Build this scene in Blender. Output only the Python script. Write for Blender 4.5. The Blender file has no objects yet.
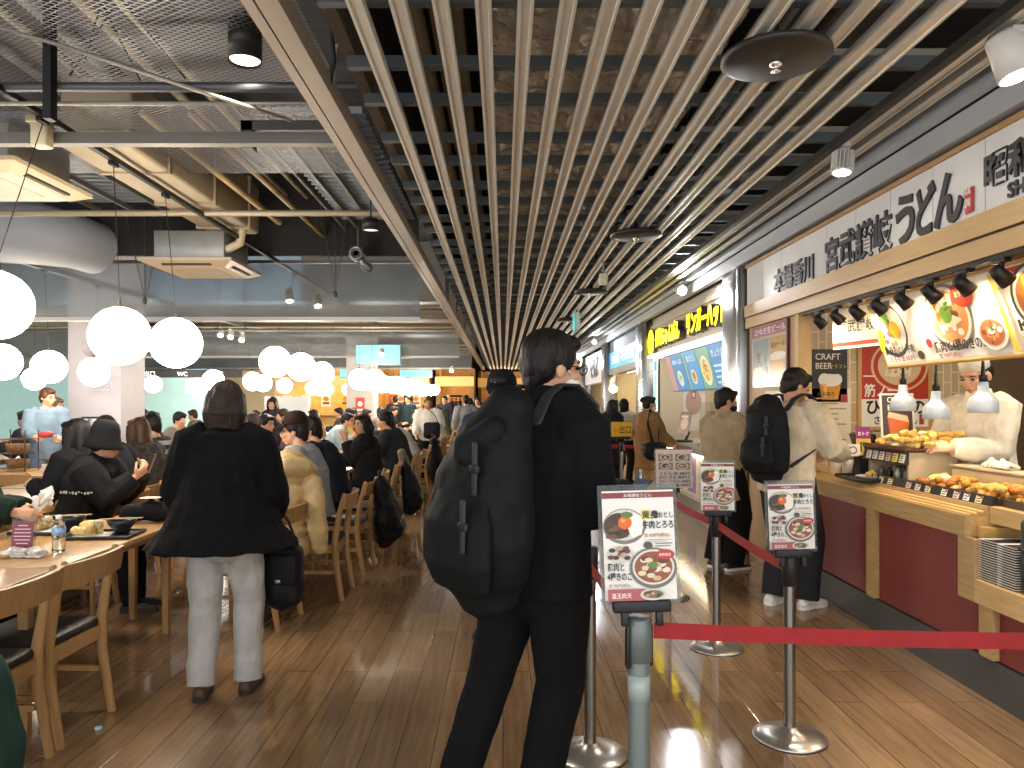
import bpy, bmesh, math, random
import numpy as np
from math import sin, cos, pi, radians, sqrt, atan2, tan
from mathutils import Vector, Matrix, noise

SC = bpy.context.scene
COL = SC.collection
LINK = []                       # objects are linked at the end
V = Vector
F, CX, CY, CH = 750.0, 503.0, 402.0, 1.5     # focal length and horizon of the photograph (1024 x 768), camera height


def PT(px, py, Y):              # point seen at a pixel, at depth Y
    return V(((px - CX) * Y / F, Y, CH - (py - CY) * Y / F))


def SX(px, py, X):              # point seen at a pixel on the plane x = X
    return PT(px, py, F * X / (px - CX))


def YX(px, X):                  # depth of a pixel column on the plane x = X
    return F * X / (px - CX)


# ------------------------------------------------------------------ materials
def lin(c):
    if isinstance(c, str):
        c = c.lstrip('#')
        c = ''.join(q * 2 for q in c) if len(c) == 3 else c
        c = [int(c[i:i + 2], 16) / 255 for i in (0, 2, 4)]
    return tuple(x / 12.92 if x <= 0.04045 else ((x + 0.055) / 1.055) ** 2.4 for x in c[:3]) + (1.0,)


_M = {}


def nd(nt, t, **kw):
    n = nt.nodes.new(t)
    for k, v in kw.items():
        setattr(n, k, v)
    return n


def mat(c, rough=.55, metal=0., var=.0, vs=6., bump=0., bs=60., emis=0., spec=.5, sheen=0., trans=0., stretch=None, coat=0., ior=1.45, ec=None):
    key = (c, rough, metal, var, vs, bump, bs, emis, spec, sheen, trans, stretch, coat, ior, ec)
    if key in _M:
        return _M[key]
    m = bpy.data.materials.new('material')
    m.use_nodes = True
    nt = m.node_tree
    b = nt.nodes['Principled BSDF']
    col = lin(c)
    b.inputs['Roughness'].default_value = rough
    b.inputs['Metallic'].default_value = metal
    b.inputs['Specular IOR Level'].default_value = spec
    b.inputs['IOR'].default_value = ior
    if sheen:
        b.inputs['Sheen Weight'].default_value = sheen
    if trans:
        b.inputs['Transmission Weight'].default_value = trans
    if coat:
        b.inputs['Coat Weight'].default_value = coat
        b.inputs['Coat Roughness'].default_value = .15
    vec = None
    if var or bump:
        tc = nd(nt, 'ShaderNodeTexCoord')
        mp = nd(nt, 'ShaderNodeMapping')
        if stretch:
            mp.inputs['Scale'].default_value = stretch
        nt.links.new(tc.outputs['Object'], mp.inputs['Vector'])
        vec = mp.outputs['Vector']
    if var:
        n = nd(nt, 'ShaderNodeTexNoise')
        n.inputs['Scale'].default_value = vs
        n.inputs['Detail'].default_value = 5
        nt.links.new(vec, n.inputs['Vector'])
        r = nd(nt, 'ShaderNodeMapRange')
        r.inputs['From Min'].default_value = .3
        r.inputs['From Max'].default_value = .7
        r.inputs['To Min'].default_value = 1 - var
        r.inputs['To Max'].default_value = 1 + var
        nt.links.new(n.outputs['Fac'], r.inputs['Value'])
        mx = nd(nt, 'ShaderNodeVectorMath', operation='SCALE')
        mx.inputs[0].default_value = col[:3]
        nt.links.new(r.outputs['Result'], mx.inputs['Scale'])
        nt.links.new(mx.outputs['Vector'], b.inputs['Base Color'])
    else:
        b.inputs['Base Color'].default_value = col
    if bump:
        n2 = nd(nt, 'ShaderNodeTexNoise')
        n2.inputs['Scale'].default_value = bs
        n2.inputs['Detail'].default_value = 4
        nt.links.new(vec, n2.inputs['Vector'])
        bp = nd(nt, 'ShaderNodeBump')
        bp.inputs['Strength'].default_value = bump
        bp.inputs['Distance'].default_value = .02
        nt.links.new(n2.outputs['Fac'], bp.inputs['Height'])
        nt.links.new(bp.outputs['Normal'], b.inputs['Normal'])
    if emis:
        b.inputs['Emission Color'].default_value = lin(ec or c)
        b.inputs['Emission Strength'].default_value = emis
    _M[key] = m
    return m


def cloth(c, bump=.5, bs=9., rough=.92):
    return mat(c, rough=rough, var=.12, vs=14, bump=bump, bs=bs, spec=.2, sheen=.0)


def wood(c, rough=.42, ax=1, var=.16):
    st = [9., 9., 9.]
    st[ax] = .7
    return mat(c, rough=rough, var=var, vs=5., bump=.06, bs=14, stretch=tuple(st))


STEEL = lambda: mat('#b9b9b6', .28, 1.0, var=.06, vs=30, stretch=(1, 1, .02))
BLK = lambda: mat('#17171a', .5, var=.1)


# ------------------------------------------------------------------ mesh builder
class MB:
    def __init__(s):
        s.v, s.f, s.mi, s.sm = [], [], [], []

    def add(s, vs, fs, mi=0, smooth=False):
        o = len(s.v)
        s.v += [tuple(v) for v in vs]
        for f in fs:
            s.f.append(tuple(i + o for i in f))
            s.mi.append(mi)
            s.sm.append(smooth)
        return s

    def box(s, x0, x1, y0, y1, z0, z1, mi=0):
        vs = [(x, y, z) for z in (z0, z1) for y in (y0, y1) for x in (x0, x1)]
        return s.add(vs, [(0, 2, 3, 1), (4, 5, 7, 6), (0, 1, 5, 4), (2, 6, 7, 3), (0, 4, 6, 2), (1, 3, 7, 5)], mi)

    def obox(s, c, size, rot=None, mi=0):
        rot = rot or Matrix()
        a, b, d = [x / 2 for x in size]
        vs = [V(c) + rot.to_3x3() @ V((x, y, z)) for z in (-d, d) for y in (-b, b) for x in (-a, a)]
        return s.add(vs, [(0, 2, 3, 1), (4, 5, 7, 6), (0, 1, 5, 4), (2, 6, 7, 3), (0, 4, 6, 2), (1, 3, 7, 5)], mi)

    def rbox(s, c, size, r=.01, seg=2, rot=None, mi=0, smooth=True):
        bm = bmesh.new()
        bmesh.ops.create_cube(bm, size=1)
        for v in bm.verts:
            v.co = V((v.co.x * size[0], v.co.y * size[1], v.co.z * size[2]))
        bmesh.ops.bevel(bm, geom=list(bm.edges), offset=min(r, min(size) * .49), segments=seg, affect='EDGES', profile=.5)
        rot = (rot or Matrix()).to_3x3()
        vs = [V(c) + rot @ v.co for v in bm.verts]
        fs = [[v.index for v in f.verts] for f in bm.faces]
        bm.verts.index_update()
        fs = [[v.index for v in f.verts] for f in bm.faces]
        bm.free()
        return s.add(vs, fs, mi, smooth)

    def quad(s, a, b, c, d, mi=0):
        return s.add([a, b, c, d], [(0, 1, 2, 3)], mi)

    def tube(s, pts, rad, n=10, ref=None, caps=('r', 'r'), mi=0, smooth=True):
        pts = [V(p) for p in pts]
        k = len(pts)
        if not isinstance(rad, (list, tuple)) or (isinstance(rad, tuple) and len(rad) == 2 and k != 2):
            rad = [rad] * k
        rad = [r if isinstance(r, tuple) else (r, r) for r in rad]
        tans = []
        for i in range(k):
            t = (pts[min(i + 1, k - 1)] - pts[max(i - 1, 0)])
            tans.append(t.normalized() if t.length > 1e-9 else V((0, 0, 1)))
        P, R, T = list(pts), list(rad), list(tans)
        if caps[0] == 'r':
            m = min(R[0])
            ex = [(.5, .87), (.87, .5), (.98, .15)]
            for a, b in ex:
                P.insert(0, pts[0] - tans[0] * m * a); R.insert(0, (rad[0][0] * b, rad[0][1] * b)); T.insert(0, tans[0])
        if caps[1] == 'r':
            m = min(rad[-1])
            for a, b in [(.5, .87), (.87, .5), (.98, .15)]:
                P.append(pts[-1] + tans[-1] * m * a); R.append((rad[-1][0] * b, rad[-1][1] * b)); T.append(tans[-1])
        if ref is None:
            t = T[0]
            ref = V((1, 0, 0)) if abs(t.x) < .8 else V((0, 1, 0))
        ref = V(ref)
        vs, fs = [], []
        a = ref
        for p, r, t in zip(P, R, T):
            a2 = a - t * a.dot(t)
            if a2.length < 1e-6:
                a2 = t.orthogonal()
            a = a2.normalized()
            b = t.cross(a)
            for j in range(n):
                th = 2 * pi * j / n
                vs.append(p + a * (r[0] * cos(th)) + b * (r[1] * sin(th)))
            
        for i in range(len(P) - 1):
            for j in range(n):
                fs.append((i * n + j, i * n + (j + 1) % n, (i + 1) * n + (j + 1) % n, (i + 1) * n + j))
        s.add(vs, fs, mi, smooth)
        if caps[0]:
            s.add(vs[:n][::-1], [tuple(range(n))], mi, False)
        if caps[1]:
            s.add(vs[-n:], [tuple(range(n))], mi, False)
        return s

    def cyl(s, p0, p1, r0, r1=None, n=16, mi=0, smooth=True, caps=('f', 'f')):
        return s.tube([p0, p1], [r0, r0 if r1 is None else r1], n, None, caps, mi, smooth)

    def lathe(s, prof, c=(0, 0, 0), n=20, rot=None, mi=0, smooth=True):
        rot = (rot or Matrix()).to_3x3()
        vs, fs = [], []
        for r, z in prof:
            for j in range(n):
                th = 2 * pi * j / n
                vs.append(V(c) + rot @ V((r * cos(th), r * sin(th), z)))
        for i in range(len(prof) - 1):
            for j in range(n):
                fs.append((i * n + j, i * n + (j + 1) % n, (i + 1) * n + (j + 1) % n, (i + 1) * n + j))
        if prof[0][0] > 1e-4:
            fs.append(tuple(range(n))[::-1])
        if prof[-1][0] > 1e-4:
            k = (len(prof) - 1) * n
            fs.append(tuple(k + j for j in range(n)))
        return s.add(vs, fs, mi, smooth)

    def ell(s, c, r, rot=None, n=14, m=9, mi=0):
        rot = (rot or Matrix()).to_3x3()
        if not isinstance(r, tuple):
            r = (r, r, r)
        vs = [V(c) + rot @ V((0, 0, -r[2]))]
        for i in range(1, m):
            ph = -pi / 2 + pi * i / m
            for j in range(n):
                th = 2 * pi * j / n
                vs.append(V(c) + rot @ V((r[0] * cos(ph) * cos(th), r[1] * cos(ph) * sin(th), r[2] * sin(ph))))
        vs.append(V(c) + rot @ V((0, 0, r[2])))
        fs = []
        for j in range(n):
            fs.append((0, 1 + (j + 1) % n, 1 + j))
            k = 1 + (m - 2) * n
            fs.append((k + j, k + (j + 1) % n, len(vs) - 1))
        for i in range(m - 2):
            for j in range(n):
                a = 1 + i * n
                fs.append((a + j, a + (j + 1) % n, a + n + (j + 1) % n, a + n + j))
        return s.add(vs, fs, mi, True)

    def prism(s, poly, o, u, v, w, mi=0):     # polygon (a,b) in plane u,v at o, extruded by vector w
        o, u, v, w = V(o), V(u), V(v), V(w)
        k = len(poly)
        p = [o + u * a + v * b for a, b in poly]
        vs = p + [q + w for q in p]
        fs = [tuple(range(k))[::-1], tuple(range(k, 2 * k))]
        fs += [(i, (i + 1) % k, k + (i + 1) % k, k + i) for i in range(k)]
        return s.add(vs, fs, mi)

    def mesh(s, name, mats, off=None):
        me = bpy.data.meshes.new(name)
        vs = s.v if off is None else [(a - off[0], b - off[1], c - off[2]) for a, b, c in s.v]
        me.from_pydata(vs, [], s.f)
        if not isinstance(mats, (list, tuple)):
            mats = [mats]
        for m in mats:
            me.materials.append(m)
        me.polygons.foreach_set('material_index', s.mi)
        me.polygons.foreach_set('use_smooth', s.sm)
        me.update()
        return me

    def build(s, name, mats, parent=None, world=True, **kw):
        if parent is None:
            a = np.array(s.v)
            lo, hi = a.min(0), a.max(0)
            off = ((lo[0] + hi[0]) / 2, (lo[1] + hi[1]) / 2, lo[2])
        else:
            off = tuple(parent.location) if world else (0, 0, 0)
        o = bpy.data.objects.new(name, s.mesh(name, mats, off))
        if parent is None:
            o.location = off
        elif isinstance(parent, bpy.types.Object):
            o.parent = parent
        tag(o, **kw)
        LINK.append(o)
        return o


class Loc:                                   # a bare offset standing in for a parent
    def __init__(s, l): s.location = l


def tag(o, label=None, cat=None, group=None, kind=None):
    if label: o['label'] = label
    if cat: o['category'] = cat
    if group: o['group'] = group
    if kind: o['kind'] = kind
    return o


def thing(name, label, cat, loc=(0, 0, 0), group=None, rz=0):
    o = bpy.data.objects.new(name, None)
    o.empty_display_size = .1
    o.location = loc
    o.rotation_euler = (0, 0, rz)
    LINK.append(o)
    return tag(o, label, cat, group)


def sub(name, mb, m, parent, world=False, **kw):     # sub-part in the same local frame as its parent part
    o = bpy.data.objects.new(name, mb.mesh(name, m, None if not world else tuple(world)))
    o.parent = parent
    tag(o, **kw)
    LINK.append(o)
    return o


def copy_tree(o, parent=None, skip=()):
    c = o.copy()
    LINK.append(c)
    if parent:
        c.parent = parent
    for ch in [x for x in LINK if x.parent == o]:
        copy_tree(ch, c)
    return c


def place(o, loc, rz=0., label=None, group=None):
    o.location = loc
    o.rotation_euler = (0, 0, rz)
    if label: o['label'] = label
    if group: o['group'] = group
    return o


# ------------------------------------------------------------------ text and printed boards
_T = {}


def text_mesh(t, bold=0., extrude=0.):
    """outline of a string as (verts, faces), cap height about .73, baseline at 0, starting at x = 0"""
    k = (t, bold, extrude)
    if k in _T:
        return _T[k]
    cu = bpy.data.curves.new('writing', 'FONT')
    cu.body = t
    cu.size = 1
    cu.offset = bold
    cu.extrude = extrude
    cu.resolution_u = 3
    o = bpy.data.objects.new('writing', cu)
    COL.objects.link(o)
    dg = bpy.context.evaluated_depsgraph_get()
    me = bpy.data.meshes.new_from_object(o.evaluated_get(dg))
    vs = [tuple(v.co) for v in me.vertices]
    fs = [tuple(p.vertices) for p in me.polygons]
    bpy.data.objects.remove(o)
    bpy.data.curves.remove(cu)
    bpy.data.meshes.remove(me)
    _T[k] = (vs, fs)
    return _T[k]


class Board:
    """a flat printed sheet: shapes laid on a sheet of width w and height h, in metres from its lower left corner"""
    def __init__(s, w, h, c='#f2efe8', thick=.004, rough=.4, emis=0.):
        s.w, s.h, s.emis, s.rough, s.n = w, h, emis, rough, 0
        s.mb, s.mats = MB(), []
        s.mb.box(0, w, 0, h, -thick, 0, s._m(c))

    def _m(s, c):
        m = c if not isinstance(c, str) else mat(c, s.rough, emis=s.emis, ec=None)
        if m not in s.mats:
            s.mats.append(m)
        return s.mats.index(m)

    def _z(s):
        s.n += 1
        return .0003 + .00012 * s.n

    def rect(s, x, y, w, h, c, sk=0.):
        z = s._z()
        s.mb.quad((x, y, z), (x + w, y, z), (x + w + sk, y + h, z), (x + sk, y + h, z), s._m(c))
        return s

    def poly(s, pts, c):
        z = s._z()
        s.mb.add([(a, b, z) for a, b in pts], [tuple(range(len(pts)))], s._m(c))
        return s

    def oval(s, x, y, rx, ry, c, n=28, a0=0., a1=2 * pi):
        z = s._z()
        s.mb.add([(x + rx * cos(a0 + (a1 - a0) * i / n), y + ry * sin(a0 + (a1 - a0) * i / n), z) for i in range(n if a1 - a0 > 6.28 else n + 1)],
                 [tuple(range(n if a1 - a0 > 6.28 else n + 1))], s._m(c))
        return s

    def text(s, t, x, y, size, c, bold=.01, w=None, vert=False, sx=1., slant=0.):
        z = s._z()
        if vert:
            for i, ch in enumerate(t):
                s.text(ch, x, y - i * size * 1.02, size, c, bold)
            return s
        vs, fs = text_mesh(t, bold)
        if not vs:
            return s
        if w:
            sx = w / (max(v[0] for v in vs) * size)
        s.mb.add([(x + (v[0] + slant * v[1]) * size * sx, y + v[1] * size, z) for v in vs], fs, s._m(c))
        return s

    def bowl(s, x, y, r, rim='#4a4540', inner='#c99a6a', bits=('#7a4630', '#a8683e', '#e8dcc4'), top=None, sq=.8, seed=1, n=26):
        rnd = random.Random(seed)
        s.oval(x, y, r, r * sq, rim)
        s.oval(x, y + r * .02, r * .9, r * .88 * sq, '#e9e2d6' if rim != '#e9e2d6' else '#b9b0a2')
        s.oval(x, y + r * .02, r * .8, r * .78 * sq, inner)
        for i in range(n):
            a, d = rnd.uniform(0, 2 * pi), rnd.uniform(0, .6) * r
            s.oval(x + d * cos(a), y + d * sin(a) * sq, r * rnd.uniform(.08, .2), r * rnd.uniform(.06, .14), rnd.choice(bits), 9)
        if top:
            s.oval(x - r * .05, y + r * .08, r * .26, r * .24, top, 16)
        for i in range(7):
            a, d = rnd.uniform(0, 2 * pi), rnd.uniform(0, .16) * r
            s.oval(x + r * .1 + d * cos(a), y + r * .3 * sq + d * sin(a), r * .07, r * .05, '#4d7a2c', 7)
        return s

    def build(s, name, o, u, v, parent=None, **kw):
        o, u, v = V(o), V(u).normalized(), V(v).normalized()
        w = u.cross(v)
        mb = MB()
        mb.v = [tuple(o + u * a + v * b + w * c) for a, b, c in s.mb.v]
        mb.f, mb.mi, mb.sm = s.mb.f, s.mb.mi, s.mb.sm
        return mb.build(name, s.mats, parent, **kw)


def letters(name, t, o, u, v, size, m, depth=.02, bold=.01, parent=None, w=None, **kw):
    vs, fs = text_mesh(t, bold, depth / 2 / size)
    o, u, v = V(o), V(u).normalized(), V(v).normalized()
    n = u.cross(v)
    sx = 1. if not w else w / (max(q[0] for q in vs) * size)
    mb = MB()
    mb.add([o + u * (a * size * sx) + v * (b * size) + n * (c * size + depth / 2) for a, b, c in vs], fs)
    return mb.build(name, m, parent, **kw)


# ------------------------------------------------------------------ soft shapes
def remesh(mb, voxel, smooth=3, amp=0., freq=12., seed=0, stretch=(1, 1, 1), amp2=0., freq2=40.):
    me = mb.mesh('soft', [])
    o = bpy.data.objects.new('soft', me)
    COL.objects.link(o)
    r = o.modifiers.new('r', 'REMESH')
    r.mode = 'VOXEL'
    r.voxel_size = voxel
    r.use_smooth_shade = True
    if smooth:
        sm = o.modifiers.new('s', 'SMOOTH')
        sm.iterations = smooth
        sm.factor = .5
    dg = bpy.context.evaluated_depsgraph_get()
    out = bpy.data.meshes.new_from_object(o.evaluated_get(dg))
    bpy.data.objects.remove(o)
    bpy.data.meshes.remove(me)
    if amp or amp2:
        out.update()
        off = V((seed * 7.3, seed * 3.1, seed * 1.7))
        n = len(out.vertices)
        co = np.zeros(n * 3, 'f')
        out.vertices.foreach_get('co', co)
        no = np.zeros(n * 3, 'f')
        out.vertex_normals.foreach_get('vector', no)
        st = np.array(stretch, 'f')
        q = co.reshape(-1, 3) * st
        d = np.zeros(n, 'f')
        fn = noise.noise
        if amp:
            d += amp * np.array([fn(p) for p in (q * freq + np.array(off)).tolist()], 'f')
        if amp2:
            d += amp2 * np.array([fn(p) for p in (q * freq2 + np.array(off)).tolist()], 'f')
        out.vertices.foreach_set('co', (co.reshape(-1, 3) + no.reshape(-1, 3) * d[:, None]).ravel())
        out.update()
    out.polygons.foreach_set('use_smooth', [True] * len(out.polygons))
    return out


def soft(name, mb, m, voxel, parent=None, off=None, smooth=3, amp=0., freq=12., seed=0, stretch=(1, 1, 1), amp2=0., freq2=40., **kw):
    me = remesh(mb, voxel, smooth, amp, freq, seed, stretch, amp2, freq2)
    me.name = name
    me.materials.clear()
    me.materials.append(m)
    if parent is None and off is None:
        a = np.array([tuple(v.co) for v in me.vertices])
        lo, hi = a.min(0), a.max(0)
        off = ((lo[0] + hi[0]) / 2, (lo[1] + hi[1]) / 2, lo[2])
    if off is not None:
        me.transform(Matrix.Translation(-V(off)))
    o = bpy.data.objects.new(name, me)
    if parent is None:
        o.location = off
    else:
        o.parent = parent
    tag(o, **kw)
    LINK.append(o)
    return o
# ------------------------------------------------------------------ the hall
ORD = ['first', 'second', 'third', 'fourth', 'fifth', 'sixth', 'seventh', 'eighth', 'ninth', 'tenth', 'eleventh', 'twelfth', 'thirteenth', 'fourteenth', 'fifteenth', 'sixteenth', 'seventeenth', 'eighteenth']


def floor_mat():
    m = bpy.data.materials.new('floorboards')
    m.use_nodes = True
    nt = m.node_tree
    b = nt.nodes['Principled BSDF']
    L = nt.links.new
    tc = nd(nt, 'ShaderNodeTexCoord')
    mp = nd(nt, 'ShaderNodeMapping')
    mp.inputs['Rotation'].default_value = (0, 0, pi / 2)
    L(tc.outputs['Object'], mp.inputs['Vector'])
    br = nd(nt, 'ShaderNodeTexBrick')
    br.offset = .37
    br.inputs['Scale'].default_value = 1
    br.inputs['Brick Width'].default_value = 1.15
    br.inputs['Row Height'].default_value = .15
    br.inputs['Mortar Size'].default_value = .0022
    br.inputs['Mortar Smooth'].default_value = .3
    br.inputs['Bias'].default_value = -.1
    br.inputs['Color1'].default_value = lin('#917456')
    br.inputs['Color2'].default_value = lin('#7c6147')
    br.inputs['Mortar'].default_value = lin('#33241a')
    L(mp.outputs['Vector'], br.inputs['Vector'])
    gr = nd(nt, 'ShaderNodeTexNoise')
    gm = nd(nt, 'ShaderNodeMapping')
    gm.inputs['Scale'].default_value = (22, 1.6, 1)
    L(tc.outputs['Object'], gm.inputs['Vector'])
    L(gm.outputs['Vector'], gr.inputs['Vector'])
    gr.inputs['Scale'].default_value = 2
    gr.inputs['Detail'].default_value = 6
    pn = nd(nt, 'ShaderNodeTexNoise')
    pn.inputs['Scale'].default_value = .9
    pn.inputs['Detail'].default_value = 1
    L(tc.outputs['Object'], pn.inputs['Vector'])
    ad = nd(nt, 'ShaderNodeMath', operation='ADD')
    L(gr.outputs['Fac'], ad.inputs[0]); L(pn.outputs['Fac'], ad.inputs[1])
    mr = nd(nt, 'ShaderNodeMapRange')
    mr.inputs['From Min'].default_value = .65; mr.inputs['From Max'].default_value = 1.35
    mr.inputs['To Min'].default_value = .62; mr.inputs['To Max'].default_value = 1.35
    L(ad.outputs[0], mr.inputs['Value'])
    sc = nd(nt, 'ShaderNodeVectorMath', operation='SCALE')
    L(br.outputs['Color'], sc.inputs[0]); L(mr.outputs['Result'], sc.inputs['Scale'])
    L(sc.outputs['Vector'], b.inputs['Base Color'])
    rr = nd(nt, 'ShaderNodeMapRange')
    rr.inputs['From Min'].default_value = .3; rr.inputs['From Max'].default_value = .7
    rr.inputs['To Min'].default_value = .07; rr.inputs['To Max'].default_value = .15
    L(pn.outputs['Fac'], rr.inputs['Value'])
    L(rr.outputs['Result'], b.inputs['Roughness'])
    bp = nd(nt, 'ShaderNodeBump')
    bp.inputs['Strength'].default_value = .16
    bp.inputs['Distance'].default_value = .002
    hn = nd(nt, 'ShaderNodeTexNoise')
    hm = nd(nt, 'ShaderNodeMapping')
    hm.inputs['Scale'].default_value = (3, 14, 1)
    L(tc.outputs['Object'], hm.inputs['Vector']); L(hm.outputs['Vector'], hn.inputs['Vector'])
    hn.inputs['Scale'].default_value = 1.6
    hn.inputs['Detail'].default_value = 0
    hs = nd(nt, 'ShaderNodeMath', operation='SUBTRACT')
    L(hn.outputs['Fac'], hs.inputs[0]); L(br.outputs['Fac'], hs.inputs[1])
    L(hs.outputs[0], bp.inputs['Height'])
    L(bp.outputs['Normal'], b.inputs['Normal'])
    b.inputs['Specular IOR Level'].default_value = .6
    return m


def tile_mat(c1, c2, mortar, w, h, rot=True, rough=.25, axes='xz', msize=.004):
    m = bpy.data.materials.new('wall_tiles')
    m.use_nodes = True
    nt = m.node_tree
    b = nt.nodes['Principled BSDF']
    L = nt.links.new
    tc = nd(nt, 'ShaderNodeTexCoord')
    sp = nd(nt, 'ShaderNodeSeparateXYZ')
    cb = nd(nt, 'ShaderNodeCombineXYZ')
    L(tc.outputs['Object'], sp.inputs[0])
    a, z = axes[0].upper(), axes[1].upper()
    L(sp.outputs[z if rot else a], cb.inputs['X'])
    L(sp.outputs[a if rot else z], cb.inputs['Y'])
    br = nd(nt, 'ShaderNodeTexBrick')
    br.offset = .5
    br.inputs['Scale'].default_value = 1
    br.inputs['Brick Width'].default_value = w
    br.inputs['Row Height'].default_value = h
    br.inputs['Mortar Size'].default_value = msize
    br.inputs['Color1'].default_value = lin(c1)
    br.inputs['Color2'].default_value = lin(c2)
    br.inputs['Mortar'].default_value = lin(mortar)
    L(cb.outputs[0], br.inputs['Vector'])
    L(br.outputs['Color'], b.inputs['Base Color'])
    b.inputs['Roughness'].default_value = rough
    return m


def mesh_panel_mat():
    """expanded metal: dark wires with see-through diamonds between"""
    m = bpy.data.materials.new('expanded_metal')
    m.use_nodes = True
    nt = m.node_tree
    b = nt.nodes['Principled BSDF']
    out = nt.nodes['Material Output']
    L = nt.links.new
    b.inputs['Base Color'].default_value = lin('#77777a')
    b.inputs['Metallic'].default_value = .7
    b.inputs['Roughness'].default_value = .45
    tc = nd(nt, 'ShaderNodeTexCoord')
    sp = nd(nt, 'ShaderNodeSeparateXYZ')
    L(tc.outputs['Object'], sp.inputs[0])
    res = []
    for sgn in (1, -1):
        a = nd(nt, 'ShaderNodeMath', operation='MULTIPLY'); a.inputs[1].default_value = 1 / .06
        L(sp.outputs['X'], a.inputs[0])
        c = nd(nt, 'ShaderNodeMath', operation='MULTIPLY_ADD'); c.inputs[1].default_value = sgn / .036
        L(sp.outputs['Y'], c.inputs[0]); L(a.outputs[0], c.inputs[2])
        f = nd(nt, 'ShaderNodeMath', operation='FRACT'); L(c.outputs[0], f.inputs[0])
        g = nd(nt, 'ShaderNodeMath', operation='LESS_THAN'); g.inputs[1].default_value = .2
        L(f.outputs[0], g.inputs[0])
        res.append(g)
    mx = nd(nt, 'ShaderNodeMath', operation='MAXIMUM')
    L(res[0].outputs[0], mx.inputs[0]); L(res[1].outputs[0], mx.inputs[1])
    tr = nd(nt, 'ShaderNodeBsdfTransparent')
    ms = nd(nt, 'ShaderNodeMixShader')
    L(mx.outputs[0], ms.inputs[0]); L(tr.outputs[0], ms.inputs[1]); L(b.outputs[0], ms.inputs[2])
    L(ms.outputs[0], out.inputs['Surface'])
    return m


XR = 2.48            # plane of the counters
XF = 2.40            # plane of the shop fronts
MB().box(-15, 6, -2, 44, -.1, 0).build('floor', floor_mat(), kind='structure', label='glossy brown wood plank floor', cat='floor')
# the reach of object texture coordinates is local, so the floor keeps its boards aligned with the hall
MB().box(-15, 6, -2, 44, 4.3, 4.4).build('ceiling', mat('#55575a', .7, .3, var=.25, vs=2, stretch=(.2, 8, 1)), kind='structure', label='grey steel deck ceiling high above the hall', cat='ceiling')
MB().box(-15.1, -15, -2, 44, 0, 4.3).build('wall_left', mat('#b7c4c0', .7, var=.05), kind='structure', label='pale wall along the far side of the dining hall', cat='wall')
MB().box(6, 6.1, -2, 44, 0, 4.3).build('wall_right', mat('#8d8578', .7, var=.05), kind='structure', label='wall behind the shop kitchens', cat='wall')
MB().box(-15, 6, 44, 44.1, 0, 4.3).build('wall_far', mat('#a48f70', .7, var=.15), kind='structure', label='far end wall of the hall', cat='wall')

# ---- slatted aluminium ceiling over the aisle
slat_m = mat('#d4d2c9', .42, .35, var=.1, vs=8, stretch=(1, .05, 1))
NS = 15
for k in range(NS):
    x = -.56 + .1617 * k
    mb = MB()
    pr = [(-.031, 0), (-.019, 0), (-.017, .006), (.017, .006), (.019, 0), (.031, 0), (.031, .045), (-.031, .045)]
    mb.prism(pr, (x, .6, 3.0), (1, 0, 0), (0, 0, 1), (0, 38, 0))
    mb.build('ceiling_slat', slat_m, label='%s long aluminium ceiling slat from the edge beam over the aisle' % ORD[k], cat='ceiling slat', group='aluminium ceiling slats')
for i, x in enumerate((2.03, 2.15)):
    mb = MB()
    mb.prism(pr, (x, .6, 3.01), (1, 0, 0), (0, 0, 1), (0, 38, 0))
    mb.build('ceiling_slat', slat_m, label='pale ceiling slat between the black light track and the shop fronts, %s one' % ('track-side' if i == 0 else 'shop-side'), cat='ceiling slat', group='aluminium ceiling slats')
# light coloured trim above the fascias
mb = MB()
mb.box(2.25, 2.33, .6, 38.6, 2.99, 3.06)
mb.box(2.345, 2.42, .6, 38.6, 2.86, 2.985)
mb.build('trim_1', mat('#b9c0c8', .35, .3), kind='structure', label='pale metal trim where the ceiling meets the shop fronts', cat='trim')
# edge beam with a slot
mb = MB()
mb.prism([(-.075, 0), (-.03, 0), (-.03, .02), (-.022, .02), (-.022, 0), (.065, 0), (.065, .1), (-.075, .1)], (-.9, .6, 2.99), (1, 0, 0), (0, 0, 1), (0, 37, 0))
mb.build('edge_beam', mat('#a2978a', .42, .5, var=.08, vs=6, stretch=(1, .05, 1)), label='slotted aluminium edge beam along the left border of the slatted ceiling', cat='beam')
bar_m = mat('#5c6466', .5, .5)
k = 0
y = 1.5
while y < 38:
    for d in (0, .42):
        MB().box(-.72, 2.0, y + d, y + d + .045, 3.0465, 3.10).build('crossbar', bar_m, label='dark grey steel crossbar lying across the slatted aisle ceiling', cat='crossbar', group='steel crossbars over the ceiling slats')
    y += .98
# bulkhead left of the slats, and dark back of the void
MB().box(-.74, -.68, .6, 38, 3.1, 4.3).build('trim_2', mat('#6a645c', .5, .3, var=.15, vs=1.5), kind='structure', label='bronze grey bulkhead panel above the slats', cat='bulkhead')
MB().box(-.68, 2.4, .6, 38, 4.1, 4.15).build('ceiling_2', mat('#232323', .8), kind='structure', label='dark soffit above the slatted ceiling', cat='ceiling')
rail_m = mat('#a39c8c', .5, .4)
for k in range(46):
    MB().box(1.12, 2.3, 1.6 + .52 * k, 1.64 + .52 * k, 3.2, 3.235).build('upper_rail', rail_m, label='pale upper steel rail above the slats near the shops', cat='rail', group='upper steel rails near the shops')
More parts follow.
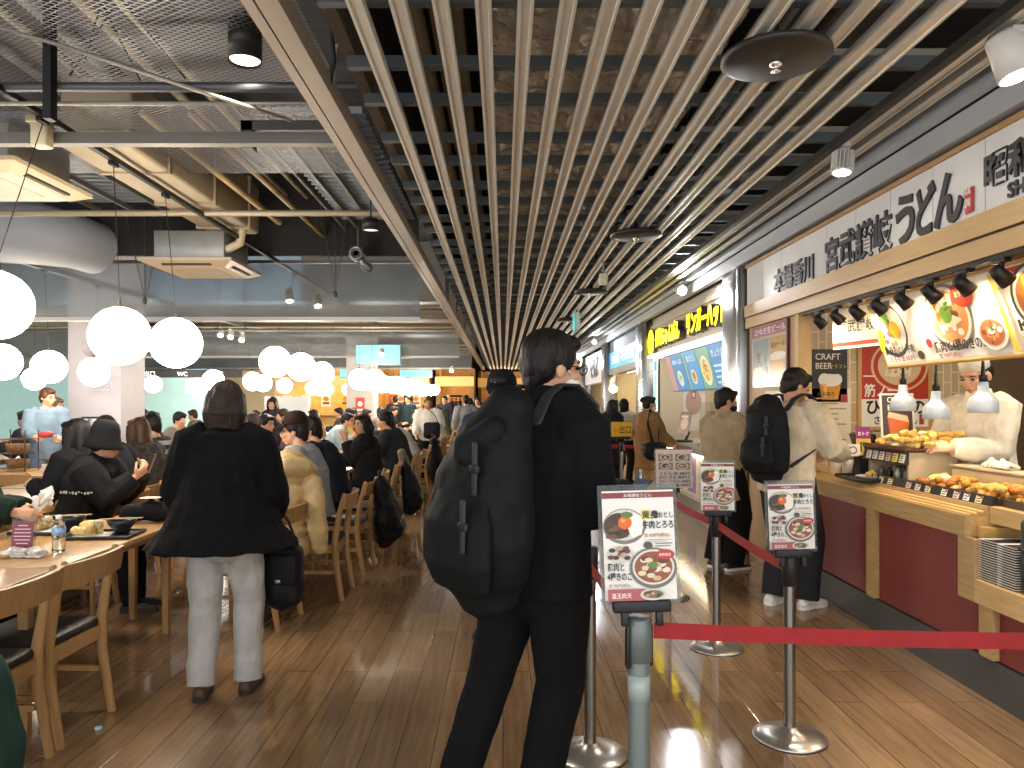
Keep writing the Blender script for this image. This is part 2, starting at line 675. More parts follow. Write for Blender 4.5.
# foil wrapped duct
foil = mat('#e6dfd2', .2, .6, var=.15, vs=3, bump=1., bs=4.5, stretch=(1.2, 2.2, 1))
mb = MB()
rnd = random.Random(4)
nx, ny = 36, 560
vs = []
for j in range(ny + 1):
    for i in range(nx + 1):
        x = -.12 + 1.2 * i / nx
        yy = 1.0 + 34 * j / ny
        e = .04 if i in (0, nx) else 0
        seam = .02 if j % 17 == 0 else 0
        vs.append((x, yy, 3.17 + e + seam + .03 * noise.noise(V((x * 6, yy * 3, 1))) + .022 * noise.noise(V((x * 15, yy * 9, 5)))))
mb.add(vs, [(j * (nx + 1) + i, (j + 1) * (nx + 1) + i, (j + 1) * (nx + 1) + i + 1, j * (nx + 1) + i + 1) for j in range(ny) for i in range(nx)], 0, False)
mb.box(-.12, 1.08, 1, 35, 3.32, 3.7)
mb.build('foil_wrapped_duct', foil, label='crinkled silver foil wrapped air duct above the aisle slats', cat='duct')
for i, (x, r) in enumerate(((-.45, .06), (-.28, .085))):
    MB().tube([(x, 1, 3.42), (x, 36, 3.42)], r, 12).build('overhead_pipe', mat('#8d7f66', .5, .2, var=.1), label='%s beige pipe between the bulkhead and the foil duct' % ('thin' if i == 0 else 'thick'), cat='pipe')
for i, x in enumerate((1.2, 1.36, 1.62)):
    MB().tube([(x, 1, 3.28 + .08 * i), (x + .05, 12, 3.3 + .08 * i), (x, 36, 3.28 + .08 * i)], .03, 8).build('overhead_pipe', mat(['#7e4a38', '#9a9a98', '#3d3f41'][i], .5, .3), label='%s conduit above the slats near the shops' % ['rust red', 'silver', 'dark'][i], cat='pipe')
mb = MB()
mb.box(1.5, 2.3, 1, 36, 3.55, 3.95)
mb.build('cable_tray', mat('#6f7478', .5, .5, var=.25, vs=4), label='dark grey duct box above the slats beside the shops', cat='duct')

# ---- round black ceiling diffusers under the slats
for k in range(6):
    yc = 3.19 + 3.4 * k
    t = thing('ceiling_diffuser', 'round black ceiling diffuser under the slats, %s away from us' % ORD[k], 'diffuser', (1.16 + .008 * k, yc, 2.945), 'round black diffusers')
    MB().lathe([(0, .045), (.19, .045), (.225, .03), (.228, .012), (.2, 0), (0, .004)], (0, 0, 0), 40).build('disc', mat('#2a2421', .45), t, False)
    MB().lathe([(.028, .004), (.026, -.016), (.014, -.022), (.014, -.036), (.022, -.04), (0, -.042)], (0, 0, 0), 16).build('sprinkler_nozzle', mat('#d8d4cc', .25, .9), t, False)
    MB().cyl((0, 0, .045), (0, 0, .2), .012).build('stem', BLK(), t, False)

# ---- black light track by the shops with its spotlights
MB().box(1.88, 1.92, .8, 34, 2.955, 2.998).build('light_track', mat('#15130f', .5), label='long black light track beside the shop fronts', cat='light track')
white_p = mat('#d9d7d2', .4)
bulb = mat('#fff4e0', .4, emis=40.)
SPOTS = []


def spotlight(loc, target, label, style=0, power=60, size=.055, col=(1, .9, .75), ang=70, m=None, L=.14, g='track spotlights'):
    """a can on a short stem, turned towards target"""
    t = thing('spotlight', label, 'spotlight', loc, g)
    d = (V(target) - V(loc)).normalized()
    rot = d.to_track_quat('Z', 'Y').to_matrix()
    m = m or white_p
    c = V((0, 0, -.10))
    MB().cyl((0, 0, 0), (0, 0, -.06), .014).rbox((0, 0, -.012), (.05, .11, .024), .004).build('mount', m, t, False)
    mb = MB()
    q = size
    if style == 0:
        mb.lathe([(0, -L * .5), (q * .85, -L * .5), (q, -L * .4), (q, L * .5), (q * .9, L * .5), (q * .86, L * .42), (0, L * .40)], c, 24, rot)
    else:
        for i in range(18):
            a = 2 * pi * i / 18
            r2 = rot @ Matrix.Rotation(a, 3, 'Z')
            mb.obox(c + r2 @ V((q * .6, 0, 0)), (q * .9, .005, L * .8), r2.to_4x4())
        mb.lathe([(0, -L * .5), (q * .5, -L * .5), (q * .55, L * .35), (q, L * .45), (q, L * .55), (q * .9, L * .55), (0, L * .42)], c, 24, rot)
    mb.build('housing', m, t, False)
    MB().lathe([(0, 0), (q * .8, 0)], c + rot @ V((0, 0, L * .5 + .004)), 20, rot).build('lens', bulb, t, False)
    SPOTS.append((V(loc) + c + rot @ V((0, 0, L * .5 + .03)), d, power, col, ang))
    return t


spotlight((2.04, 3.02, 2.995), (2.5, 2.7, 1.0), 'white cylinder spotlight at the top right corner over the counter', 0, 70, .068, L=.19)
spotlight((1.97, 4.35, 2.995), (1.6, 4.0, 0.0), 'ribbed pale spotlight hanging over the middle of the big white sign', 1, 26, .06, L=.13)
spotlight((2.22, 9.35, 2.995), (2.2, 5.0, 1.9), 'dazzling white spotlight above the yellow lettered shop', 0, 50, .062, (.95, .97, 1), 80)
spotlight((2.1, 17.3, 2.995), (1.9, 12., 1.5), 'dazzling white spotlight above the blue sign shop', 0, 45, .055, (.95, .97, 1), 80)
spotlight((2.1, 24.3, 2.995), (1.9, 18., 1.5), 'small distant white spotlight over the farthest shop fronts', 0, 90, .055, (.95, .97, 1), 80)

# ------------------------------------------------------------------ left: services under the deck
grey_st = mat('#77736c', .5, .5, var=.12, vs=3)
conduit = mat('#8f8a80', .45, .5, var=.1)
beige = mat('#b0a088', .6, .1, var=.08, vs=2)
rod_m = mat('#3e3c39', .5, .6)
MB().box(-9, -.985, 4.55, 4.62, 3.07, 3.14).build('steel_channel', grey_st, label='grey steel channel spanning above the first hanging lamps', cat='steel channel')
mb = MB()
mb.box(-1.62, -.99, 4.63, 4.72, 3.18, 3.24).box(-1.62, -1.55, 4.63, 4.72, 3.07, 3.24).box(-1.52, -1.2, 4.66, 4.7, 3.1, 3.13)
mb.build('steel_bracket', mat('#5d5b57', .5, .5), label='short dark bracket where the steel channel meets the edge beam', cat='bracket')
MB().tube([(-9, 4.05, 3.2), (-.7, 4.05, 3.2)], .026, 10).build('overhead_pipe', mat('#55565a', .45, .4), label='thick dark grey pipe crossing under the mesh ceiling', cat='pipe')
MB().tube([(-9, 4.12, 3.14), (-.98, 4.12, 3.14)], .012, 8).build('overhead_pipe', conduit, label='thin pale conduit just below the thick dark pipe', cat='pipe')
MB().tube([(-12, 6.75, 3.2), (-.98, 6.75, 3.2)], .028, 10).build('overhead_pipe', mat('#a39880', .5, .2), label='beige pipe crossing above the lamp wires behind the steel channel', cat='pipe')
MB().tube([PT(-60, 10, 3.9), PT(60, 45, 3.9), PT(160, 78, 3.95), PT(222, 98, 4.0), PT(290, 120, 4.3)], .011, 8).build('overhead_cable', conduit, label='slanting flexible conduit crossing the pipes at top left', cat='cable')
MB().box(PT(47, 0, 4.0).x, PT(55, 0, 4.0).x, 3.96, 4.02, 3.0, 4.29).build('hanger_post', mat('#232427', .5, .4), label='black vertical hanger post at the top left', cat='hanger')
# small emergency light box
t = thing('emergency_light', 'small beige box light fixed under the steel channel at top left', 'light fixture', (PT(42, 120, 4.5).x, 4.5, 3.13))
MB().rbox((0, 0, .06), (.15, .1, .05), .008).build('mount', beige, t, False)
MB().rbox((0, 0, -.03), (.1, .08, .15), .012).build('housing', mat('#d8c8a6', .5), t, False)
# expanded mesh ceiling, with the deck ribs above
mp = mesh_panel_mat()
MB().box(-9, -.98, 1.2, 4.5, 3.4, 3.402).build('mesh_ceiling_panel', mp, label='expanded metal mesh ceiling panel at the top left', cat='ceiling panel')
MB().box(-9, -.98, 4.66, 6.1, 3.36, 3.362).build('mesh_ceiling_panel', mp, label='expanded metal mesh ceiling panel behind the steel channel', cat='ceiling panel')
rib_m = mat('#b9c2cc', .45, .3, var=.15)
for i in range(11):
    y = 1.4 + .3 * i
    MB().box(-9, -.76, y, y + .11, 4.2, 4.29).build('deck_rib', rib_m, label='pale steel deck rib above the top left mesh ceiling', cat='deck rib', group='steel deck ribs above the mesh')
for a, (x0, x1, y0, y1, z) in enumerate(((-1.76, -.98, 5.2, 8.4, 3.5), (-4.6, -3.15, 5.6, 8.2, 3.62))):
    t = thing('louvre_panel', 'open ceiling louvre of thin grey bars %s' % ('beside the edge beam' if a == 0 else 'left of the beige duct'), 'ceiling louvre', ((x0 + x1) / 2, (y0 + y1) / 2, z))
    mb = MB()
    n = int((y1 - y0) / .13)
    for i in range(n):
        y = y0 + i * .13
        mb.box(x0, x1, y, y + .022, z, z + .05)
    mb.build('bars', mat('#9aa3aa', .45, .5), t)
    mb = MB()
    for i in range(4):
        x = x0 + (x1 - x0) * (i + .5) / 4
        mb.box(x, x + .03, y0, y1, z - .045, z - .001)
    mb.build('runners', mat('#7c7a74', .5, .4), t)
# pipes running along the hall
for i, (x, z, y0, y1, r, c, lab) in enumerate(((-2.2, 3.8, 2.5, 8.4, .028, '#b5aa8c', 'tan pipe above the mesh, nearest to the edge beam'), (-2.45, 3.83, 2.5, 8.4, .042, '#b3a892', 'thick beige pipe above the mesh ceiling'), (-2.78, 3.85, 2.5, 8.4, .05, '#a8adb0', 'thick silver pipe above the mesh ceiling'),
        (-3.05, 3.88, 2.5, 8.4, .03, '#b0a794', 'thin beige pipe above the mesh at top left'), (-3.4, 3.9, 2.5, 8.4, .045, '#9ba0a3', 'grey pipe above the mesh in the top left corner'), (-2.07, 3.42, 5.0, 8.65, .03, '#98875f', 'brown pipe running beside the round camera'), (-2.39, 3.42, 5.0, 8.0, .034, '#b09a6a', 'ochre pipe running beside the beige duct'),
        (-1.82, 3.5, 5.0, 8.65, .016, '#8d8a80', 'thin grey pipe running beside the ceiling louvre'))):
    MB().tube([(x, y0, z), (x, y1, z)], r, 10).build('overhead_pipe', mat(c, .5, .15, var=.1), label=lab, cat='pipe')
for i, (a, b, lab) in enumerate((((105, -10), (84, 62), 'left'), ((122, -6), (70, 75), 'second'), ((100, 0), (140, 80), 'third'), ((130, 10), (185, 78), 'right'))):
    MB().tube([PT(*a, 4.3), PT(*b, 4.3)], .006, 6).build('tension_wire', rod_m, label='thin slanting steel wire above the mesh at top left, %s of four' % lab, cat='wire')
# pipe with an elbow by the second air conditioner
MB().tube([PT(200, 140, 6.9), PT(236, 205, 7.4), PT(243, 225, 7.6), PT(240, 243, 7.7), PT(228, 249, 7.7)], .045, 10).build('overhead_pipe', mat('#c3b79a', .6), label='bent beige pipe feeding the far ceiling air conditioner', cat='pipe')
# ducts
mb = MB()
mb.rbox((-2.8, 6.5, 3.5), (.5, 2.7, .5), .03)
for y in (5.7, 6.6, 7.5):
    mb.box(-3.07, -2.53, y, y + .04, 3.235, 3.765)
mb.build('air_duct', mat('#a4977f', .6, .05, var=.08, vs=2), label='big beige rectangular air duct running away above the first lamps', cat='duct')
mb = MB()
mb.tube([(-9.5, 8.0, 3.32), (-5.4, 8.0, 3.32), (-4.95, 8.05, 3.3), (-4.75, 8.3, 3.28), (-4.7, 8.62, 3.27)], [(.33, .33)] * 3 + [(.3, .3)] * 2, 20, (0, 1, 0), ('f', 'f'))
for x in (-6, -7.2, -8.4):
    mb.tube([(x, 8, 3.32), (x + .05, 8, 3.32)], .345, 20)
mb.build('air_duct', mat('#a3a9b0', .65, .0, var=.1, vs=1.5), label='fat silver blue round duct bending at upper left', cat='duct')
MB().box(-11, -3.5, 13.0, 13.9, 3.24, 4.28).build('air_duct', mat('#a9cdee', .5, .0, var=.06, vs=.6), label='duct with blue light painted into its colour, behind the hanging glass screen at left', cat='duct')  # bluish light behind the glass is put into this duct's colour
MB().box(-3.48, -1.0, 13.0, 13.9, 3.24, 4.28).build('air_duct', mat('#8b8d8d', .45, .3, var=.12, vs=.8), label='grey duct seen through the hanging glass screen beside the aisle', cat='duct')
MB().box(-9, -.98, 8.7, 8.75, 3.2, 4.28).build('trim_3', mat('#2a2826', .8), kind='structure', label='dark panel above the glass smoke screen', cat='panel')
# hanging glass smoke screens
gl = mat('#c3ccd2', .22, trans=.8, spec=.6, ior=1.12, var=.12, vs=2)
for i, (y, z0, z1, lab) in enumerate(((9.0, 2.47, 3.16, 'nearer frameless glass smoke screen hanging across the hall above the lamps'), (17., 2.5, 3.1, 'farther glass smoke screen hanging across the hall'), (24., 2.55, 3.1, 'farthest glass smoke screen hanging across the hall'))):
    t = thing('smoke_screen', lab, 'glass screen', (-5, y, z0))
    MB().box(-12, -1.0, y, y + .012, z0 + .05, z1).build('glass', gl, t)
    MB().box(-12, -1.0, y - .02, y + .03, z0, z0 + .05).build('bottom_rail', mat('#a19c94', .4, .6), t)
    MB().box(-12, -1.0, y - .02, y + .03, z1, z1 + .04).build('top_rail', mat('#6d6a66', .4, .6), t)
# ceiling cassette air conditioners
for i, (c, lab) in enumerate((((-3.66, 5.36, 3.03), 'square beige ceiling air conditioner cut off by the upper left edge'), ((-3.2, 8.0, 2.875), 'beige ceiling air conditioner with grey box, hung before the glass screen'))):
    t = thing('air_conditioner', lab, 'air conditioner', c, 'ceiling air conditioners')
    MB().prism([(-.47, -.47), (.47, -.47), (.47, .47), (-.47, .47)], (0, 0, .05), (1, 0, 0), (0, 1, 0), (0, 0, .03)).add(
        [(-.47, -.47, .05), (.47, -.47, .05), (.47, .47, .05), (-.47, .47, .05), (-.36, -.36, 0), (.36, -.36, 0), (.36, .36, 0), (-.36, .36, 0)],
        [(0, 4, 5, 1), (1, 5, 6, 2), (2, 6, 7, 3), (3, 7, 4, 0), (4, 7, 6, 5)]).build('panel', mat('#bfad90', .5), t, False)
    mb = MB()
    for a in range(4):
        mb.obox(Matrix.Rotation(a * pi / 2, 3, 'Z') @ V((0, -.405, .026)), (.5, .035, .03), Matrix.Rotation(a * pi / 2, 4, 'Z'))
    mb.build('vent_slot', mat('#3a3129', .6), t, False)
    mb = MB()
    mb.box(-.24, .24, -.24, .24, -.004, .006)
    mb.build('grille', mat('#b3a184', .5), t, False)
    MB().rbox((0, 0, .23), (.72, .72, .29), .01).build('casing', mat('#9b9b98', .4, .5, var=.1), t, False)
# downlight cans and round camera
t = thing('can_light', 'black cylinder ceiling light at the top left beside the edge beam', 'ceiling light', (PT(245, 42, 3.9).x, 3.9, PT(245, 62, 3.9).z))
MB().lathe([(.078, .02), (.085, .0), (.085, .2), (0, .2)], (0, 0, 0), 24).tube([(0, 0, .2), (.0, 0, .9)], .008).build('housing', mat('#262423', .5), t, False)
MB().lathe([(0, .012), (.076, .012)], (0, 0, 0), 24).build('lens', mat('#d8cfbe', .3, emis=3.), t, False)
SPOTS.append((V((PT(245, 42, 3.9).x, 3.9, 3.27)), V((-.1, .1, -1)), 30, (1, .93, .82), 120))
t = thing('can_light', 'black ceiling can light beside the edge beam above the round camera', 'ceiling light', (PT(375, 226, 6.7).x - .02, 6.6, PT(375, 231, 6.6).z))
MB().lathe([(.066, .02), (.072, .0), (.072, .1), (0, .1)], (0, 0, 0), 24).tube([(0, 0, .1), (.0, 0, .9)], .008).build('housing', mat('#262423', .5), t, False)
MB().lathe([(0, .012), (.066, .012)], (0, 0, 0), 24).build('lens', mat('#e0d8c8', .3, emis=.5), t, False)
c = PT(356, 253, 8.3)
t = thing('security_camera', 'round silver security camera in front of the dark panel', 'camera', c)
MB().lathe([(.0, -.0), (.03, .0), (.03, -.04), (.05, -.04), (.05, .02), (.075, .02), (.082, 0), (.08, -.14), (.05, -.16), (0, -.16)], (0, 0, 0), 24, V((.0, -1, 0)).to_track_quat('Z', 'Y').to_matrix()).build('body', mat('#8d8d8c', .3, .7), t, False)
MB().lathe([(0, .004), (.03, .004)], (0, 0, 0), 20, V((.0, -1, 0)).to_track_quat('Z', 'Y').to_matrix()).build('lens', mat('#0c0c0e', .1), t, False)
MB().tube([(0, .1, 0), (.05, .12, -.09), (.11, .14, -.14)], .05, 12).tube([(0, .12, .06), (0, .12, .75)], .01).build('bracket', mat('#77787a', .35, .6), t, False)

# ---- lamp tracks
MB().box(-2.72, -2.68, 3.0, 34, 3.165, 3.2).build('light_track', mat('#1c1a18', .5), label='thin black track carrying the aisle-side globe lamps', cat='light track')
MB().box(-5.6, -5.52, 3.0, 34, 3.10, 3.16).build('light_track', mat('#6f6c67', .4, .5), label='grey channel carrying the second line of globe lamps', cat='light track')
glow = mat('#fff3dd', .5, emis=15., ec='#fff1de')
GL = [(-4.5, 305, 4.4), (120, 336, 5.2), (176, 343, 6.0), (275, 362, 9.7), (301, 367, 10.7), (322, 374, 12.5)]
GL2 = [(2, 362, 8.3), (49, 367, 9.1), (94, 372, 10.3)]
k = 0
names1 = ['big globe lamp cut off by the left edge of the picture', 'second big globe lamp from the left edge, hanging lowest of the front pair', 'globe lamp hanging just behind the lowest front globe',
          'foremost globe of the middle cluster behind the seated man in a cap', 'second globe of the middle cluster', 'third globe of the middle cluster, hanging a little lower']
names2 = ['half hidden globe lamp at the left edge below the biggest globe', 'globe lamp left of the white column', 'globe lamp hanging in front of the white column']
globe_src = None


def globe(c, xt, zt, label, group):
    global globe_src
    t = thing('globe_lamp', label, 'pendant lamp', (c.x, c.y, c.z - .2), group)
    if globe_src is None:
        sh = MB().ell((0, 0, .2), .2, None, 28, 18).build('globe', glow, t, False)
        cp = MB().lathe([(.05, .392), (.05, .4), (.04, .41), (.012, .415), (.012, .44), (0, .44)], (0, 0, 0), 16).build('cap', mat('#a08f76', .4, .5), t, False)
        globe_src = (sh, cp)
    else:
        for s in globe_src:
            q = s.copy(); q.parent = t; LINK.append(q)
    MB().tube([(0, 0, .43), (xt - c.x, 0, zt - c.z + .2)], .0035, 6).build('wire', mat('#2e2a26', .5), t, False)
    MB().rbox((xt - c.x, 0, zt - c.z + .2 + .014), (.034, .09, .03), .004).build('track_adapter', BLK(), t, False)
    return t


for i, (px, py, Y) in enumerate(GL):
    c = PT(px, py, Y)
    globe(c, -2.7 if i else -2.7, 3.135, names1[i], 'globe lamps along the aisle')
for i, (px, py, Y) in enumerate(GL2):
    globe(PT(px, py, Y), -5.56, 3.07, names2[i], 'globe lamps of the second line')
for i in range(18):
    Y = 14.2 + .88 * i
    globe(V((-2.72 + .16 * sin(i * 2.1), Y, 1.93 + .03 * sin(i * 1.3))), -2.7, 3.135, 'one of the globe lamps in the long overlapping line that recedes above the diners', 'globe lamps along the aisle')
for i in range(9):
    Y = 14.5 + 1.7 * i
    globe(V((-5.6 + .2 * sin(i * 1.9), Y, 1.92 + .03 * sin(i))), -5.56, 3.07, 'small globe lamp of the second line, seen past the white column', 'globe lamps of the second line')
for i in range(6):
    Y = 11.5 + 2.1 * i
    c = V((-8.6 + .1 * i, Y, 1.92))
    globe(c, c.x, 3.07, 'small globe lamp far left beyond the second line', 'globe lamps of the third line')
MB().box(-8.75, -7.9, 9, 30, 3.10, 3.14).build('light_track', mat('#6f6c67', .4, .5), label='flat channel carrying the far left globe lamps', cat='light track')
# spot pair on the aisle track
spotlight((-2.62, 9.2, 2.9), (-2.2, 8.2, 0), 'first of two pale spotlights clamped by the aisle lamp track', 0, 30, .05, m=mat('#c9b9a2', .4), g='spotlights by the aisle lamp track')
spotlight((-2.3, 9.3, 2.85), (-1.7, 8.2, 0), 'second of two pale spotlights by the aisle lamp track, lower one', 0, 30, .05, m=mat('#c9b9a2', .4), g='spotlights by the aisle lamp track')
spotlight((-1.5, 22.0, 2.1 + .45), (-1.5, 18., 0.2), 'bright white spotlight far down the hall above the far queue', 0, 40, .06, (1, 1, 1))
spotlight((-2.3, 14.2, 2.55), (-2.0, 12., 0.2), 'small bright spotlight between the two glass screens', 0, 40, .05, (1, 1, 1))
# hanging rods with turnbuckles (the V shaped wires)
for i, (px, y0, y1, Y, dx) in enumerate(((27, 195, 255, 8.2, 25), (145, 215, 300, 8.6, 28), (335, 180, 293, 8.4, 25))):
    p = PT(px, y1, Y)
    mb = MB()
    for s in (-1, 0, 1):
        q = PT(px + dx * s, y0 - 40, Y)
        mb.tube([p, q], .006, 6)
    mb.tube([p, p + V((0, 0, -.03))], .025, 8)
    mb.build('hanging_wire', mat('#55524d', .4, .6), label='v shaped steel wires %s' % ['carrying the grey lamp channel at left', 'hanging between the duct and the far air conditioner', 'hanging beside the round camera'][i], cat='wire')
MB().tube([PT(318, 0, 3.6), PT(331, 28, 3.6), PT(334, 60, 3.62), PT(328, 90, 3.65)], .012, 8).build('overhead_cable', mat('#1b1b1b', .6), label='black cable drooping beside the bulkhead', cat='cable')
MB().tube([PT(337, 0, 3.7), PT(345, 18, 3.7), PT(347, 35, 3.7), PT(336, 48, 3.7), PT(331, 90, 3.7)], .012, 8).build('overhead_cable', mat('#b3a894', .5), label='pale cable looping beside the bulkhead', cat='cable')
# glowing panels added to stand for blue reflections in the far glass
for i, (x0, x1, y0, y1, Y, lab) in enumerate(((356, 400, 345, 364, 16.5, 'blue reflection added as a glowing panel behind the second glass screen'), (400, 432, 370, 377, 26, 'small blue reflection added as a glowing panel far down the hall'), (186, 216, 369, 377, 20, 'blue reflection added as a glowing panel beyond the white column'), (340, 352, 369, 377, 22, 'tiny blue reflection added as a glowing panel beside the receding globes'))):
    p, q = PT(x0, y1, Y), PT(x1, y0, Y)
    t = thing('blue_reflection_panel', lab, 'reflection panel', ((p.x + q.x) / 2, Y, p.z), 'added blue reflection panels')
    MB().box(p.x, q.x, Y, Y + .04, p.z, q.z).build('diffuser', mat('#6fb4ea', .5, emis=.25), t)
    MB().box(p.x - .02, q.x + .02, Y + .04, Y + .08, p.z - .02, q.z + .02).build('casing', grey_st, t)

t = thing('exit_sign', 'slim teal and white sign hanging edge on under the slats down the aisle', 'sign', (1.19, 12, 2.64))
MB().box(1.15, 1.175, 12, 12.4, 2.66, 2.94).build('teal_face', mat('#3fa8a0', .4, emis=.3), t)
MB().box(1.176, 1.23, 12, 12.4, 2.66, 2.94).build('casing', mat('#dfe3e2', .4), t)
MB().tube([(1.2, 12.2, 2.941), (1.2, 12.2, 2.999)], .012).build('stem', BLK(), t)
t = thing('ceiling_sensor', 'small beige box fixed under the slats beside the round diffusers', 'sensor', (1.07, 8, 2.76))
MB().rbox((1.07, 8, 2.81), (.09, .09, .12), .012).build('casing', mat('#d9d0be', .5), t)
MB().tube([(1.07, 8, 2.871), (1.07, 8, 2.999)], .012).build('stem', mat('#8d8a84', .5), t)
# ------------------------------------------------------------------ the row of shops on the right
W1 = wood('#caa874', .45)
W2 = wood('#b79867', .45)
WL = wood('#d8b887', .5, ax=1, var=.08)
RIGHT_U, UP = V((0, -1, 0)), V((0, 0, 1))          # reading direction on the shop fronts
ink = '#3a3a3d'

# dividing walls
YD = 6.55
MB().box(2.505, 6.0, YD, YD + .12, 0, 3.0).build('wall_tiled', tile_mat('#cbb48c', '#bfa67c', '#e6dabf', .176, .068, True, .25, 'xz', .005), kind='structure', label='beige upright tile wall at the far side of the noodle kitchen', cat='wall')
MB().box(2.66, 6.0, 12.7, 12.8, 0, 3.0).build('wall_divider', mat('#cfc3ad', .6), kind='structure', label='pale wall between the second and third shop', cat='wall')
MB().box(2.66, 6.0, 17.6, 17.7, 0, 3.0).build('wall_divider_2', mat('#d2be95', .6), kind='structure', label='pale wall past the third shop', cat='wall')
MB().box(2.66, 6.0, 22.6, 22.7, 0, 3.0).build('wall_divider_3', mat('#cfc0a0', .6), kind='structure', label='pale wall past the fourth shop', cat='wall')
MB().box(4.75, 4.8, .6, YD, 0, 2.9).build('wall_kitchen', mat('#9a8d78', .5, var=.1), kind='structure', label='kitchen back wall of the noodle shop', cat='wall')
MB().box(4.75, 4.8, 8.2, 36, 0, 2.9).build('wall_kitchen_2', mat('#c9b48c', .6, var=.1), kind='structure', label='back wall of the farther shops', cat='wall')
MB().box(2.66, 4.8, .6, YD, 2.72, 2.78).build('ceiling_kitchen', mat('#b9ab92', .6), kind='structure', label='pale kitchen ceiling over the noodle shop', cat='ceiling')
MB().box(2.5, 4.8, 8.2, 36, 2.72, 2.78).build('ceiling_kitchen_2', mat('#c7bba4', .6), kind='structure', label='ceiling over the farther shops', cat='ceiling')
for i, (y, x) in enumerate(((2.4, 3.6), (4.4, 3.6), (9.0, 3.4), (11.2, 3.4), (14.6, 3.4), (16.4, 3.4), (19.5, 3.4), (26, 3.4))):  # lamps added out of view behind the fascias to light the shops
    t = thing('added_kitchen_light', 'flat white light panel added unseen to light the kitchens, %s behind the shop fronts' % ORD[i], 'ceiling light', (x, y, 2.66), 'added unseen kitchen lights')
    MB().box(x - .32, x + .32, y - .32, y + .32, 2.662, 2.68).build('diffuser', mat('#fff0d8', .4, emis=8. if i < 2 else 7.), t)
    MB().box(x - .35, x + .35, y - .35, y + .35, 2.6801, 2.718).build('frame', white_p, t)

# ---- fascia of the noodle shop
t = thing('shop_sign', 'long white panelled sign over the noodle counter with brush written black characters', 'sign', (2.5, 4.0, 2.44))
mb = MB()
y = 7.38
n = 0
while y > .8:
    mb.box(XF, 2.62, y - .452, y - .004, 2.445, 2.812)
    y -= .456
mb.build('panel', mat('#dcdde0', .45, var=.03), t)
MB().box(XF + .012, 2.61, .8, 7.38, 2.45, 2.81).build('backing', mat('#8b8b8d', .5), t)
MB().box(XF - .012, 2.63, .8, 7.4, 2.814, 2.842).build('top_moulding', wood('#b08a5c', .45), t)
k_ = mat('#2f2f33', .5)


def sgn(nm, s, y, z, size, w, b=.022, parent=t, X=XF, m=k_, d=.012, **kw):
    return letters(nm, s, (X - .001, y, z), RIGHT_U, UP, size, m, d, b, parent, w, **kw)


sgn('lettering', '本場香川', 6.62, 2.475, .21, .84, label='four small black characters at the left end of the sign')
sgn('lettering', '宮武讃岐', 5.58, 2.475, .26, .97, label='four medium black characters in the middle of the sign')
u = sgn('lettering', 'う', 4.60, 2.465, .33, .24, .035, label='largest black characters of the sign')
sgn('lettering', 'ど', 4.37, 2.47, .31, .22, .035)
sgn('lettering', 'ん', 4.17, 2.475, .32, .27, .035)
MB().rbox((XF - .006, 3.85, 2.535), (.01, .07, .13), .006).build('red_seal', mat('#b8292c', .5), t)
sgn('seal_writing', '宮武', 3.875, 2.57, .05, .046, .01, t, XF - .0115, mat('#f3ece4', .5), .002)
sgn('seal_writing', '讃岐', 3.875, 2.505, .05, .046, .01, t, XF - .0115, mat('#f3ece4', .5), .002)
sgn('lettering', '昭和', 3.735, 2.57, .18, .36, .03)
sgn('lettering', 'SHOWA', 3.555, 2.465, .10, .40, .02)
# wooden beam below the sign
t = thing('wooden_fascia', 'pale wooden beam with a dark groove running below the white sign', 'fascia', (2.5, 4.0, 2.2))
MB().box(XF - .02, 2.62, .8, 7.4, 2.33, 2.443).box(XF - .01, 2.62, .8, 7.4, 2.22, 2.318).build('boards', wood('#c9a878', .42, var=.08), t)
MB().box(XF + .0, 2.61, .8, 7.4, 2.3181, 2.3299).build('groove', mat('#1b1815', .6), t)
# strip lamp that washes the sign from below
# jamb panel with the beer posters
t = thing('wall_panel', 'pale wooden wall panel carrying the posters left of the noodle kitchen', 'panel', (2.55, 6.8, 0))
MB().box(XF + .03, 2.5, 6.17, 7.4, 0.0, 2.218).build('board', wood('#bf9d72', .5, ax=2, var=.07), t)
MB().box(XF + .0, 2.51, 6.10, 6.165, 0.0, 2.218).build('post', wood('#cdaa76', .5, ax=2, var=.07), t)

# shop front pillars of brushed steel
st_br = mat('#a7a9ab', .25, .95, var=.1, vs=8, stretch=(1, 1, .05))
for i, y in enumerate((7.45, 12.7, 17.4, 22.4)):
    t = thing('steel_pillar', 'brushed steel pillar %s' % ['between the white signed noodle shop and the yellow lettered shop', 'between the yellow lettered shop and the blue sign shop', 'past the blue sign shop', 'farthest along the shop row'][i], 'pillar', (2.5, y + .35, 0), 'brushed steel pillars')
    MB().rbox((2.52, y + .42, 1.45), (.3, .55, 2.9), .03).build('casing', st_br, t)
    MB().rbox((2.5, y + .07, 1.45), (.3, .12, 2.9), .02).build('side_strip', st_br, t)
    MB().box(2.42, 2.66, y + .131, y + .144, 0, 2.9).build('shadow_gap', mat('#2b2a29', .6), t)

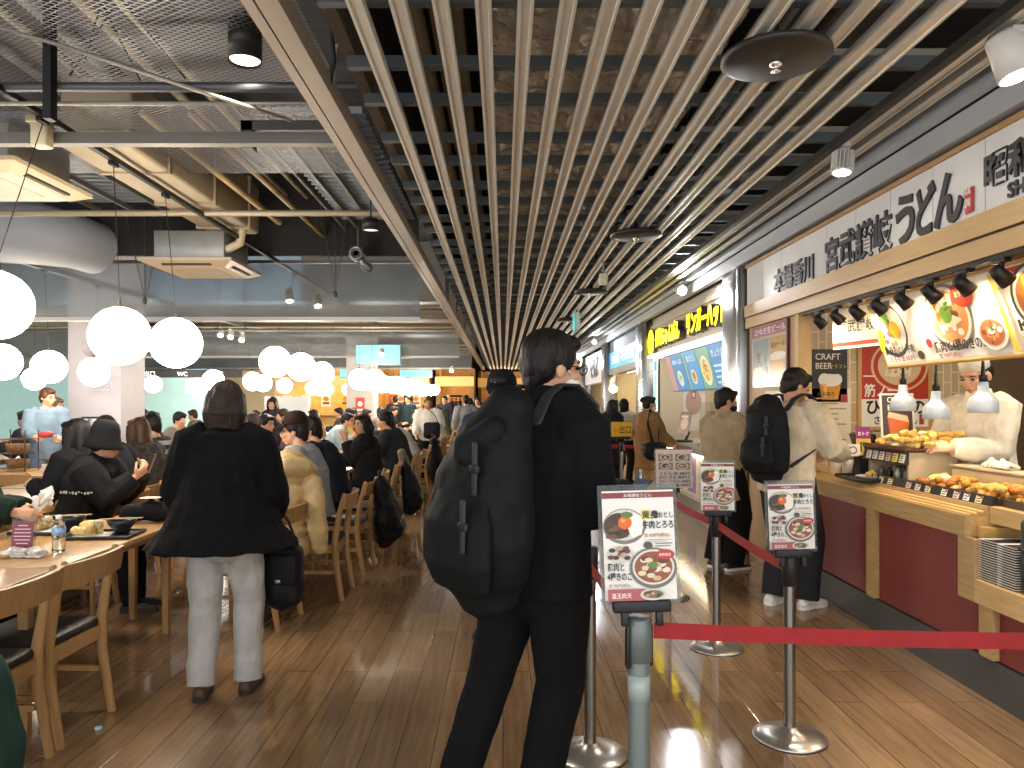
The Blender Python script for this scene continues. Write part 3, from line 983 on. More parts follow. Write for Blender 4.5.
# ---- posters
b = Board(.9, .1, '#8e2c5e').text('さぬき生ビール', .06, .022, .07, '#f4e6ee', .015, w=.8).build('poster', (XF + .026, 7.3, 2.112), RIGHT_U, UP, label='purple banner with white writing above the beer poster', cat='poster')
bd = Board(.64, .82, '#d7dde0', rough=.2)
bd.rect(.0, .0, .64, .05, '#b4a894').rect(.33, .05, .3, .75, '#cfa660').rect(.02, .05, .3, .75, '#97a6ae')
bd.poly([(.06, .05), (.2, .05), (.2, .38), (.165, .45), (.165, .6), (.09, .6), (.09, .45), (.06, .38)], '#5a3b22').rect(.065, .15, .13, .18, '#e8e0cc').oval(.13, .24, .05, .06, '#9c8136').rect(.09, .57, .075, .05, '#c9a23a')
bd.poly([(.24, .05), (.3, .05), (.3, .3), (.28, .36), (.28, .5), (.255, .5), (.255, .36), (.24, .3)], '#3d4a33')
bd.poly([(.4, .05), (.56, .05), (.6, .42), (.36, .42)], '#d98e26').poly([(.36, .42), (.6, .42), (.61, .52), (.35, .52)], '#f4ead2').oval(.48, .5, .13, .05, '#fbf5e6').poly([(.4, .1), (.44, .1), (.43, .4), (.39, .4)], '#eab555')
bd.text('生ビール', .36, .63, .085, '#4a2d18', .02, w=.24)
bd.mb.v = [(a * 1.42, b_ * .56, c_) for a, b_, c_ in bd.mb.v]
bd.build('poster', (XF + .026, 7.3, 1.64), RIGHT_U, UP, label='big beer poster with bottle and glass on the wooden panel beside the steel pillar', cat='poster')
MB().box(XF + .006, XF + .029, 6.35, 6.38, 1.62, 2.215).build('poster_rail', mat('#5d2438', .5), label='narrow maroon strip along the right side of the beer poster', cat='strip')
Board(.62, .24, '#d8c9b0').text('お持ち帰り', .06, .08, .1, '#8a5a4a', .01, w=.5).build('poster', (XF + .026, 6.95, 1.36), RIGHT_U, UP, label='small pale notice below the beer poster', cat='poster')

XU, = [V((1, 0, 0))]
yw = YD - .008
bd = Board(.36, .46, '#353432')
bd.text('CRAFT', .08, .37, .075, '#efe7d8', .012, w=.22).text('BEER', .08, .29, .075, '#efe7d8', .012, w=.15).text('クラフト', .2, .295, .04, '#d2b659', .01)
bd.poly([(.14, .02), (.28, .02), (.31, .19), (.11, .19)], '#e0982e').oval(.21, .19, .105, .055, '#f6efe0').oval(.16, .2, .05, .05, '#f6efe0').oval(.27, .2, .045, .045, '#f6efe0').poly([(.16, .04), (.19, .04), (.175, .16), (.145, .16)], '#f1c469')
bd.build('poster', PT(806, 402, yw), XU, UP, label='black craft beer poster with a foaming glass on the tile wall', cat='poster')
bd = Board(.34, .5, '#eadfc8')
for i in range(9):
    bd.rect(.03, .05 + i * .045, .2 if i % 3 else .27, .012, '#b09a7c')
bd.rect(.25, .38, .06, .07, '#a8443a')
bd.text('お品書き', .04, .44, .04, '#5b4636', .01)
bd.build('poster', PT(812, 446, yw), XU, UP, label='pale menu sheet on the tile wall behind the man in the cream top', cat='poster')
# red festival poster with a bowl drawing
t = thing('framed_poster', 'large framed red and white poster with black brush writing behind the heat lamps', 'poster', PT(893, 430, yw))
p0 = PT(857, 430, yw)
MB().box(p0.x, p0.x + .64, yw - .02, yw, p0.z, p0.z + .82).build('frame', wood('#c79d62', .5, ax=2), t)
bd = Board(.58, .76, '#f1ead9')
bd.rect(0, .24, .58, .52, '#b63a26')
for r in (.25, .23, .19):
    bd.oval(.33, .53, r, r * .9, '#d8b98c' if r in (.25, .19) else '#b63a26')
for i in range(12):
    bd.oval(.33 + .14 * cos(i * 2.4) * (i % 4) / 4, .53 + .12 * sin(i * 2.4) * (i % 4) / 4, .055, .018, ['#b63a26', '#e9d9b8', '#a9744a'][i % 3], 10)
for i in range(5):
    bd.poly([(.2 + .05 * i, .44), (.22 + .05 * i, .44), (.26 + .05 * i, .66), (.24 + .05 * i, .66)], '#e9d9b8')
bd.text('一', .01, .4, .1, '#f1ead9', .02).text('筋ノ一', .02, .27, .12, '#f1ead9', .02, w=.3).text('粉', .46, .56, .11, '#f1ead9', .02)
bd.text('ひとつの', .03, .12, .14, '#1d1a18', .03, w=.52).text('さぬきうどん', .1, .025, .085, '#1d1a18', .02, w=.38).rect(.5, .02, .04, .09, '#b6442e')
bd.build('print', (p0.x + .03, yw - .0215, p0.z + .03), XU, UP, t)

# white cloth sign under the beam
a0 = V((XF + .36, 5.62, 2.13))
uv = V((.5, -1.0, .02)).normalized()
t = thing('hanging_sign', 'small white hanging board with brush writing, left of the picture menu', 'sign', (a0.x, a0.y, 1.88))
bd = Board(.62, .31, '#efe6d2', thick=.015)
bd.rect(0, .02, .62, .03, '#c0442c').rect(0, .0, .62, .02, '#f4eee2')
bd.text('宮武讃岐', .04, .13, .1, '#222', .012, w=.28).text('うどん', .34, .13, .13, '#222', .02, w=.26)
a1 = PT(833, 350, 5.75)
bd.build('board', a1, V((.42, -.55, .03)), UP, t)
MB().tube([a1 + V((.05, -.05, .31)), a1 + V((.05, -.05, .44))], .004).tube([a1 + V((.3, -.4, .31)), a1 + V((.3, -.4, .44))], .004).build('hanger', BLK(), t)

# picture menu board, tilted towards the guests
tp = PT(866, 303, 5.2)
bt = PT(888, 367, 5.2)
vdir = tp - bt
hgt = vdir.length
t = thing('picture_menu', 'long tilted board of udon bowl photos hanging over the counter', 'menu board', (bt.x, 4.0, bt.z))
uN = V((0, -1, 0))
wdt = 2.9
em = .0
bd = Board(wdt, hgt, '#e9dcc2', thick=.03, emis=em)
bd.rect(.01, .02, .52, hgt - .04, '#f3efe8').rect(.53, .02, .78, hgt - .04, '#f5f0e6').rect(1.33, .02, .62, hgt - .04, '#f3ecd9').rect(1.97, .02, .9, hgt - .04, '#f3ecd9')
bd.poly([(.01, hgt - .02), (.3, hgt - .02), (.12, .1), (.01, .1)], '#6d6a66')
bd.poly([(.35, .04), (.5, .04), (.5, hgt - .05), (.42, hgt - .05)], '#d9d2c8')
bd.bowl(.19, .25, .19, '#55504a', '#e6ddcc', ('#7c4a34', '#93603f', '#efe6d6', '#b98a5c'), None, 1.0, 3, 34).oval(.25, .25, .055, .06, '#f0a818').oval(.16, .35, .06, .04, '#6fa83a')
bd.poly([(.0, .12), (.05, .1), (.1, .25), (.05, .3)], '#e6d21f')
bd.text('黄身おとし牛肉', .05, .09, .062, '#2a2522', .018, w=.36).text('とろろ 並 650円', .08, .035, .04, '#a03e28', .012, w=.3).oval(.46, .06, .035, .03, '#5a4634')
bd.bowl(.86, .265, .22, '#7f7368', '#d9955c', ('#a9522f', '#7c4a34', '#f2e6d2', '#efe0c0', '#c77e48'), '#7ba63a', .92, 5, 40)
bd.oval(1.05, hgt - .09, .095, .075, '#cf3f26').text('おすすめ', .985, hgt - .1, .04, '#fff3e4', .01, w=.13)
bd.oval(.6, .13, .03, .03, '#b8352a').text('豚肉と4種のきのこ', .64, .07, .075, '#2a2522', .02, w=.5).text('並 790円(税込)', .66, .028, .035, '#a03e28', .01)
bd.bowl(1.2, .14, .12, '#e9e2d6', '#a5603c', ('#7a3d28', '#c78a5c', '#efe0cf'), None, .8, 8)
bd.rect(1.33, .02, .035, hgt - .04, '#e3bd3a', -.02)
bd.rect(1.38, hgt - .09, .55, .075, '#c23f25').text('カツカレー', 1.45, hgt - .078, .055, '#fff0dc', .01, w=.4)
bd.bowl(1.62, .28, .19, '#4d4741', '#a2622f', ('#d9842f', '#c56c22', '#7a4a25'), None, .95, 11, 26)
for i in range(4):
    bd.poly([(1.53 + .06 * i, .2), (1.57 + .06 * i, .2), (1.60 + .06 * i, .4), (1.55 + .06 * i, .41)], ['#d9802c', '#e39a43'][i % 2])
bd.oval(1.58, .22, .04, .03, '#6fa83a')
bd.text('KATSU', 1.42, .13, .085, '#2a2522', .02, w=.45).text('とんかつカレーうどん', 1.42, .06, .05, '#2a2522', .012, w=.46).oval(1.9, .12, .03, .03, '#cf3f26')
bd.rect(1.99, hgt - .09, .85, .075, '#c23f25').oval(2.03, hgt - .052, .03, .03, '#fff0dc').bowl(2.35, .28, .22, '#6a6763', '#e9e2d2', ('#f1ead9', '#d8cdb6', '#b98a5c'), None, .9, 13)
bd.text('きつねうどん', 2.05, .09, .08, '#2a2522', .02, w=.7)
bd.build('picture_face', bt, uN, vdir, t)
nrm = uN.cross(vdir.normalized())
mb = MB()
for (p, q) in ((bt, bt + uN * wdt), (tp, tp + uN * wdt), (bt, tp), (bt + uN * wdt, tp + uN * wdt)):
    d = (q - p).normalized()
    mb.tube([p - d * .012 - nrm * .016, q + d * .012 - nrm * .016], (.017, .026) if False else .02, 6, None, ('f', 'f'))
mb.build('frame', wood('#cda35f', .45), t)
mb = MB()
for yy in (5.0, 4.0, 3.0):
    mb.tube([(tp.x - .01, yy, tp.z + .02), (tp.x + .06, yy, 2.72)], .01)
mb.build('hanger', BLK(), t)
# black display spots over the picture menu
dm = mat('#161514', .45)
for i in range(10):
    y = 5.75 - .3 * i
    x = 2.425
    t = thing('display_spot', 'black display spotlight under the wooden beam, %s from the left' % ORD[i], 'spotlight', (x, y, 2.19), 'black display spotlights')
    MB().cyl((0, 0, 0), (0, 0, -.05), .014, n=10).rbox((0, 0, -.005), (.04, .1, .02), .004).build('mount', dm, t, False)
    d = V((.6, .0, -.55)).normalized()
    rot = d.to_track_quat('Z', 'Y').to_matrix()
    MB().lathe([(0, -.05), (.03, -.05), (.034, -.02), (.042, .05), (.036, .05), (.03, .03), (0, .028)], (0, 0, -.075), 14, rot).build('housing', dm, t, False)
    MB().lathe([(0, 0), (.034, 0)], V((0, 0, -.075)) + rot @ V((0, 0, .046)), 12, rot).build('lens', mat('#ffe2b0', .3, emis=14.), t, False)
    if i % 2 == 0:
        SPOTS.append((V((x, y, 2.19)) + V((0, 0, -.075)) + d * .07, d, 7, (1, .86, .64), 120))
MB().box(2.41, 2.44, .9, 6.08, 2.196, 2.218).build('light_track', dm, label='black track under the wooden beam holding the display spotlights', cat='light track')

# ---- the counter
t = thing('service_counter', 'long wooden serving counter with dark red panels and black plinth', 'counter', (2.7, 4.5, 0))
YS = 3.98          # where the counter steps down to the tray shelf
XA = 2.45
MB().box(XA, 2.52, YS, 7.3, .785, .895).build('apron', W2, t)
MB().box(2.521, 3.0, YS, 7.3, .84, .895).build('worktop', W1, t)
mb = MB()
for i in range(3):
    mb.rbox((XA + .022 + .036 * i, (YS + 6.6) / 2, .9 + .008 * i), (.022, 6.6 - YS, .014), .004)
mb.build('tray_rail', wood('#d9b272', .4), t)
MB().box(XA + .12, 3.0, YS, 7.2, .8955, .945).build('step', W1, t)
MB().box(XA, 2.52, .8, 3.899, .46, .58).box(2.521, 3.0, .8, 3.899, .52, .58).build('tray_shelf', W1, t, label='lower pale wooden shelf for trays')
MB().box(XA, XA + .065, 3.90, 4.04, .46, .784).build('step_post', W2, t)
MB().box(XA + .066, 3.0, YS - .055, YS - .001, .5805, .84).build('recess_wall', wood('#d3ab68', .45, ax=0), t)
for y in (7.24, 5.02, 3.82, 2.7):
    MB().box(2.455, 2.52, y - .06, y + .05, .2, .784 if y > YS else .459).build('post', W2, t)
rp = mat('#7c2a25', .45, var=.06, vs=3)
for i, (a, b2, z) in enumerate(((7.17, 5.08, .784), (4.95, 3.88, .784), (3.75, 2.76, .459), (2.63, .8, .459))):
    MB().box(2.485, 2.53, b2, a, .2, z).build('panel', rp, t)
MB().prism([(2.44, 0), (2.475, .19), (2.6, .19), (2.6, 0)], (0, .8, 0), (1, 0, 0), (0, 0, 1), (0, 6.5, 0)).build('plinth', mat('#3d3b38', .5, var=.15, vs=3), t)
# boxes of food behind: front ledge with price strip
t = thing('price_strip', 'sloping black strip of white price cards along the food trays', 'price strip', (2.6, 4.5, .95))
y0, y1 = 5.2, 3.98
MB().prism([(2.585, .946), (2.6, .946), (2.618, .998), (2.603, .998)], (0, y1, 0), (1, 0, 0), (0, 0, 1), (0, y0 - y1, 0)).build('strip', mat('#2b2a29', .5), t)
rnd = random.Random(8)
slope = V((.018, 0, .052)).normalized()
for i, px in enumerate((869, 879, 888, 906, 915, 925, 941, 953, 963, 975)):
    y = YX(px, 2.6) - .02
    bd = Board(.055, .042, ['#f2efe6', '#efe6b4', '#f2efe6', '#e9d6cf'][i % 4 if i != 2 else 1], thick=.002)
    for j in range(3):
        bd.rect(.008, .008 + .014 * j, .03 + .015 * rnd.random(), .006, '#5a4c44')
    bd.rect(.04, .028, .016, .016, '#a8483a')
    bd.build('price_card', V((2.5815, y, .946)) + slope * .005, RIGHT_U, slope, t)
# shallow wooden food trays
fry = [mat(c, .55, var=.25, vs=40, bump=.9, bs=70) for c in ('#d99a3c', '#c77f2b', '#e6b65a', '#b86a24')]
pale = [mat(c, .5, var=.2, vs=40, bump=.9, bs=70) for c in ('#f0d690', '#e8c878', '#f3e2b4')]
for i, (ya, yb, lab) in enumerate(((4.92, 4.44, 'dark shallow tray of small mixed fritters behind the price strip'), (4.42, 3.99, 'dark shallow tray of chicken tempura in the middle of the food ledge'), (3.97, 3.2, 'wide dark tray of long fried tempura at the near end of the food ledge'))):
    t = thing('food_tray', lab, 'tray', (2.85, (ya + yb) / 2, .946))
    mb = MB()
    z = .947
    mb.box(2.64, 2.87, yb, ya, z, z + .012).box(2.64, 2.655, yb, ya, z + .012, z + .04).box(2.855, 2.87, yb, ya, z + .012, z + .05).box(2.655, 2.855, yb, yb + .012, z + .012, z + .04).box(2.655, 2.855, ya - .012, ya, z + .012, z + .04)
    mb.build('tray', mat('#4a3a2c', .5), t)
MB().box(XA + .13, 3.05, 3.1, 3.975, .86, .9455).build('food_ledge', W1, label='wooden ledge over the tray shelf holding the fried food', cat='ledge')
for nm, lab in (('z', 0),):
    pass


def lump(seed, L, r, m):
    rnd = random.Random(seed)
    mb = MB()
    k = 7
    pts = [(L * (i / (k - 1) - .5), rnd.uniform(-.1, .1) * L * .3, rnd.uniform(-.004, .004)) for i in range(k)]
    mb.tube(pts, [r * rnd.uniform(.7, 1.15) for _ in range(k)], 9)
    for i in range(6):
        p = rnd.choice(pts)
        mb.ell((p[0] + rnd.uniform(-.01, .01), p[1] + rnd.uniform(-.5, .5) * r, p[2] + rnd.uniform(-.3, .5) * r), r * rnd.uniform(.4, .7), None, 8, 6)
    return remesh(mb, .0055, 1, .0035, 60, seed)


long_ = [lump(s, .17, .023, None) for s in range(4)]
short_ = [lump(s + 10, .08, .026, None) for s in range(4)]
PROTO = {}


def piece(name, me, m, loc, rz, tilt, label, cat, group):
    key = (me.name, m.name)
    if key not in PROTO:
        q = me.copy(); q.materials.clear(); q.materials.append(m); PROTO[key] = q
    o = bpy.data.objects.new(name, PROTO[key])
    o.location = loc
    o.rotation_euler = (tilt[0], tilt[1], rz)
    tag(o, label, cat, group)
    LINK.append(o)


rnd = random.Random(21)
for lay, n in ((0, 10), (1, 8), (2, 5)):
    for i in range(n):
        y = 3.28 + .62 * (i + .5) / n + rnd.uniform(-.02, .02)
        piece('fried_tempura', rnd.choice(long_), rnd.choice(fry[:3]), (2.755 + rnd.uniform(-.015, .015), y, .982 + .034 * lay), rnd.uniform(-.5, .5), (0, rnd.uniform(-.12, .12)), 'long golden fried tempura in the wide near tray', 'tempura', 'long tempura in the near tray')
for lay, n in ((0, 9), (1, 6)):
    for i in range(n):
        piece('chicken_tempura', rnd.choice(short_), rnd.choice(fry[:3]), (2.70 + .115 * (i % 3) / 2 + rnd.uniform(-.01, .01), 4.08 + .11 * (i // 3) + rnd.uniform(-.02, .02), .985 + .036 * lay), rnd.uniform(0, 3), (0, rnd.uniform(-.2, .2)), 'stubby golden tempura in the middle tray', 'tempura', 'stubby tempura in the middle tray')
for lay, n in ((0, 12), (1, 8)):
    for i in range(n):
        piece('fritter', rnd.choice(short_), (fry + pale)[rnd.randrange(7)], (2.70 + .115 * (i % 3) / 2 + rnd.uniform(-.01, .01), 4.5 + .105 * (i // 3) + rnd.uniform(-.02, .02), .985 + .036 * lay), rnd.uniform(0, 3), (0, rnd.uniform(-.2, .2)), 'small mixed fritter in the tray behind the price strip', 'fritter', 'small fritters in the far tray')
# heated display case with the upper tray
t = thing('display_case', 'raised food display with brown top tray and price cards, under the heat lamps', 'display case', (2.85, 4.97, .95))
cx = 2.66
MB().box(cx + .02, 3.0, 4.955, 4.975, .9456, 1.165).box(2.98, 3.0, 4.975, 5.45, .9456, 1.165).box(cx + .02, 3.0, 5.45, 5.47, .9456, 1.165).build('side', mat('#cdb894', .45), t)
MB().prism([(cx - .02, 1.085), (cx + .02, 1.085), (cx + .02, 1.17), (cx, 1.17)], (0, 4.95, 0), (1, 0, 0), (0, 0, 1), (0, .56, 0)).build('front_strip', mat('#2d2c2d', .5), t)
MB().rbox((2.84, 5.22, 1.182), (.4, .58, .02), .006).box(2.64, 2.66, 4.93, 5.51, 1.19, 1.205).box(3.02, 3.04, 4.93, 5.51, 1.19, 1.205).build('top_tray', mat('#5a3322', .5), t)
for i in range(6):
    y = 5.46 - .09 * i
    bd = Board(.066, .058, ['#e9e4da', '#dcd9d2', '#e8e3d8', '#d9a89c', '#e7d96a', '#eee9df'][i], thick=.002)
    for j in range(3):
        bd.rect(.008, .01 + .015 * j, .03 + .016 * rnd.random(), .006, '#4a4039')
    bd.build('price_card', V((cx - .0185, y, 1.097)), RIGHT_U, V((.02, 0, .085)), t)
for lay, n in ((0, 15), (1, 10), (2, 4)):
    for i in range(n):
        piece('tempura', rnd.choice(short_ + long_[:2]), rnd.choice(pale + fry[2:3]), (2.72 + .22 * (i % 3) / 2 + rnd.uniform(-.02, .02), 4.98 + .1 * (i // 3) + rnd.uniform(-.02, .02), 1.212 + .036 * lay), rnd.uniform(0, 3), (0, rnd.uniform(-.15, .15)), 'pale battered tempura piled on the raised display tray', 'tempura', 'pale tempura on the raised tray')
# cans and bundles under the display (dark sauce bottles)
t = None
for i in range(7):
    x, y = 2.70 + .07 * (i % 2), 5.02 + .055 * i
    MB().lathe([(0, 0), (.02, 0), (.022, .07), (.01, .09), (.012, .1), (0, .1)], (x, y, .9458), 10).build('sauce_bottle', mat(['#6f6a66', '#2d2724', '#b9b4aa'][i % 3], .3, .2), label='small sauce bottle standing in the dark gap under the raised display tray', cat='bottle', group='sauce bottles under the display')
# heat lamps
lampw = mat('#b4bcc4', .35, .1)
for i, (px, zb, Y, lab) in enumerate(((903, 411, 5.15, 'white dome heat lamp over the raised tray, farthest of three'), (936, 419, 4.85, 'white dome heat lamp in the middle of the three'), (983, 413, 4.35, 'white dome heat lamp nearest of the three, by the cook'))):
    p = PT(px, zb, Y)
    t = thing('heat_lamp', lab, 'heat lamp', p, 'dome heat lamps')
    MB().lathe([(.077, .0), (.08, .004), (.079, .062), (.07, .086), (.041, .11), (.03, .13), (.028, .176), (.025, .18), (0, .18), (0, .176), (.024, .17), (.024, .13), (.036, .105), (.065, .082), (.073, .06), (.075, 0)], (0, 0, 0), 28).build('shade', lampw, t, False)
    MB().lathe([(0, .18), (.022, .18), (.022, .215), (.012, .225), (.008, .3), (0, .3)], (0, 0, .001), 16).build('socket', BLK(), t, False)
    MB().tube([(0, 0, .3), (0, 0, 2.715 - p.z)], .006, 6).build('cord', BLK(), t, False)
    MB().ell((0, 0, .055), (.032, .032, .04), None, 14, 10).build('bulb', mat('#ffd9a0', .3, emis=16.), t, False)
    SPOTS.append((V((p.x, p.y, p.z + .005)), V((0, 0, -1)), 5, (1, .82, .52), 115))
# register corner
t = thing('cash_register', 'dark grey cash register with black screen at the far end of the counter', 'cash register', (2.78, 5.9, .945))
MB().rbox((2.85, 5.9, 1.0), (.32, .4, .1), .015).build('base', mat('#4a4a4c', .5), t)
MB().rbox((2.86, 5.9, 1.14), (.05, .36, .24), .012, rot=Matrix.Rotation(-.35, 4, 'Y')).build('screen', mat('#1c1d20', .25), t)
MB().tube([(2.87, 5.9, 1.05), (2.87, 5.9, 1.12)], .03).build('stand', BLK(), t)
t = thing('standing_card', 'magenta standing card with a big yellow ten beside the cash register', 'card', PT(876, 455, 5.55))
bd = Board(.1, .22, '#8e2268').rect(.0, .0, .1, .13, '#e2b62e').text('10', .012, .035, .1, '#3a1a10', .02, w=.076).text('おトク', .012, .155, .035, '#ffffff', .01, w=.076)
p = PT(857, 456, 5.6)
bd.build('card', p, V((1, -.3, 0)), V((0, .12, 1)), t)
MB().box(p.x + .01, p.x + .08, p.y - .02, p.y + .07, .946, p.z + .006).build('foot', BLK(), t)
t = thing('standing_card', 'framed drink card with an orange glass standing behind the raised tray', 'card', PT(895, 445, 5.6))
bd = Board(.24, .42, '#e9e1d2').rect(.015, .015, .21, .39, '#4b3a2e').text('ON', .05, .35, .06, '#f1ebdc', .01).text('BEER', .05, .29, .06, '#f1ebdc', .01, w=.15)
bd.poly([(.07, .04), (.17, .04), (.2, .2), (.05, .24)], '#dc6b2a').poly([(.05, .24), (.2, .2), (.19, .25), (.06, .28)], '#f0c9a0')
p = PT(882, 449, 5.62)
bd.build('card', p, V((1, -.15, 0)), V((0, .1, 1)), t)
MB().box(p.x + .05, p.x + .19, p.y - .04, p.y + .06, 1.1, p.z + .01).build('foot', BLK(), t)
MB().box(2.72, 3.0, 5.5, 5.75, .9459, 1.1).build('counter_box', mat('#c7b595', .5), label='beige box behind the raised tray that the drink card stands on', cat='box')
bd = Board(.1, .09, '#efe9df').oval(.05, .045, .03, .03, '#b05a50').oval(.05, .045, .02, .02, '#efe9df')
p = PT(846, 456, 5.62)
bd.build('small_notice', p, V((1, -.3, 0)), V((0, .12, 1)), label='small white card with a round red mark by the register', cat='card')
# tray the customer is using
t = thing('serving_tray', 'black serving tray on the rails before the man in the cream top', 'tray', (2.6, 5.35, .92))
MB().rbox((2.60, 5.35, .952), (.28, .4, .014), .006).rbox((2.60, 5.56, .962), (.28, .014, .022), .005).rbox((2.60, 5.14, .962), (.28, .014, .022), .005).build('tray', mat('#1b1a1b', .35), t)
t = thing('plate', 'pale plate of tempura on the black serving tray', 'plate', (2.6, 5.3, .962))
MB().lathe([(0, 0), (.06, 0), (.1, .016), (.1, .02), (.06, .006), (0, .006)], (2.60, 5.3, .9605), 24).build('plate', mat('#d9d6d0', .3), t)
piece('tempura', long_[1], fry[2], (2.6, 5.3, .99), .9, (0, 0), 'single fried tempura on the plate of the serving tray', 'tempura', None)
for i, (x, y, lab) in enumerate(((2.64, 5.75, 'white paper cup stack left of the serving tray'), (2.62, 5.9, 'pale ceramic cup behind the serving tray'))):
    MB().lathe([(0, 0), (.035, 0), (.045, .11), (.04, .11), (.032, .01), (0, .01)], (x, y, .9455), 18).build('cup', mat('#e6ded0', .4), label=lab, cat='cup')
# stacks of trays on the lower shelf
for s, (x, y) in enumerate(((2.60, 3.83), (2.60, 3.685))):
    for i in range(17):
        t = thing('cafeteria_tray', 'white rimmed tray, %s from the bottom of the %s stack on the low shelf' % (ORD[i], 'far' if s == 0 else 'near'), 'tray', (x, y, .5805 + .0125 * i), 'trays stacked on the low shelf')
        if s == 0 and i == 0:
            a = MB().add(
                [(-.115, -.055, .0075), (.115, -.055, .0075), (.115, .055, .0075), (-.115, .055, .0075), (-.13, -.068, .0078), (.13, -.068, .0078), (.13, .068, .0078), (-.13, .068, .0078),
                 (-.13, -.068, .0115), (.13, -.068, .0115), (.13, .068, .0115), (-.13, .068, .0115)],
                [(0, 1, 5, 4), (1, 2, 6, 5), (2, 3, 7, 6), (3, 0, 4, 7), (4, 5, 9, 8), (5, 6, 10, 9), (6, 7, 11, 10), (7, 4, 8, 11)]).build('rim', mat('#ece9e2', .4), t, False)
            b2 = MB().box(-.122, .122, -.061, .061, 0, .0074).build('base', mat('#232224', .5), t, False)  # dark colour paints in the shaded gaps between stacked trays
            tsrc = (a, b2)
        else:
            for q in tsrc:
                c = q.copy(); c.parent = t; LINK.append(c)
t = thing('black_bin', 'tall black bin standing on the low shelf at the right edge', 'bin', (2.62, 3.46, .58))
MB().rbox((2.62, 3.46, .765), (.3, .28, .36), .03, 3).build('body', mat('#1a1b20', .45), t)
MB().rbox((2.62, 3.46, .8), (.306, .286, .012), .005).build('band', mat('#24252a', .4), t)
# kitchen equipment behind the cook
dk = mat('#5a4d42', .4, .3, var=.15)
t = thing('kitchen_shelf', 'dark kitchen shelving with pans at the right edge behind the cook', 'shelf', (4.3, 4.6, 0))
mb = MB()
for z in (.85, 1.25, 1.55, 1.9):
    mb.box(4.0, 4.7, 2.4, 5.6, z, z + .03)
mb.build('shelf', mat('#8f8477', .35, .7), t)
mb = MB()
for y in (2.4, 4.0, 5.58):
    mb.box(4.0, 4.04, y, y + .03, 0, 2.2).box(4.66, 4.7, y, y + .03, 0, 2.2)
mb.build('upright', mat('#6e6459', .4, .6), t)
for i in range(12):
    y = 2.65 + .25 * i
    z = [.8805, 1.2805, 1.5805][i % 3]
    MB().lathe([(0, 0), (.1, 0), (.11, .14), (.1, .14), (.09, .012), (0, .01)], (4.25, y, z), 20).tube([(4.14, y, z + .11), (3.98, y, z + .12)], .01).build('saucepan', mat(['#3a332e', '#85796c', '#5b4c40'][i % 3], .4, .6), label='metal saucepan on the dark kitchen shelf behind the cook', cat='pan', group='pans on the kitchen shelf')
MB().box(4.05, 4.65, 2.5, 5.5, 0.0, .8).build('kitchen_cabinet', mat('#4a423a', .5), label='low dark cabinet under the kitchen shelf', cat='cabinet')
MB().rbox((4.4, 6.0, .95), (.6, .7, 1.9), .02).build('refrigerator', mat('#6a5a49', .35, .4), label='tall brown grey kitchen fridge behind the heat lamps', cat='fridge')
# cook's bench with a cloth and white cup
t = thing('work_bench', 'steel work bench beside the cook', 'bench', (3.4, 3.9, 0))
MB().rbox((3.35, 3.85, .91), (.34, 1.3, .04), .008).build('top', STEEL(), t)
for x in (3.22, 3.48):
    for y in (3.25, 4.45):
        MB().box(x - .02, x + .02, y - .02, y + .02, 0, .889).build('leg', STEEL(), t)
mb = MB()
for i in range(7):
    mb.tube([(2.92, 4.36 + .035 * i, 1.115), (2.955, 4.37 + .033 * i, 1.135 + .012 * (i % 3)), (3.0, 4.36 + .035 * i, 1.117)], .013, 8)
soft('paper_towel', mb, mat('#e9ddc4', .8), .009, amp=.004, freq=40, label='crumpled white towel lying on the beige container before the cook', cat='towel')
t = thing('food_container', 'long beige metal food container behind the food trays', 'container', (2.96, 4.1, .946))
MB().rbox((2.96, 4.12, 1.015), (.13, 1.45, .136), .012).build('body', mat('#c4b292', .4, .2), t)
MB().rbox((2.96, 4.12, 1.092), (.145, 1.47, .016), .004).build('lid', mat('#d3c4a6', .35, .2), t)

# ------------------------------------------------------------------ shop with yellow letters
t = thing('shop_sign', 'dark channel sign with glowing yellow characters over the second shop', 'sign', (2.5, 10.4, 2.3))
MB().box(2.525, 2.62, 8.25, 12.65, 2.28, 2.9).build('panel', mat('#b9b2a6', .45), t)
MB().box(2.44, 2.64, 8.25, 12.65, 2.235, 2.28).build('light_strip', mat('#fff8ea', .4, emis=.7), t, label='bright white strip under the letters')
ym = mat('#f4d51a', .4, emis=1.5, ec='#f6d90e')
side_m = mat('#3a3229', .5)


def channel(txt, y, z, size, w, n):
    ck = {}
    letters('channel_box', txt, (2.52, y, z), RIGHT_U, UP, size, side_m, .09, .06, t, w)
    letters('letter_face', txt, (2.428, y, z), RIGHT_U, UP, size, ym, .008, .025, t, w)


channel('長崎ちゃんぽん', 11.95, 2.40, .28, 1.62, 7)
channel('リンガーハット', 9.95, 2.405, .31, 1.76, 7)
MB().tube([(2.455, 12.42, 2.48), (2.53, 12.42, 2.48)], .22, 28, None, ('f', 'f')).build('logo_box', side_m, t)
MB().tube([(2.44, 12.42, 2.48), (2.454, 12.42, 2.48)], .21, 28, None, ('f', 'f')).build('logo_disc', ym, t)
letters('logo_mark', 'R', (2.439, 12.49, 2.39), RIGHT_U, UP, .24, mat('#7a5a10', .5), .004, .02, t)
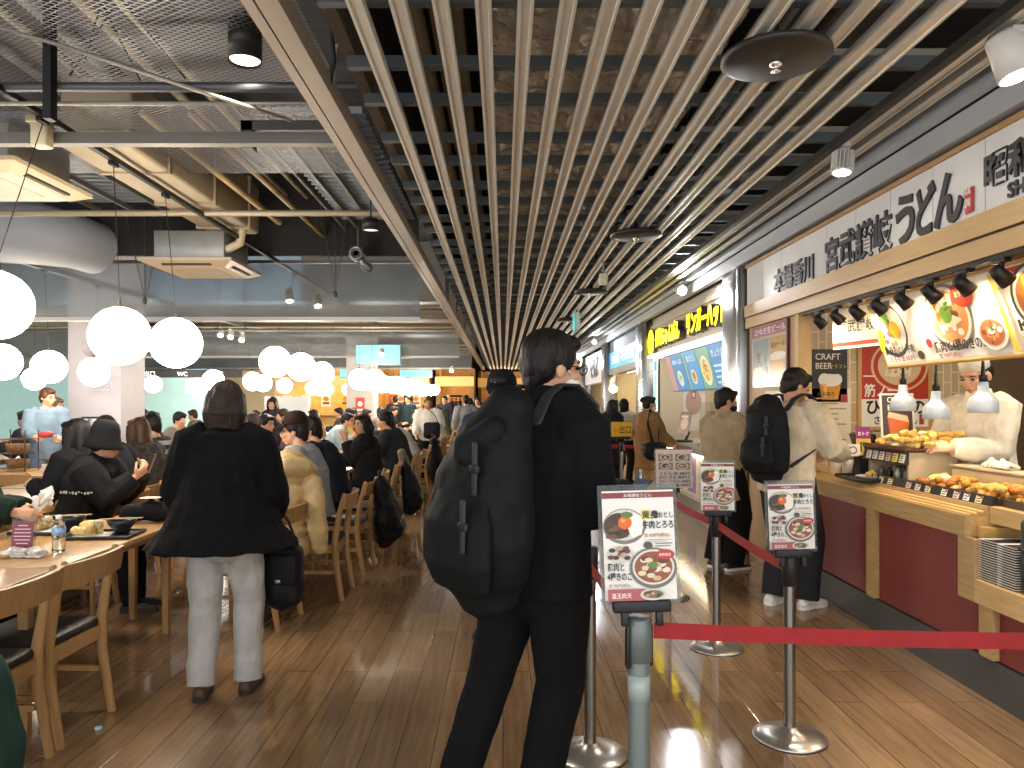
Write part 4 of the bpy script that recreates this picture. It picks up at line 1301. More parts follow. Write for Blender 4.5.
# blue screens, tilted
pb = SX(668, 390, 2.62)
ya, yb = YX(664, 2.6), 8.3
zt, zb = 2.19, 1.66
t = thing('menu_screen', 'tilted blue menu screen of several panels under the yellow letters', 'menu screen', (2.6, 9.8, zb))
bd = Board(11.6 - 8.35, .58, '#2d5f8c', thick=.04, emis=.22)
for i, (x, w, c) in enumerate(((.02, .34, '#b98c86'), (.38, .7, '#4a8fc2'), (1.1, .1, '#8ab5a8'), (1.22, .6, '#5ba0d0'), (1.84, .58, '#7fae94'), (2.44, .76, '#4f92c8'))):
    bd.rect(x, .02, w, .54, c, .0)
bd.text('長崎ちゃんぽん', .42, .42, .08, '#e9f4fb', .01, w=.6).text('皿うどん', 1.28, .42, .1, '#e9f4fb', .01, w=.46).text('ぎょうざ', 2.52, .42, .1, '#e9f4fb', .01, w=.5)
bd.bowl(2.13, .26, .22, '#d9e2d8', '#d9c07a', ('#8fae4a', '#c98a4a', '#e9d9a4'), None, .9, 3).bowl(.7, .2, .15, '#dfe7e9', '#cfe0d8', ('#8fae4a', '#d9c07a'), None, .8, 4).bowl(1.5, .2, .13, '#dfe7e9', '#d9b46a', ('#8fae4a', '#b9783a'), None, .8, 6)
for i in range(4):
    bd.rect(2.55, .08 + i * .07, .5 - .08 * (i % 2), .025, '#cfe6f5')
bd.rect(2.9, .06, .2, .1, '#22507c')
bd.build('screen', (2.68, 11.75, 1.655), RIGHT_U, V((-.16, 0, .56)), t)
mb = MB()
for y in (11.2, 10, 8.9):
    mb.tube([(2.665, y, 2.1), (2.67, y, 2.7)], .012)
mb.build('hanger', BLK(), t)
t = thing('service_counter', 'white lit counter of the second shop with poster covered front', 'counter', (2.8, 10.2, 0))
MB().box(2.42, 3.1, 8.5, 12.0, .84, .92).build('worktop', mat('#a8a097', .4), t)
MB().box(2.50, 3.0, 8.5, 12.0, .26, .835).build('front', mat('#e6dcc4', .5), t)
MB().box(2.44, 3.0, 8.5, 12.0, 0, .255).build('plinth', mat('#8f8c86', .4), t)
MB().box(2.44, 2.47, 8.52, 11.98, .815, .838).build('light_strip', mat('#fff3d0', .4, emis=6.), t, label='glowing strip under the worktop edge')
for i, (px, w, c, lab) in enumerate(((676, .34, '#5f7fb0', 'blue poster on the second shop counter front beside the menu stand'), (696, .42, '#a889b8', 'purple poster on the near end of the second shop counter front'), (659, .3, '#dcd6c2', 'pale poster on the far end of the second shop counter front'))):
    y = YX(px, 2.5) + w
    bd = Board(w, .48, c)
    rr = random.Random(i)
    for j in range(9):
        bd.oval(rr.uniform(.08, w - .08), rr.uniform(.1, .38), .06, .05, rr.choice(['#d98a5a', '#e9d9f0', '#7f9ad0', '#c45a6a', '#efe3b4']), 12)
    bd.build('poster', (2.494, y, .31), RIGHT_U, UP, label=lab, cat='poster')
# things on that counter
t = thing('tablet_stand', 'dark payment tablet on the second shop counter', 'tablet', (2.6, 10.9, .92))
MB().rbox((2.62, 10.9, .935), (.22, .24, .03), .01).tube([(2.65, 10.9, .94), (2.7, 10.9, 1.05)], .02).build('stand', BLK(), t)
bd = Board(.34, .34, '#2c2826').rect(.02, .02, .3, .3, '#7d4a3c').oval(.17, .17, .11, .09, '#d8b49a').rect(.05, .26, .2, .03, '#efe0d0')
bd.build('screen', (2.56, 11.06, 1.02), V((.25, -1, 0)), V((.2, 0, 1)), t)
bd = Board(.62, .8, '#d9cfc2').oval(.3, .45, .22, .2, '#b78a72').rect(.25, .5, .12, .14, '#a8443a').text('新', .27, .53, .08, '#fff', .01).build('poster', (2.9, 12.1, 1.05), V((.35, -1, 0)), UP, label='tall grey brown poster board standing behind the second shop counter', cat='poster')
t = thing('clear_screen', 'clear acrylic guard on the second shop counter beside the cashier', 'screen', (2.7, 9.6, .92))
MB().box(2.70, 2.706, 9.2, 10.3, .92, 1.5).build('sheet', mat('#eef4f6', .05, trans=1., ior=1.1), t)
MB().box(2.66, 2.75, 9.2, 9.24, .9201, .94).box(2.66, 2.75, 10.26, 10.3, .9201, .94).build('foot', mat('#d8d8d8', .4), t)
for i in range(6):
    MB().lathe([(0, 0), (.03, 0), (.04, .1), (.035, .1), (.0, .01)], (2.58 + .05 * (i % 2), 9.35 + .09 * i, .9205), 12).build('paper_cup', mat(['#f2efe8', '#dfe6ea'][i % 2], .5), label='white paper cup standing on the second shop counter', cat='cup', group='paper cups on the second counter')
Board(.3, .9, '#d7ecf2', emis=.5).rect(.04, .1, .22, .5, '#5aa6d8').rect(.04, .66, .22, .16, '#2f7fc0').build('lit_poster', (2.5, 12.45, 1.35), RIGHT_U, UP, label='narrow glowing blue poster beside the second steel pillar', cat='poster')
MB().box(2.34, 2.5, 12.12, 12.6, 0, 1.0).build('blue_banner_stand', mat('#2b4fc4', .5), label='bright blue upright stand at the far end of the second shop counter', cat='stand')
# ------------------------------------------------------------------ third and fourth shops
t = thing('shop_sign', 'pale blue lit sign with white characters over the third shop', 'sign', (2.5, 15.2, 2.2))
MB().box(2.46, 2.62, 13.4, 17.3, 2.25, 2.62).build('panel', mat('#4fa9d6', .4, emis=.3), t)
letters('lettering', '天丼 そば処', (2.455, 16.9, 2.36), RIGHT_U, UP, .2, mat('#f6fbff', .4, emis=.4), .01, .01, t, 2.9)
MB().box(2.44, 2.62, 13.4, 17.3, 2.12, 2.249).build('lower_rail', mat('#8a8378', .5), t)
MB().box(2.47, 2.62, 13.4, 17.3, 2.63, 2.9).build('upper_panel', mat('#66748c', .7), t)
t = thing('shop_sign', 'white sign with black brush mark over the fourth shop', 'sign', (2.5, 20, 2.1))
MB().box(2.44, 2.62, 18.2, 22.2, 2.0, 2.8).build('panel', mat('#d5d9dc', .4, emis=.12), t)
letters('lettering', 'そば', (2.435, 21.0, 2.2), RIGHT_U, UP, .6, mat('#2b2b30', .5), .01, .04, t, 1.8)
MB().box(2.44, 3.0, 13.5, 17.2, 0, .95).build('service_counter', wood('#b99a68', .45), label='wooden counter of the third shop', cat='counter')
MB().box(2.44, 3.0, 18.4, 22.2, 0, .95).build('service_counter', wood('#a98958', .45), label='wooden counter of the fourth shop', cat='counter')
MB().box(2.44, 3.0, 23.2, 35, 0, .95).build('service_counter', wood('#a08052', .45), label='long counter of the farthest shops', cat='counter')
MB().box(2.44, 2.62, 23.0, 35, 2.1, 2.85).build('shop_sign', mat('#b5aa98', .4), label='pale lit fascia over the farthest shops', cat='sign')
t = thing('wall_lamp', 'glowing round wall lamp inside the third shop', 'lamp', (3.4, 17.5, 1.7))
MB().ell(PT(613, 389, 17.45), .1, None, 16, 12).build('globe', mat('#fff0b0', .4, emis=7.), t)
MB().cyl(PT(613, 389, 17.45) + V((0, .08, 0)), PT(613, 389, 17.59), .05).build('mount', mat('#9a8a5a', .4), t)
mb = MB()
for i in range(7):
    MB().lathe([(.03, 0), (.05, -.05), (0, -.04)], (2.75, 13.9 + .45 * i, 2.2), 10).build('small_lamp', mat('#fff0c0', .4, emis=10.), label='tiny warm lamp in the row under the blue sign', cat='lamp', group='tiny lamps of the third shop')
# ------------------------------------------------------------------ people
SKIN = lambda: mat('#c99a7c', .5, var=.06, vs=20, spec=.35)
HAIRM = lambda c='#15110f': mat(c, .55, var=.25, vs=60, stretch=(1, 1, .15), bump=.35, bs=90, spec=.35)


def ik(a, c, l1, l2, hint):
    a, c = V(a), V(c)
    d = c - a
    L = min(d.length, (l1 + l2) * .995)
    u = d.normalized()
    c = a + u * L
    x = (l1 * l1 - l2 * l2 + L * L) / (2 * L)
    h = sqrt(max(l1 * l1 - x * x, 0))
    w = V(hint) - u * V(hint).dot(u)
    w = w.normalized() if w.length > 1e-6 else u.orthogonal()
    return a + u * x + w * h, c


def hand(mb, W, d, n, tside, s=1., curl=.5, spread=.5):
    """palm, four fingers and a thumb. W wrist, d direction, n the way the palm faces, tside the way the thumb lies"""
    d = V(d).normalized()
    n = V(n); n = (n - d * n.dot(d)).normalized()
    w = V(tside); w = (w - d * w.dot(d) - n * w.dot(n)).normalized()
    W = V(W)
    rot = Matrix((w, d, n)).transposed()
    mb.tube([W - d * .02, W + d * .03, W + d * .06, W + d * .088], [(.026 * s, .021 * s), (.034 * s, .018 * s), (.04 * s, .016 * s), (.038 * s, .013 * s)], 10, w)
    for i, (o, L) in enumerate(((.029, .068), (.010, .078), (-.010, .073), (-.028, .058))):
        b = W + d * (.086 - .004 * abs(i - 1)) * s + w * o * s
        dd = (d + w * (o * spread * 3)).normalized()
        pts = [b - dd * .02]
        ang = 0
        p = b
        pts.append(p)
        for j, f in enumerate((.42, .32, .26)):
            ang += curl * (.55, .8, .6)[j]
            p = p + (dd * cos(ang) + n * sin(ang)) * L * f * s
            pts.append(p)
        r = [.0095, .0095, .0085, .0078, .0065]
        mb.tube(pts, [q * s for q in r], 8)
    b = W + d * .03 * s + w * .028 * s
    t1 = (d * .55 + w * .8 + n * .25).normalized()
    t2 = (d * .85 + w * .35 + n * (.3 + curl * .5)).normalized()
    mb.tube([b - t1 * .015, b + t1 * .03 * s, b + t1 * .03 * s + t2 * .032 * s, b + t1 * .03 * s + t2 * .058 * s], [.014 * s, .0115 * s, .0105 * s, .008 * s], 8)


def human(label, pos, yaw, H=1.7, pose='stand', lean=0., side=0., head=(0, 0, 0), L=None, R=None, feet=None, seat=.518,
          top=None, bottom=None, hair=None, shoes='#222222', sole=None, hat=None, mask=None, glasses=False, det=1, cat='person',
          group=None, gripL=.6, gripR=.6, palmL=None, palmR=None, width=1., skin=None, extra=None, hintL=None, hintR=None, elbow_out=.0):
    """Local frame: x to the person's right, y forward, z up. yaw 0 faces away from the camera, 90 to the left of the picture."""
    s = H / 1.7
    top = dict(dict(c='#222222', fit=.02, hem=.06, flare=0., sleeve=1., hood=False, collar=.0, amp=.006), **(top or {}))
    bottom = dict(dict(c='#1c1c1f', fit=.018, len=1.0, amp=.005), **(bottom or {}))
    hair = dict(dict(c='#15110f', style='short'), **(hair or {}))
    vox = {0: .02, 1: .0125, 2: .0078}[det]
    t = thing('person', label, cat, (0, 0, 0), group)
    skin = skin or SKIN()
    X = V((1, 0, 0))
    if pose == 'stand':
        hc = V((0, 0, .92 * s))
    else:
        hc = V((0, 0, seat + .105))
    la, sa = radians(lean), radians(side)
    u = V((sin(sa), sin(la) * cos(sa), cos(la) * cos(sa))).normalized()
    u2 = V((sin(sa), sin(la * 1.35 + .06) * cos(sa), cos(la * 1.35 + .06) * cos(sa))).normalized()
    xr = (X - u * u.x).normalized()
    fw = u.cross(xr)
    if fw.y < 0: fw = -fw
    wst = hc + u * .16 * s
    chs = hc + u * .32 * s
    shc = chs + u2 * .16 * s
    nk = chs + u2 * .215 * s
    yw, pt, rl = [radians(a) for a in head]
    HR = Matrix.Rotation(yw, 3, 'Z') @ Matrix.Rotation(-pt, 3, 'X') @ Matrix.Rotation(rl, 3, 'Y')
    hd = nk + (u2 * .5 + V((0, 0, .5))).normalized() * .125 * s + HR @ V((0, .02 * s, 0))

    def hp(a, b, c):
        return hd + HR @ (V((a, b, c)) * s)
    hr4 = HR.to_4x4()
    SL, SR = shc - xr * .172 * s * width - u2 * .02 * s, shc + xr * .172 * s * width - u2 * .02 * s
    # arms
    l1, l2 = .285 * s, .255 * s
    TL = V(L) * s if L else SL + V((-.09, .03, -.5)) * s
    TR = V(R) * s if R else SR + V((.09, .03, -.5)) * s
    if pose == 'sit' and L: TL = V(L)
    if pose == 'sit' and R: TR = V(R)
    EL, WL = ik(SL, TL, l1, l2, hintL or V((-.38 - elbow_out, -.7, -.55)))
    ER, WR = ik(SR, TR, l1, l2, hintR or V((.38 + elbow_out, -.7, -.55)))
    # legs
    hips = [hc + V((-.088 * s, 0, -.02)), hc + V((.088 * s, 0, -.02))]
    if feet is None:
        feet = [(-.10, -.01, 0), (.10, .02, 0)] if pose == 'stand' else [(-.11, .40, 0), (.11, .44, 0)]
    ank, kne = [], []
    for h, f in zip(hips, feet):
        a = V((f[0] * s, f[1] * s, f[2] + .085 * s))
        k, a2 = ik(h, a, .43 * s, .41 * s, V((f[0] * 1.2, 1, .25 if pose == 'sit' else 0)))
        ank.append(a2); kne.append(k)
    # ---- body, one continuous surface
    b = MB()
    b.tube([hc - u * (.09 if pose == 'stand' else -.02) * s, hc + u * .03, wst, chs, shc, nk], [(.13 * s, .1 * s), (.158 * s, .115 * s), (.132 * s, .1 * s), (.155 * s, .112 * s), (.13 * s, .085 * s), (.062 * s, .058 * s)], 14, xr)
    b.tube([nk - u2 * .06 * s, nk, hp(0, -.015, -.06)], [.062 * s, .055 * s, .052 * s], 12)
    b.ell(hp(0, -.012, .028), (.075 * s, .094 * s, .09 * s), hr4, 18, 12)
    b.ell(hp(0, .026, -.032), (.062 * s, .066 * s, .078 * s), hr4, 16, 10)
    b.ell(hp(0, .058, -.088), (.032 * s, .027 * s, .022 * s), hr4)
    b.ell(hp(0, .062, .032), (.05 * s, .024 * s, .018 * s), hr4)
    b.tube([hp(0, .088, .012), hp(0, .104, -.018), hp(0, .1, -.03)], [.009 * s, .013 * s, .015 * s], 8)
    b.tube([hp(0, .086, -.052), hp(0, .086, -.066)], [.018 * s, .018 * s], 8)
    for q in (-1, 1):
        b.ell(hp(q * .077, -.008, -.012), (.011 * s, .02 * s, .031 * s), hr4, 10, 8)
        b.ell(hp(q * .04, .065, -.025), (.024 * s, .022 * s, .02 * s), hr4, 10, 8)
    for S_, E_, W_ in ((SL, EL, WL), (SR, ER, WR)):
        b.tube([S_, S_.lerp(E_, .35), E_, E_.lerp(W_, .35), W_], [.05 * s, .047 * s, .038 * s, .04 * s, .026 * s], 10)
    for h, k, a in zip(hips, kne, ank):
        b.tube([h, h.lerp(k, .3), k, k.lerp(a, .35), a], [.08 * s, .076 * s, .053 * s, .055 * s, .036 * s], 12)
        b.tube([a + V((0, -.02, -.04)), a + V((0, .06, -.055)), a + V((0, .15, -.06))], [.03 * s, .032 * s, .024 * s], 8)
    hb = MB()
    for S_, E_, W_, sg, gr, pm in ((SL, EL, WL, -1, gripL, palmL), (SR, ER, WR, 1, gripR, palmR)):
        d = (W_ - E_).normalized()
        n = V(pm) if pm else V((-sg * .8, .25, -.5 if abs(d.z) < .7 else 0))
        tsd = V((0, 1, .3)) if abs(d.z) > .7 else V((-sg, 0, .8))
        if pm: tsd = n.cross(d) * sg if False else V((0, 0, 1)) if abs(d.z) < .8 else V((0, 1, 0))
        hand(b if det == 2 else hb, W_, d, n, tsd, s, gr)
    if det == 2:
        body = soft('body', b, skin, .0058, t, smooth=2)
    else:
        me = remesh(b, vox, 2)
        bm = bmesh.new(); bm.from_mesh(me)
        if det == 1:
            hm = hb.mesh('h', []); bm.from_mesh(hm); bpy.data.meshes.remove(hm)
        else:
            for W_, E_ in ((WL, EL), (WR, ER)):
                pass
            hm = hb.mesh('h', []); bm.from_mesh(hm); bpy.data.meshes.remove(hm)
        bm.to_mesh(me); bm.free()
        me.polygons.foreach_set('use_smooth', [True] * len(me.polygons))
        me.name = 'body'
        me.materials.clear(); me.materials.append(skin)
        body = bpy.data.objects.new('body', me); body.parent = t; LINK.append(body)
    if det >= 1:
        for q in (-1, 1):
            MB().ell(hp(q * .031, .0845, .006), (.0135 * s, .006 * s, .0058 * s), hr4, 10, 8).build('eye', mat('#1b1310', .2), t, False)
            MB().tube([hp(q * .018, .091, .026), hp(q * .034, .09, .03), hp(q * .05, .078, .025)], [.003, .0042, .0025], 6).build('eyebrow', mat('#1d1613', .8), t, False)
        if not mask:
            MB().ell(hp(0, .1, -.059), (.021 * s, .007 * s, .0065 * s), hr4, 10, 8).build('mouth', mat('#a35a50', .5), t, False)
    # ---- top
    f = top['fit']
    c = MB()
    hem = top['hem'] * s
    low = hc - u * .0 - V((0, 0, hem)) if pose == 'stand' else hc - u * .03
    fl = top['flare']
    rings = [low, hc, wst, chs, shc, nk - u2 * .012 * s]
    rr = [((.165 + fl) * s + f, (.122 + fl * .85) * s + f), ((.165 + fl * .5) * s + f, (.122 + fl * .45) * s + f), (.148 * s + f + fl * .25, .112 * s + f + fl * .2), (.166 * s + f, .122 * s + f), (.145 * s + f * .9, .095 * s + f * .8), (.068 * s + f * .25, .064 * s + f * .25)]
    c.tube(rings, rr, 18, xr, ('f', 'f'))
    for S_, E_, W_ in ((SL, EL, WL), (SR, ER, WR)):
        k = top['sleeve']
        e2 = S_.lerp(E_, min(1, k * 2)) if k < .5 else E_
        pts = [S_ + (V((S_.x * -.15, 0, 0))), S_, S_.lerp(e2, .5), e2]
        ra = [.06 * s + f * .8, .064 * s + f * .9, .058 * s + f, .05 * s + f * .9]
        if k >= .5:
            w2 = E_.lerp(W_, (k - .5) * 2 * .97)
            pts += [E_.lerp(w2, .5), w2]
            ra += [.046 * s + f * .85, .038 * s + f * .6]
        c.tube(pts, ra, 12, None, ('r', 'f'))
    if top['collar']:
        q = top['collar']
        c.tube([nk - u2 * .03 * s, nk + u2 * q * s], [(.088 * s, .082 * s), (.074 * s, .07 * s)], 16, xr, ('f', 'f'))
    if top['hood']:
        for i in range(9):
            a = pi * (i / 8) * 1.2 - .1 * pi
            p = nk + xr * cos(a) * .105 * s - fw * sin(a) * .10 * s + u2 * (-.005 - .01 * sin(a)) * s
            c.ell(p, (.05 * s, .05 * s, .042 * s), None, 10, 7)
        c.ell(nk - fw * .12 * s - u2 * .06 * s, (.1 * s, .05 * s, .1 * s), None, 12, 8)
    tm = top['c'] if not isinstance(top['c'], str) else cloth(top['c'])
    soft(top.get('name', 'jacket'), c, tm, vox, t, smooth=3, amp=top['amp'] if det else 0, freq=9, seed=len(label), stretch=(1, 1, .6), amp2=top['amp'] * .35 if det else 0, freq2=26)
    # ---- trousers
    f = bottom['fit']
    c = MB()
    c.tube([hc - u * (.07 if pose == 'stand' else .0) * s, hc + u * .01, hc + u * .1 * s], [(.15 * s + f, (.112 if pose == 'stand' else .09) * s + f), (.162 * s + f, .12 * s + f), (.142 * s + f * .5, .107 * s + f * .5)], 16, xr)
    for h, k, a in zip(hips, kne, ank):
        e = k.lerp(a, bottom['len']) + V((0, 0, -.02 if bottom['len'] >= .99 else 0))
        c.tube([h, h.lerp(k, .4), k, k.lerp(e, .4), e], [.086 * s + f, .08 * s + f, .06 * s + f, .055 * s + f, .048 * s + f], 14, None, ('r', 'f'))
    bmt = bottom['c'] if not isinstance(bottom['c'], str) else cloth(bottom['c'], bump=.35, bs=8)
    soft(bottom.get('name', 'trousers'), c, bmt, vox, t, smooth=2, amp=bottom['amp'] if det else 0, freq=10, seed=len(label) + 3, stretch=(1, 1, .7), amp2=.0025 if det else 0, freq2=30)
    # ---- shoes
    for i, (k, a) in enumerate(zip(kne, ank)):
        z0 = a.z - .085 * s
        fx = V((feet[i][0] * .9, 1, 0)).normalized() if pose == 'stand' else V((0, 1, 0))
        rt = V((fx.y, -fx.x, 0))
        c = MB()
        base = V((a.x, a.y, z0))
        pr = [(-.075, .028, .05), (-.06, .036, .075), (-.02, .038, .082), (.04, .04, .07), (.1, .046, .055), (.15, .045, .045), (.185, .034, .036), (.2, .015, .026)]
        vs = []
        n = 12
        for (yy, w_, h_) in pr:
            for j in range(n):
                th = 2 * pi * j / n
                zz = .028 * s + max(sin(th), -.12) * (h_ - .02) * s
                vs.append(base + fx * yy * s + rt * (w_ * s * cos(th)) + V((0, 0, zz)))
        fs = [(i2 * n + j, i2 * n + (j + 1) % n, (i2 + 1) * n + (j + 1) % n, (i2 + 1) * n + j) for i2 in range(len(pr) - 1) for j in range(n)]
        fs += [tuple(range(n))[::-1], tuple((len(pr) - 1) * n + j for j in range(n))]
        c.add(vs, fs, 0, True)
        sh = c.build('shoe', mat(shoes, .6, var=.1), t, False)
        if det >= 1:
            c = MB()
            ol = [(-.08, .0), (-.07, .03), (-.03, .04), (.05, .043), (.11, .05), (.16, .046), (.195, .03), (.207, .0)]
            ol = ol + [(y_, -x_) for y_, x_ in ol[::-1][1:-1]]
            c.prism([(y_ * s, x_ * s) for y_, x_ in ol], base + V((0, 0, .002)), fx, rt, V((0, 0, .026 * s)))
            sub('sole', c, mat(sole or '#3a332c', .7), sh)
    # ---- hair
    st = hair['style']
    c = MB()
    if st != 'bald':
        kz = .93 if st == 'trim' else 1.
        c.ell(hp(0, -.022, .042), (.086 * s * kz, .1 * s * kz, .088 * s * kz), hr4, 18, 12)
        c.ell(hp(0, -.05, .0), (.08 * s, .066 * s, .08 * s), hr4, 16, 10)
        if st in ('short', 'long', 'bob', 'bun', 'mess'):
            c.ell(hp(0, .05, .085), (.062 * s, .042 * s, .032 * s), hr4, 14, 8)
        if st == 'trim':
            pass
        if st in ('short', 'mess'):
            for q in (-1, 1):
                c.ell(hp(q * .072, .0, .03), (.02 * s, .045 * s, .05 * s), hr4, 10, 8)
            c.ell(hp(0, -.07, -.045), (.058 * s, .03 * s, .05 * s), hr4, 12, 8)
        if st in ('long', 'bob'):
            bg = hair.get('big', 1.)
            if bg > 1:
                c.ell(hp(0, -.03, .01), (.098 * s, .105 * s, .12 * s), hr4, 18, 12)
            ln = .34 if st == 'long' else .19
            back = hp(0, -.06, .03)
            dn = back + V((0, 0, -ln * .5)) * s - fw * .03 * s
            end = back + V((0, 0, -ln)) * s - fw * (.05 if st == 'long' else .02) * s
            rx = HR @ V((1, 0, 0))
            c.tube([back, dn, end], [(.088 * s * bg, .06 * s), (.1 * s * bg, .055 * s * bg), (.085 * s * bg, .035 * s * bg)], 16, rx)
            for q in (-1, 1):
                p0 = hp(q * .08, .01, .05)
                c.tube([p0, p0 + V((0, 0, -.1 * s)) + rx * q * .008 * s, p0 + V((0, 0, -ln * .8 * s)) + rx * q * .006 * s - fw * .02 * s], [(.02 * s, .045 * s), (.022 * s, .045 * s), (.018 * s, .03 * s)], 10, rx)
        if st == 'bun':
            c.ell(hp(0, -.12, .06), (.045 * s, .04 * s, .045 * s), hr4, 12, 8)
        soft('hair', c, HAIRM(hair['c']), vox * .8, t, smooth=2, amp=.009 if st == 'mess' else .005, freq=24, seed=len(label), stretch=(1, 1, .35), amp2=.002, freq2=80)
    if hat:
        hm = cloth(hat['c'], bump=.2)
        c = MB()
        if hat['kind'] == 'bucket':
            c.lathe([(.0, .128), (.05, .132), (.082, .112), (.097, .07), (.105, .015), (.11, .0), (.128, -.045), (.137, -.07), (.132, -.072), (.104, -.01), (.09, .05), (0, .06)], hp(0, -.012, .04), 28, HR)
        elif hat['kind'] == 'cook':
            c.lathe([(0, .1), (.06, .105), (.085, .095), (.09, .05), (.092, -.01), (.086, -.01), (.08, .04), (0, .05)], hp(0, -.012, .055), 24, HR)
        else:
            c.lathe([(0, .098), (.04, .094), (.075, .075), (.094, .035), (.1, -.01), (.094, -.012), (.085, .03), (0, .06)], hp(0, -.015, .06), 24, HR)
            pr = []
            nn = 12
            back = hat.get('dir', 1)
            vs = []
            for i in range(nn + 1):
                a = pi * i / nn
                vs.append(hp(.092 * cos(a), back * (.05 + .03 * sin(a)) - .005, .052))
                vs.append(hp(.082 * cos(a), back * (.06 + .115 * sin(a)) - .005, .04 - .012 * sin(a) + .012 * abs(cos(a)) * 0))
            m_ = len(vs)
            vs += [v + HR @ V((0, 0, -.006)) for v in vs]
            fs = []
            for i in range(nn):
                a, b_, c_, d_ = 2 * i, 2 * i + 1, 2 * i + 3, 2 * i + 2
                fs += [(a, b_, c_, d_), (a + m_, d_ + m_, c_ + m_, b_ + m_), (b_, b_ + m_, c_ + m_, c_), (a, d_, d_ + m_, a + m_)]
            c.add(vs, fs, 0, True)
        h_ = c.build('hat' if hat['kind'] != 'cap' else 'cap', hm, t, False)
        if hat.get('mark'):
            letters('hat_mark', hat['mark'], hp(hat.get('mx', .03), .083, .075), HR @ V((-1, 0, 0)), HR @ V((0, -.45, 1)), .06 * s, mat('#e6e2da', .5), .004, .015, None).parent = h_
    if mask:
        c = MB()
        c.ell(hp(0, .052, -.055), (.064 * s, .062 * s, .046 * s), hr4, 18, 12)
        for q in (-1, 1):
            c.tube([hp(q * .055, .06, -.03), hp(q * .078, .02, -.01), hp(q * .084, -.02, .012)], .0025, 5)
        c.build('face_mask', mat(mask, .8, bump=.2), t, False)
    if glasses:
        c = MB()
        for q in (-1, 1):
            ring = [hp(q * .034 + .023 * cos(a), .108, .004 + .018 * sin(a)) for a in [2 * pi * i / 14 for i in range(15)]]
            c.tube(ring, .0022, 6)
            c.tube([hp(q * .057, .106, .008), hp(q * .08, .05, .008), hp(q * .085, -.01, .0)], .0022, 6)
        c.tube([hp(-.011, .11, .006), hp(.011, .11, .006)], .002, 6)
        c.build('glasses', mat('#2a2623', .3, .4), t, False)
    if extra:
        extra(dict(t=t, hc=hc, wst=wst, chs=chs, shc=shc, nk=nk, hp=hp, HR=HR, xr=xr, fw=fw, u=u, SL=SL, SR=SR, EL=EL, ER=ER, WL=WL, WR=WR, s=s))
    t.location = pos
    t.rotation_euler = (0, 0, radians(yaw))
    t['_j'] = 0
    del t['_j']
    M = Matrix.Translation(V(pos)) @ Matrix.Rotation(radians(yaw), 4, 'Z')
    return t, M, dict(hc=hc, wst=wst, chs=chs, shc=shc, nk=nk, hd=hd, SL=SL, SR=SR, EL=EL, ER=ER, WL=WL, WR=WR, xr=xr, fw=fw, u=u, ank=ank)


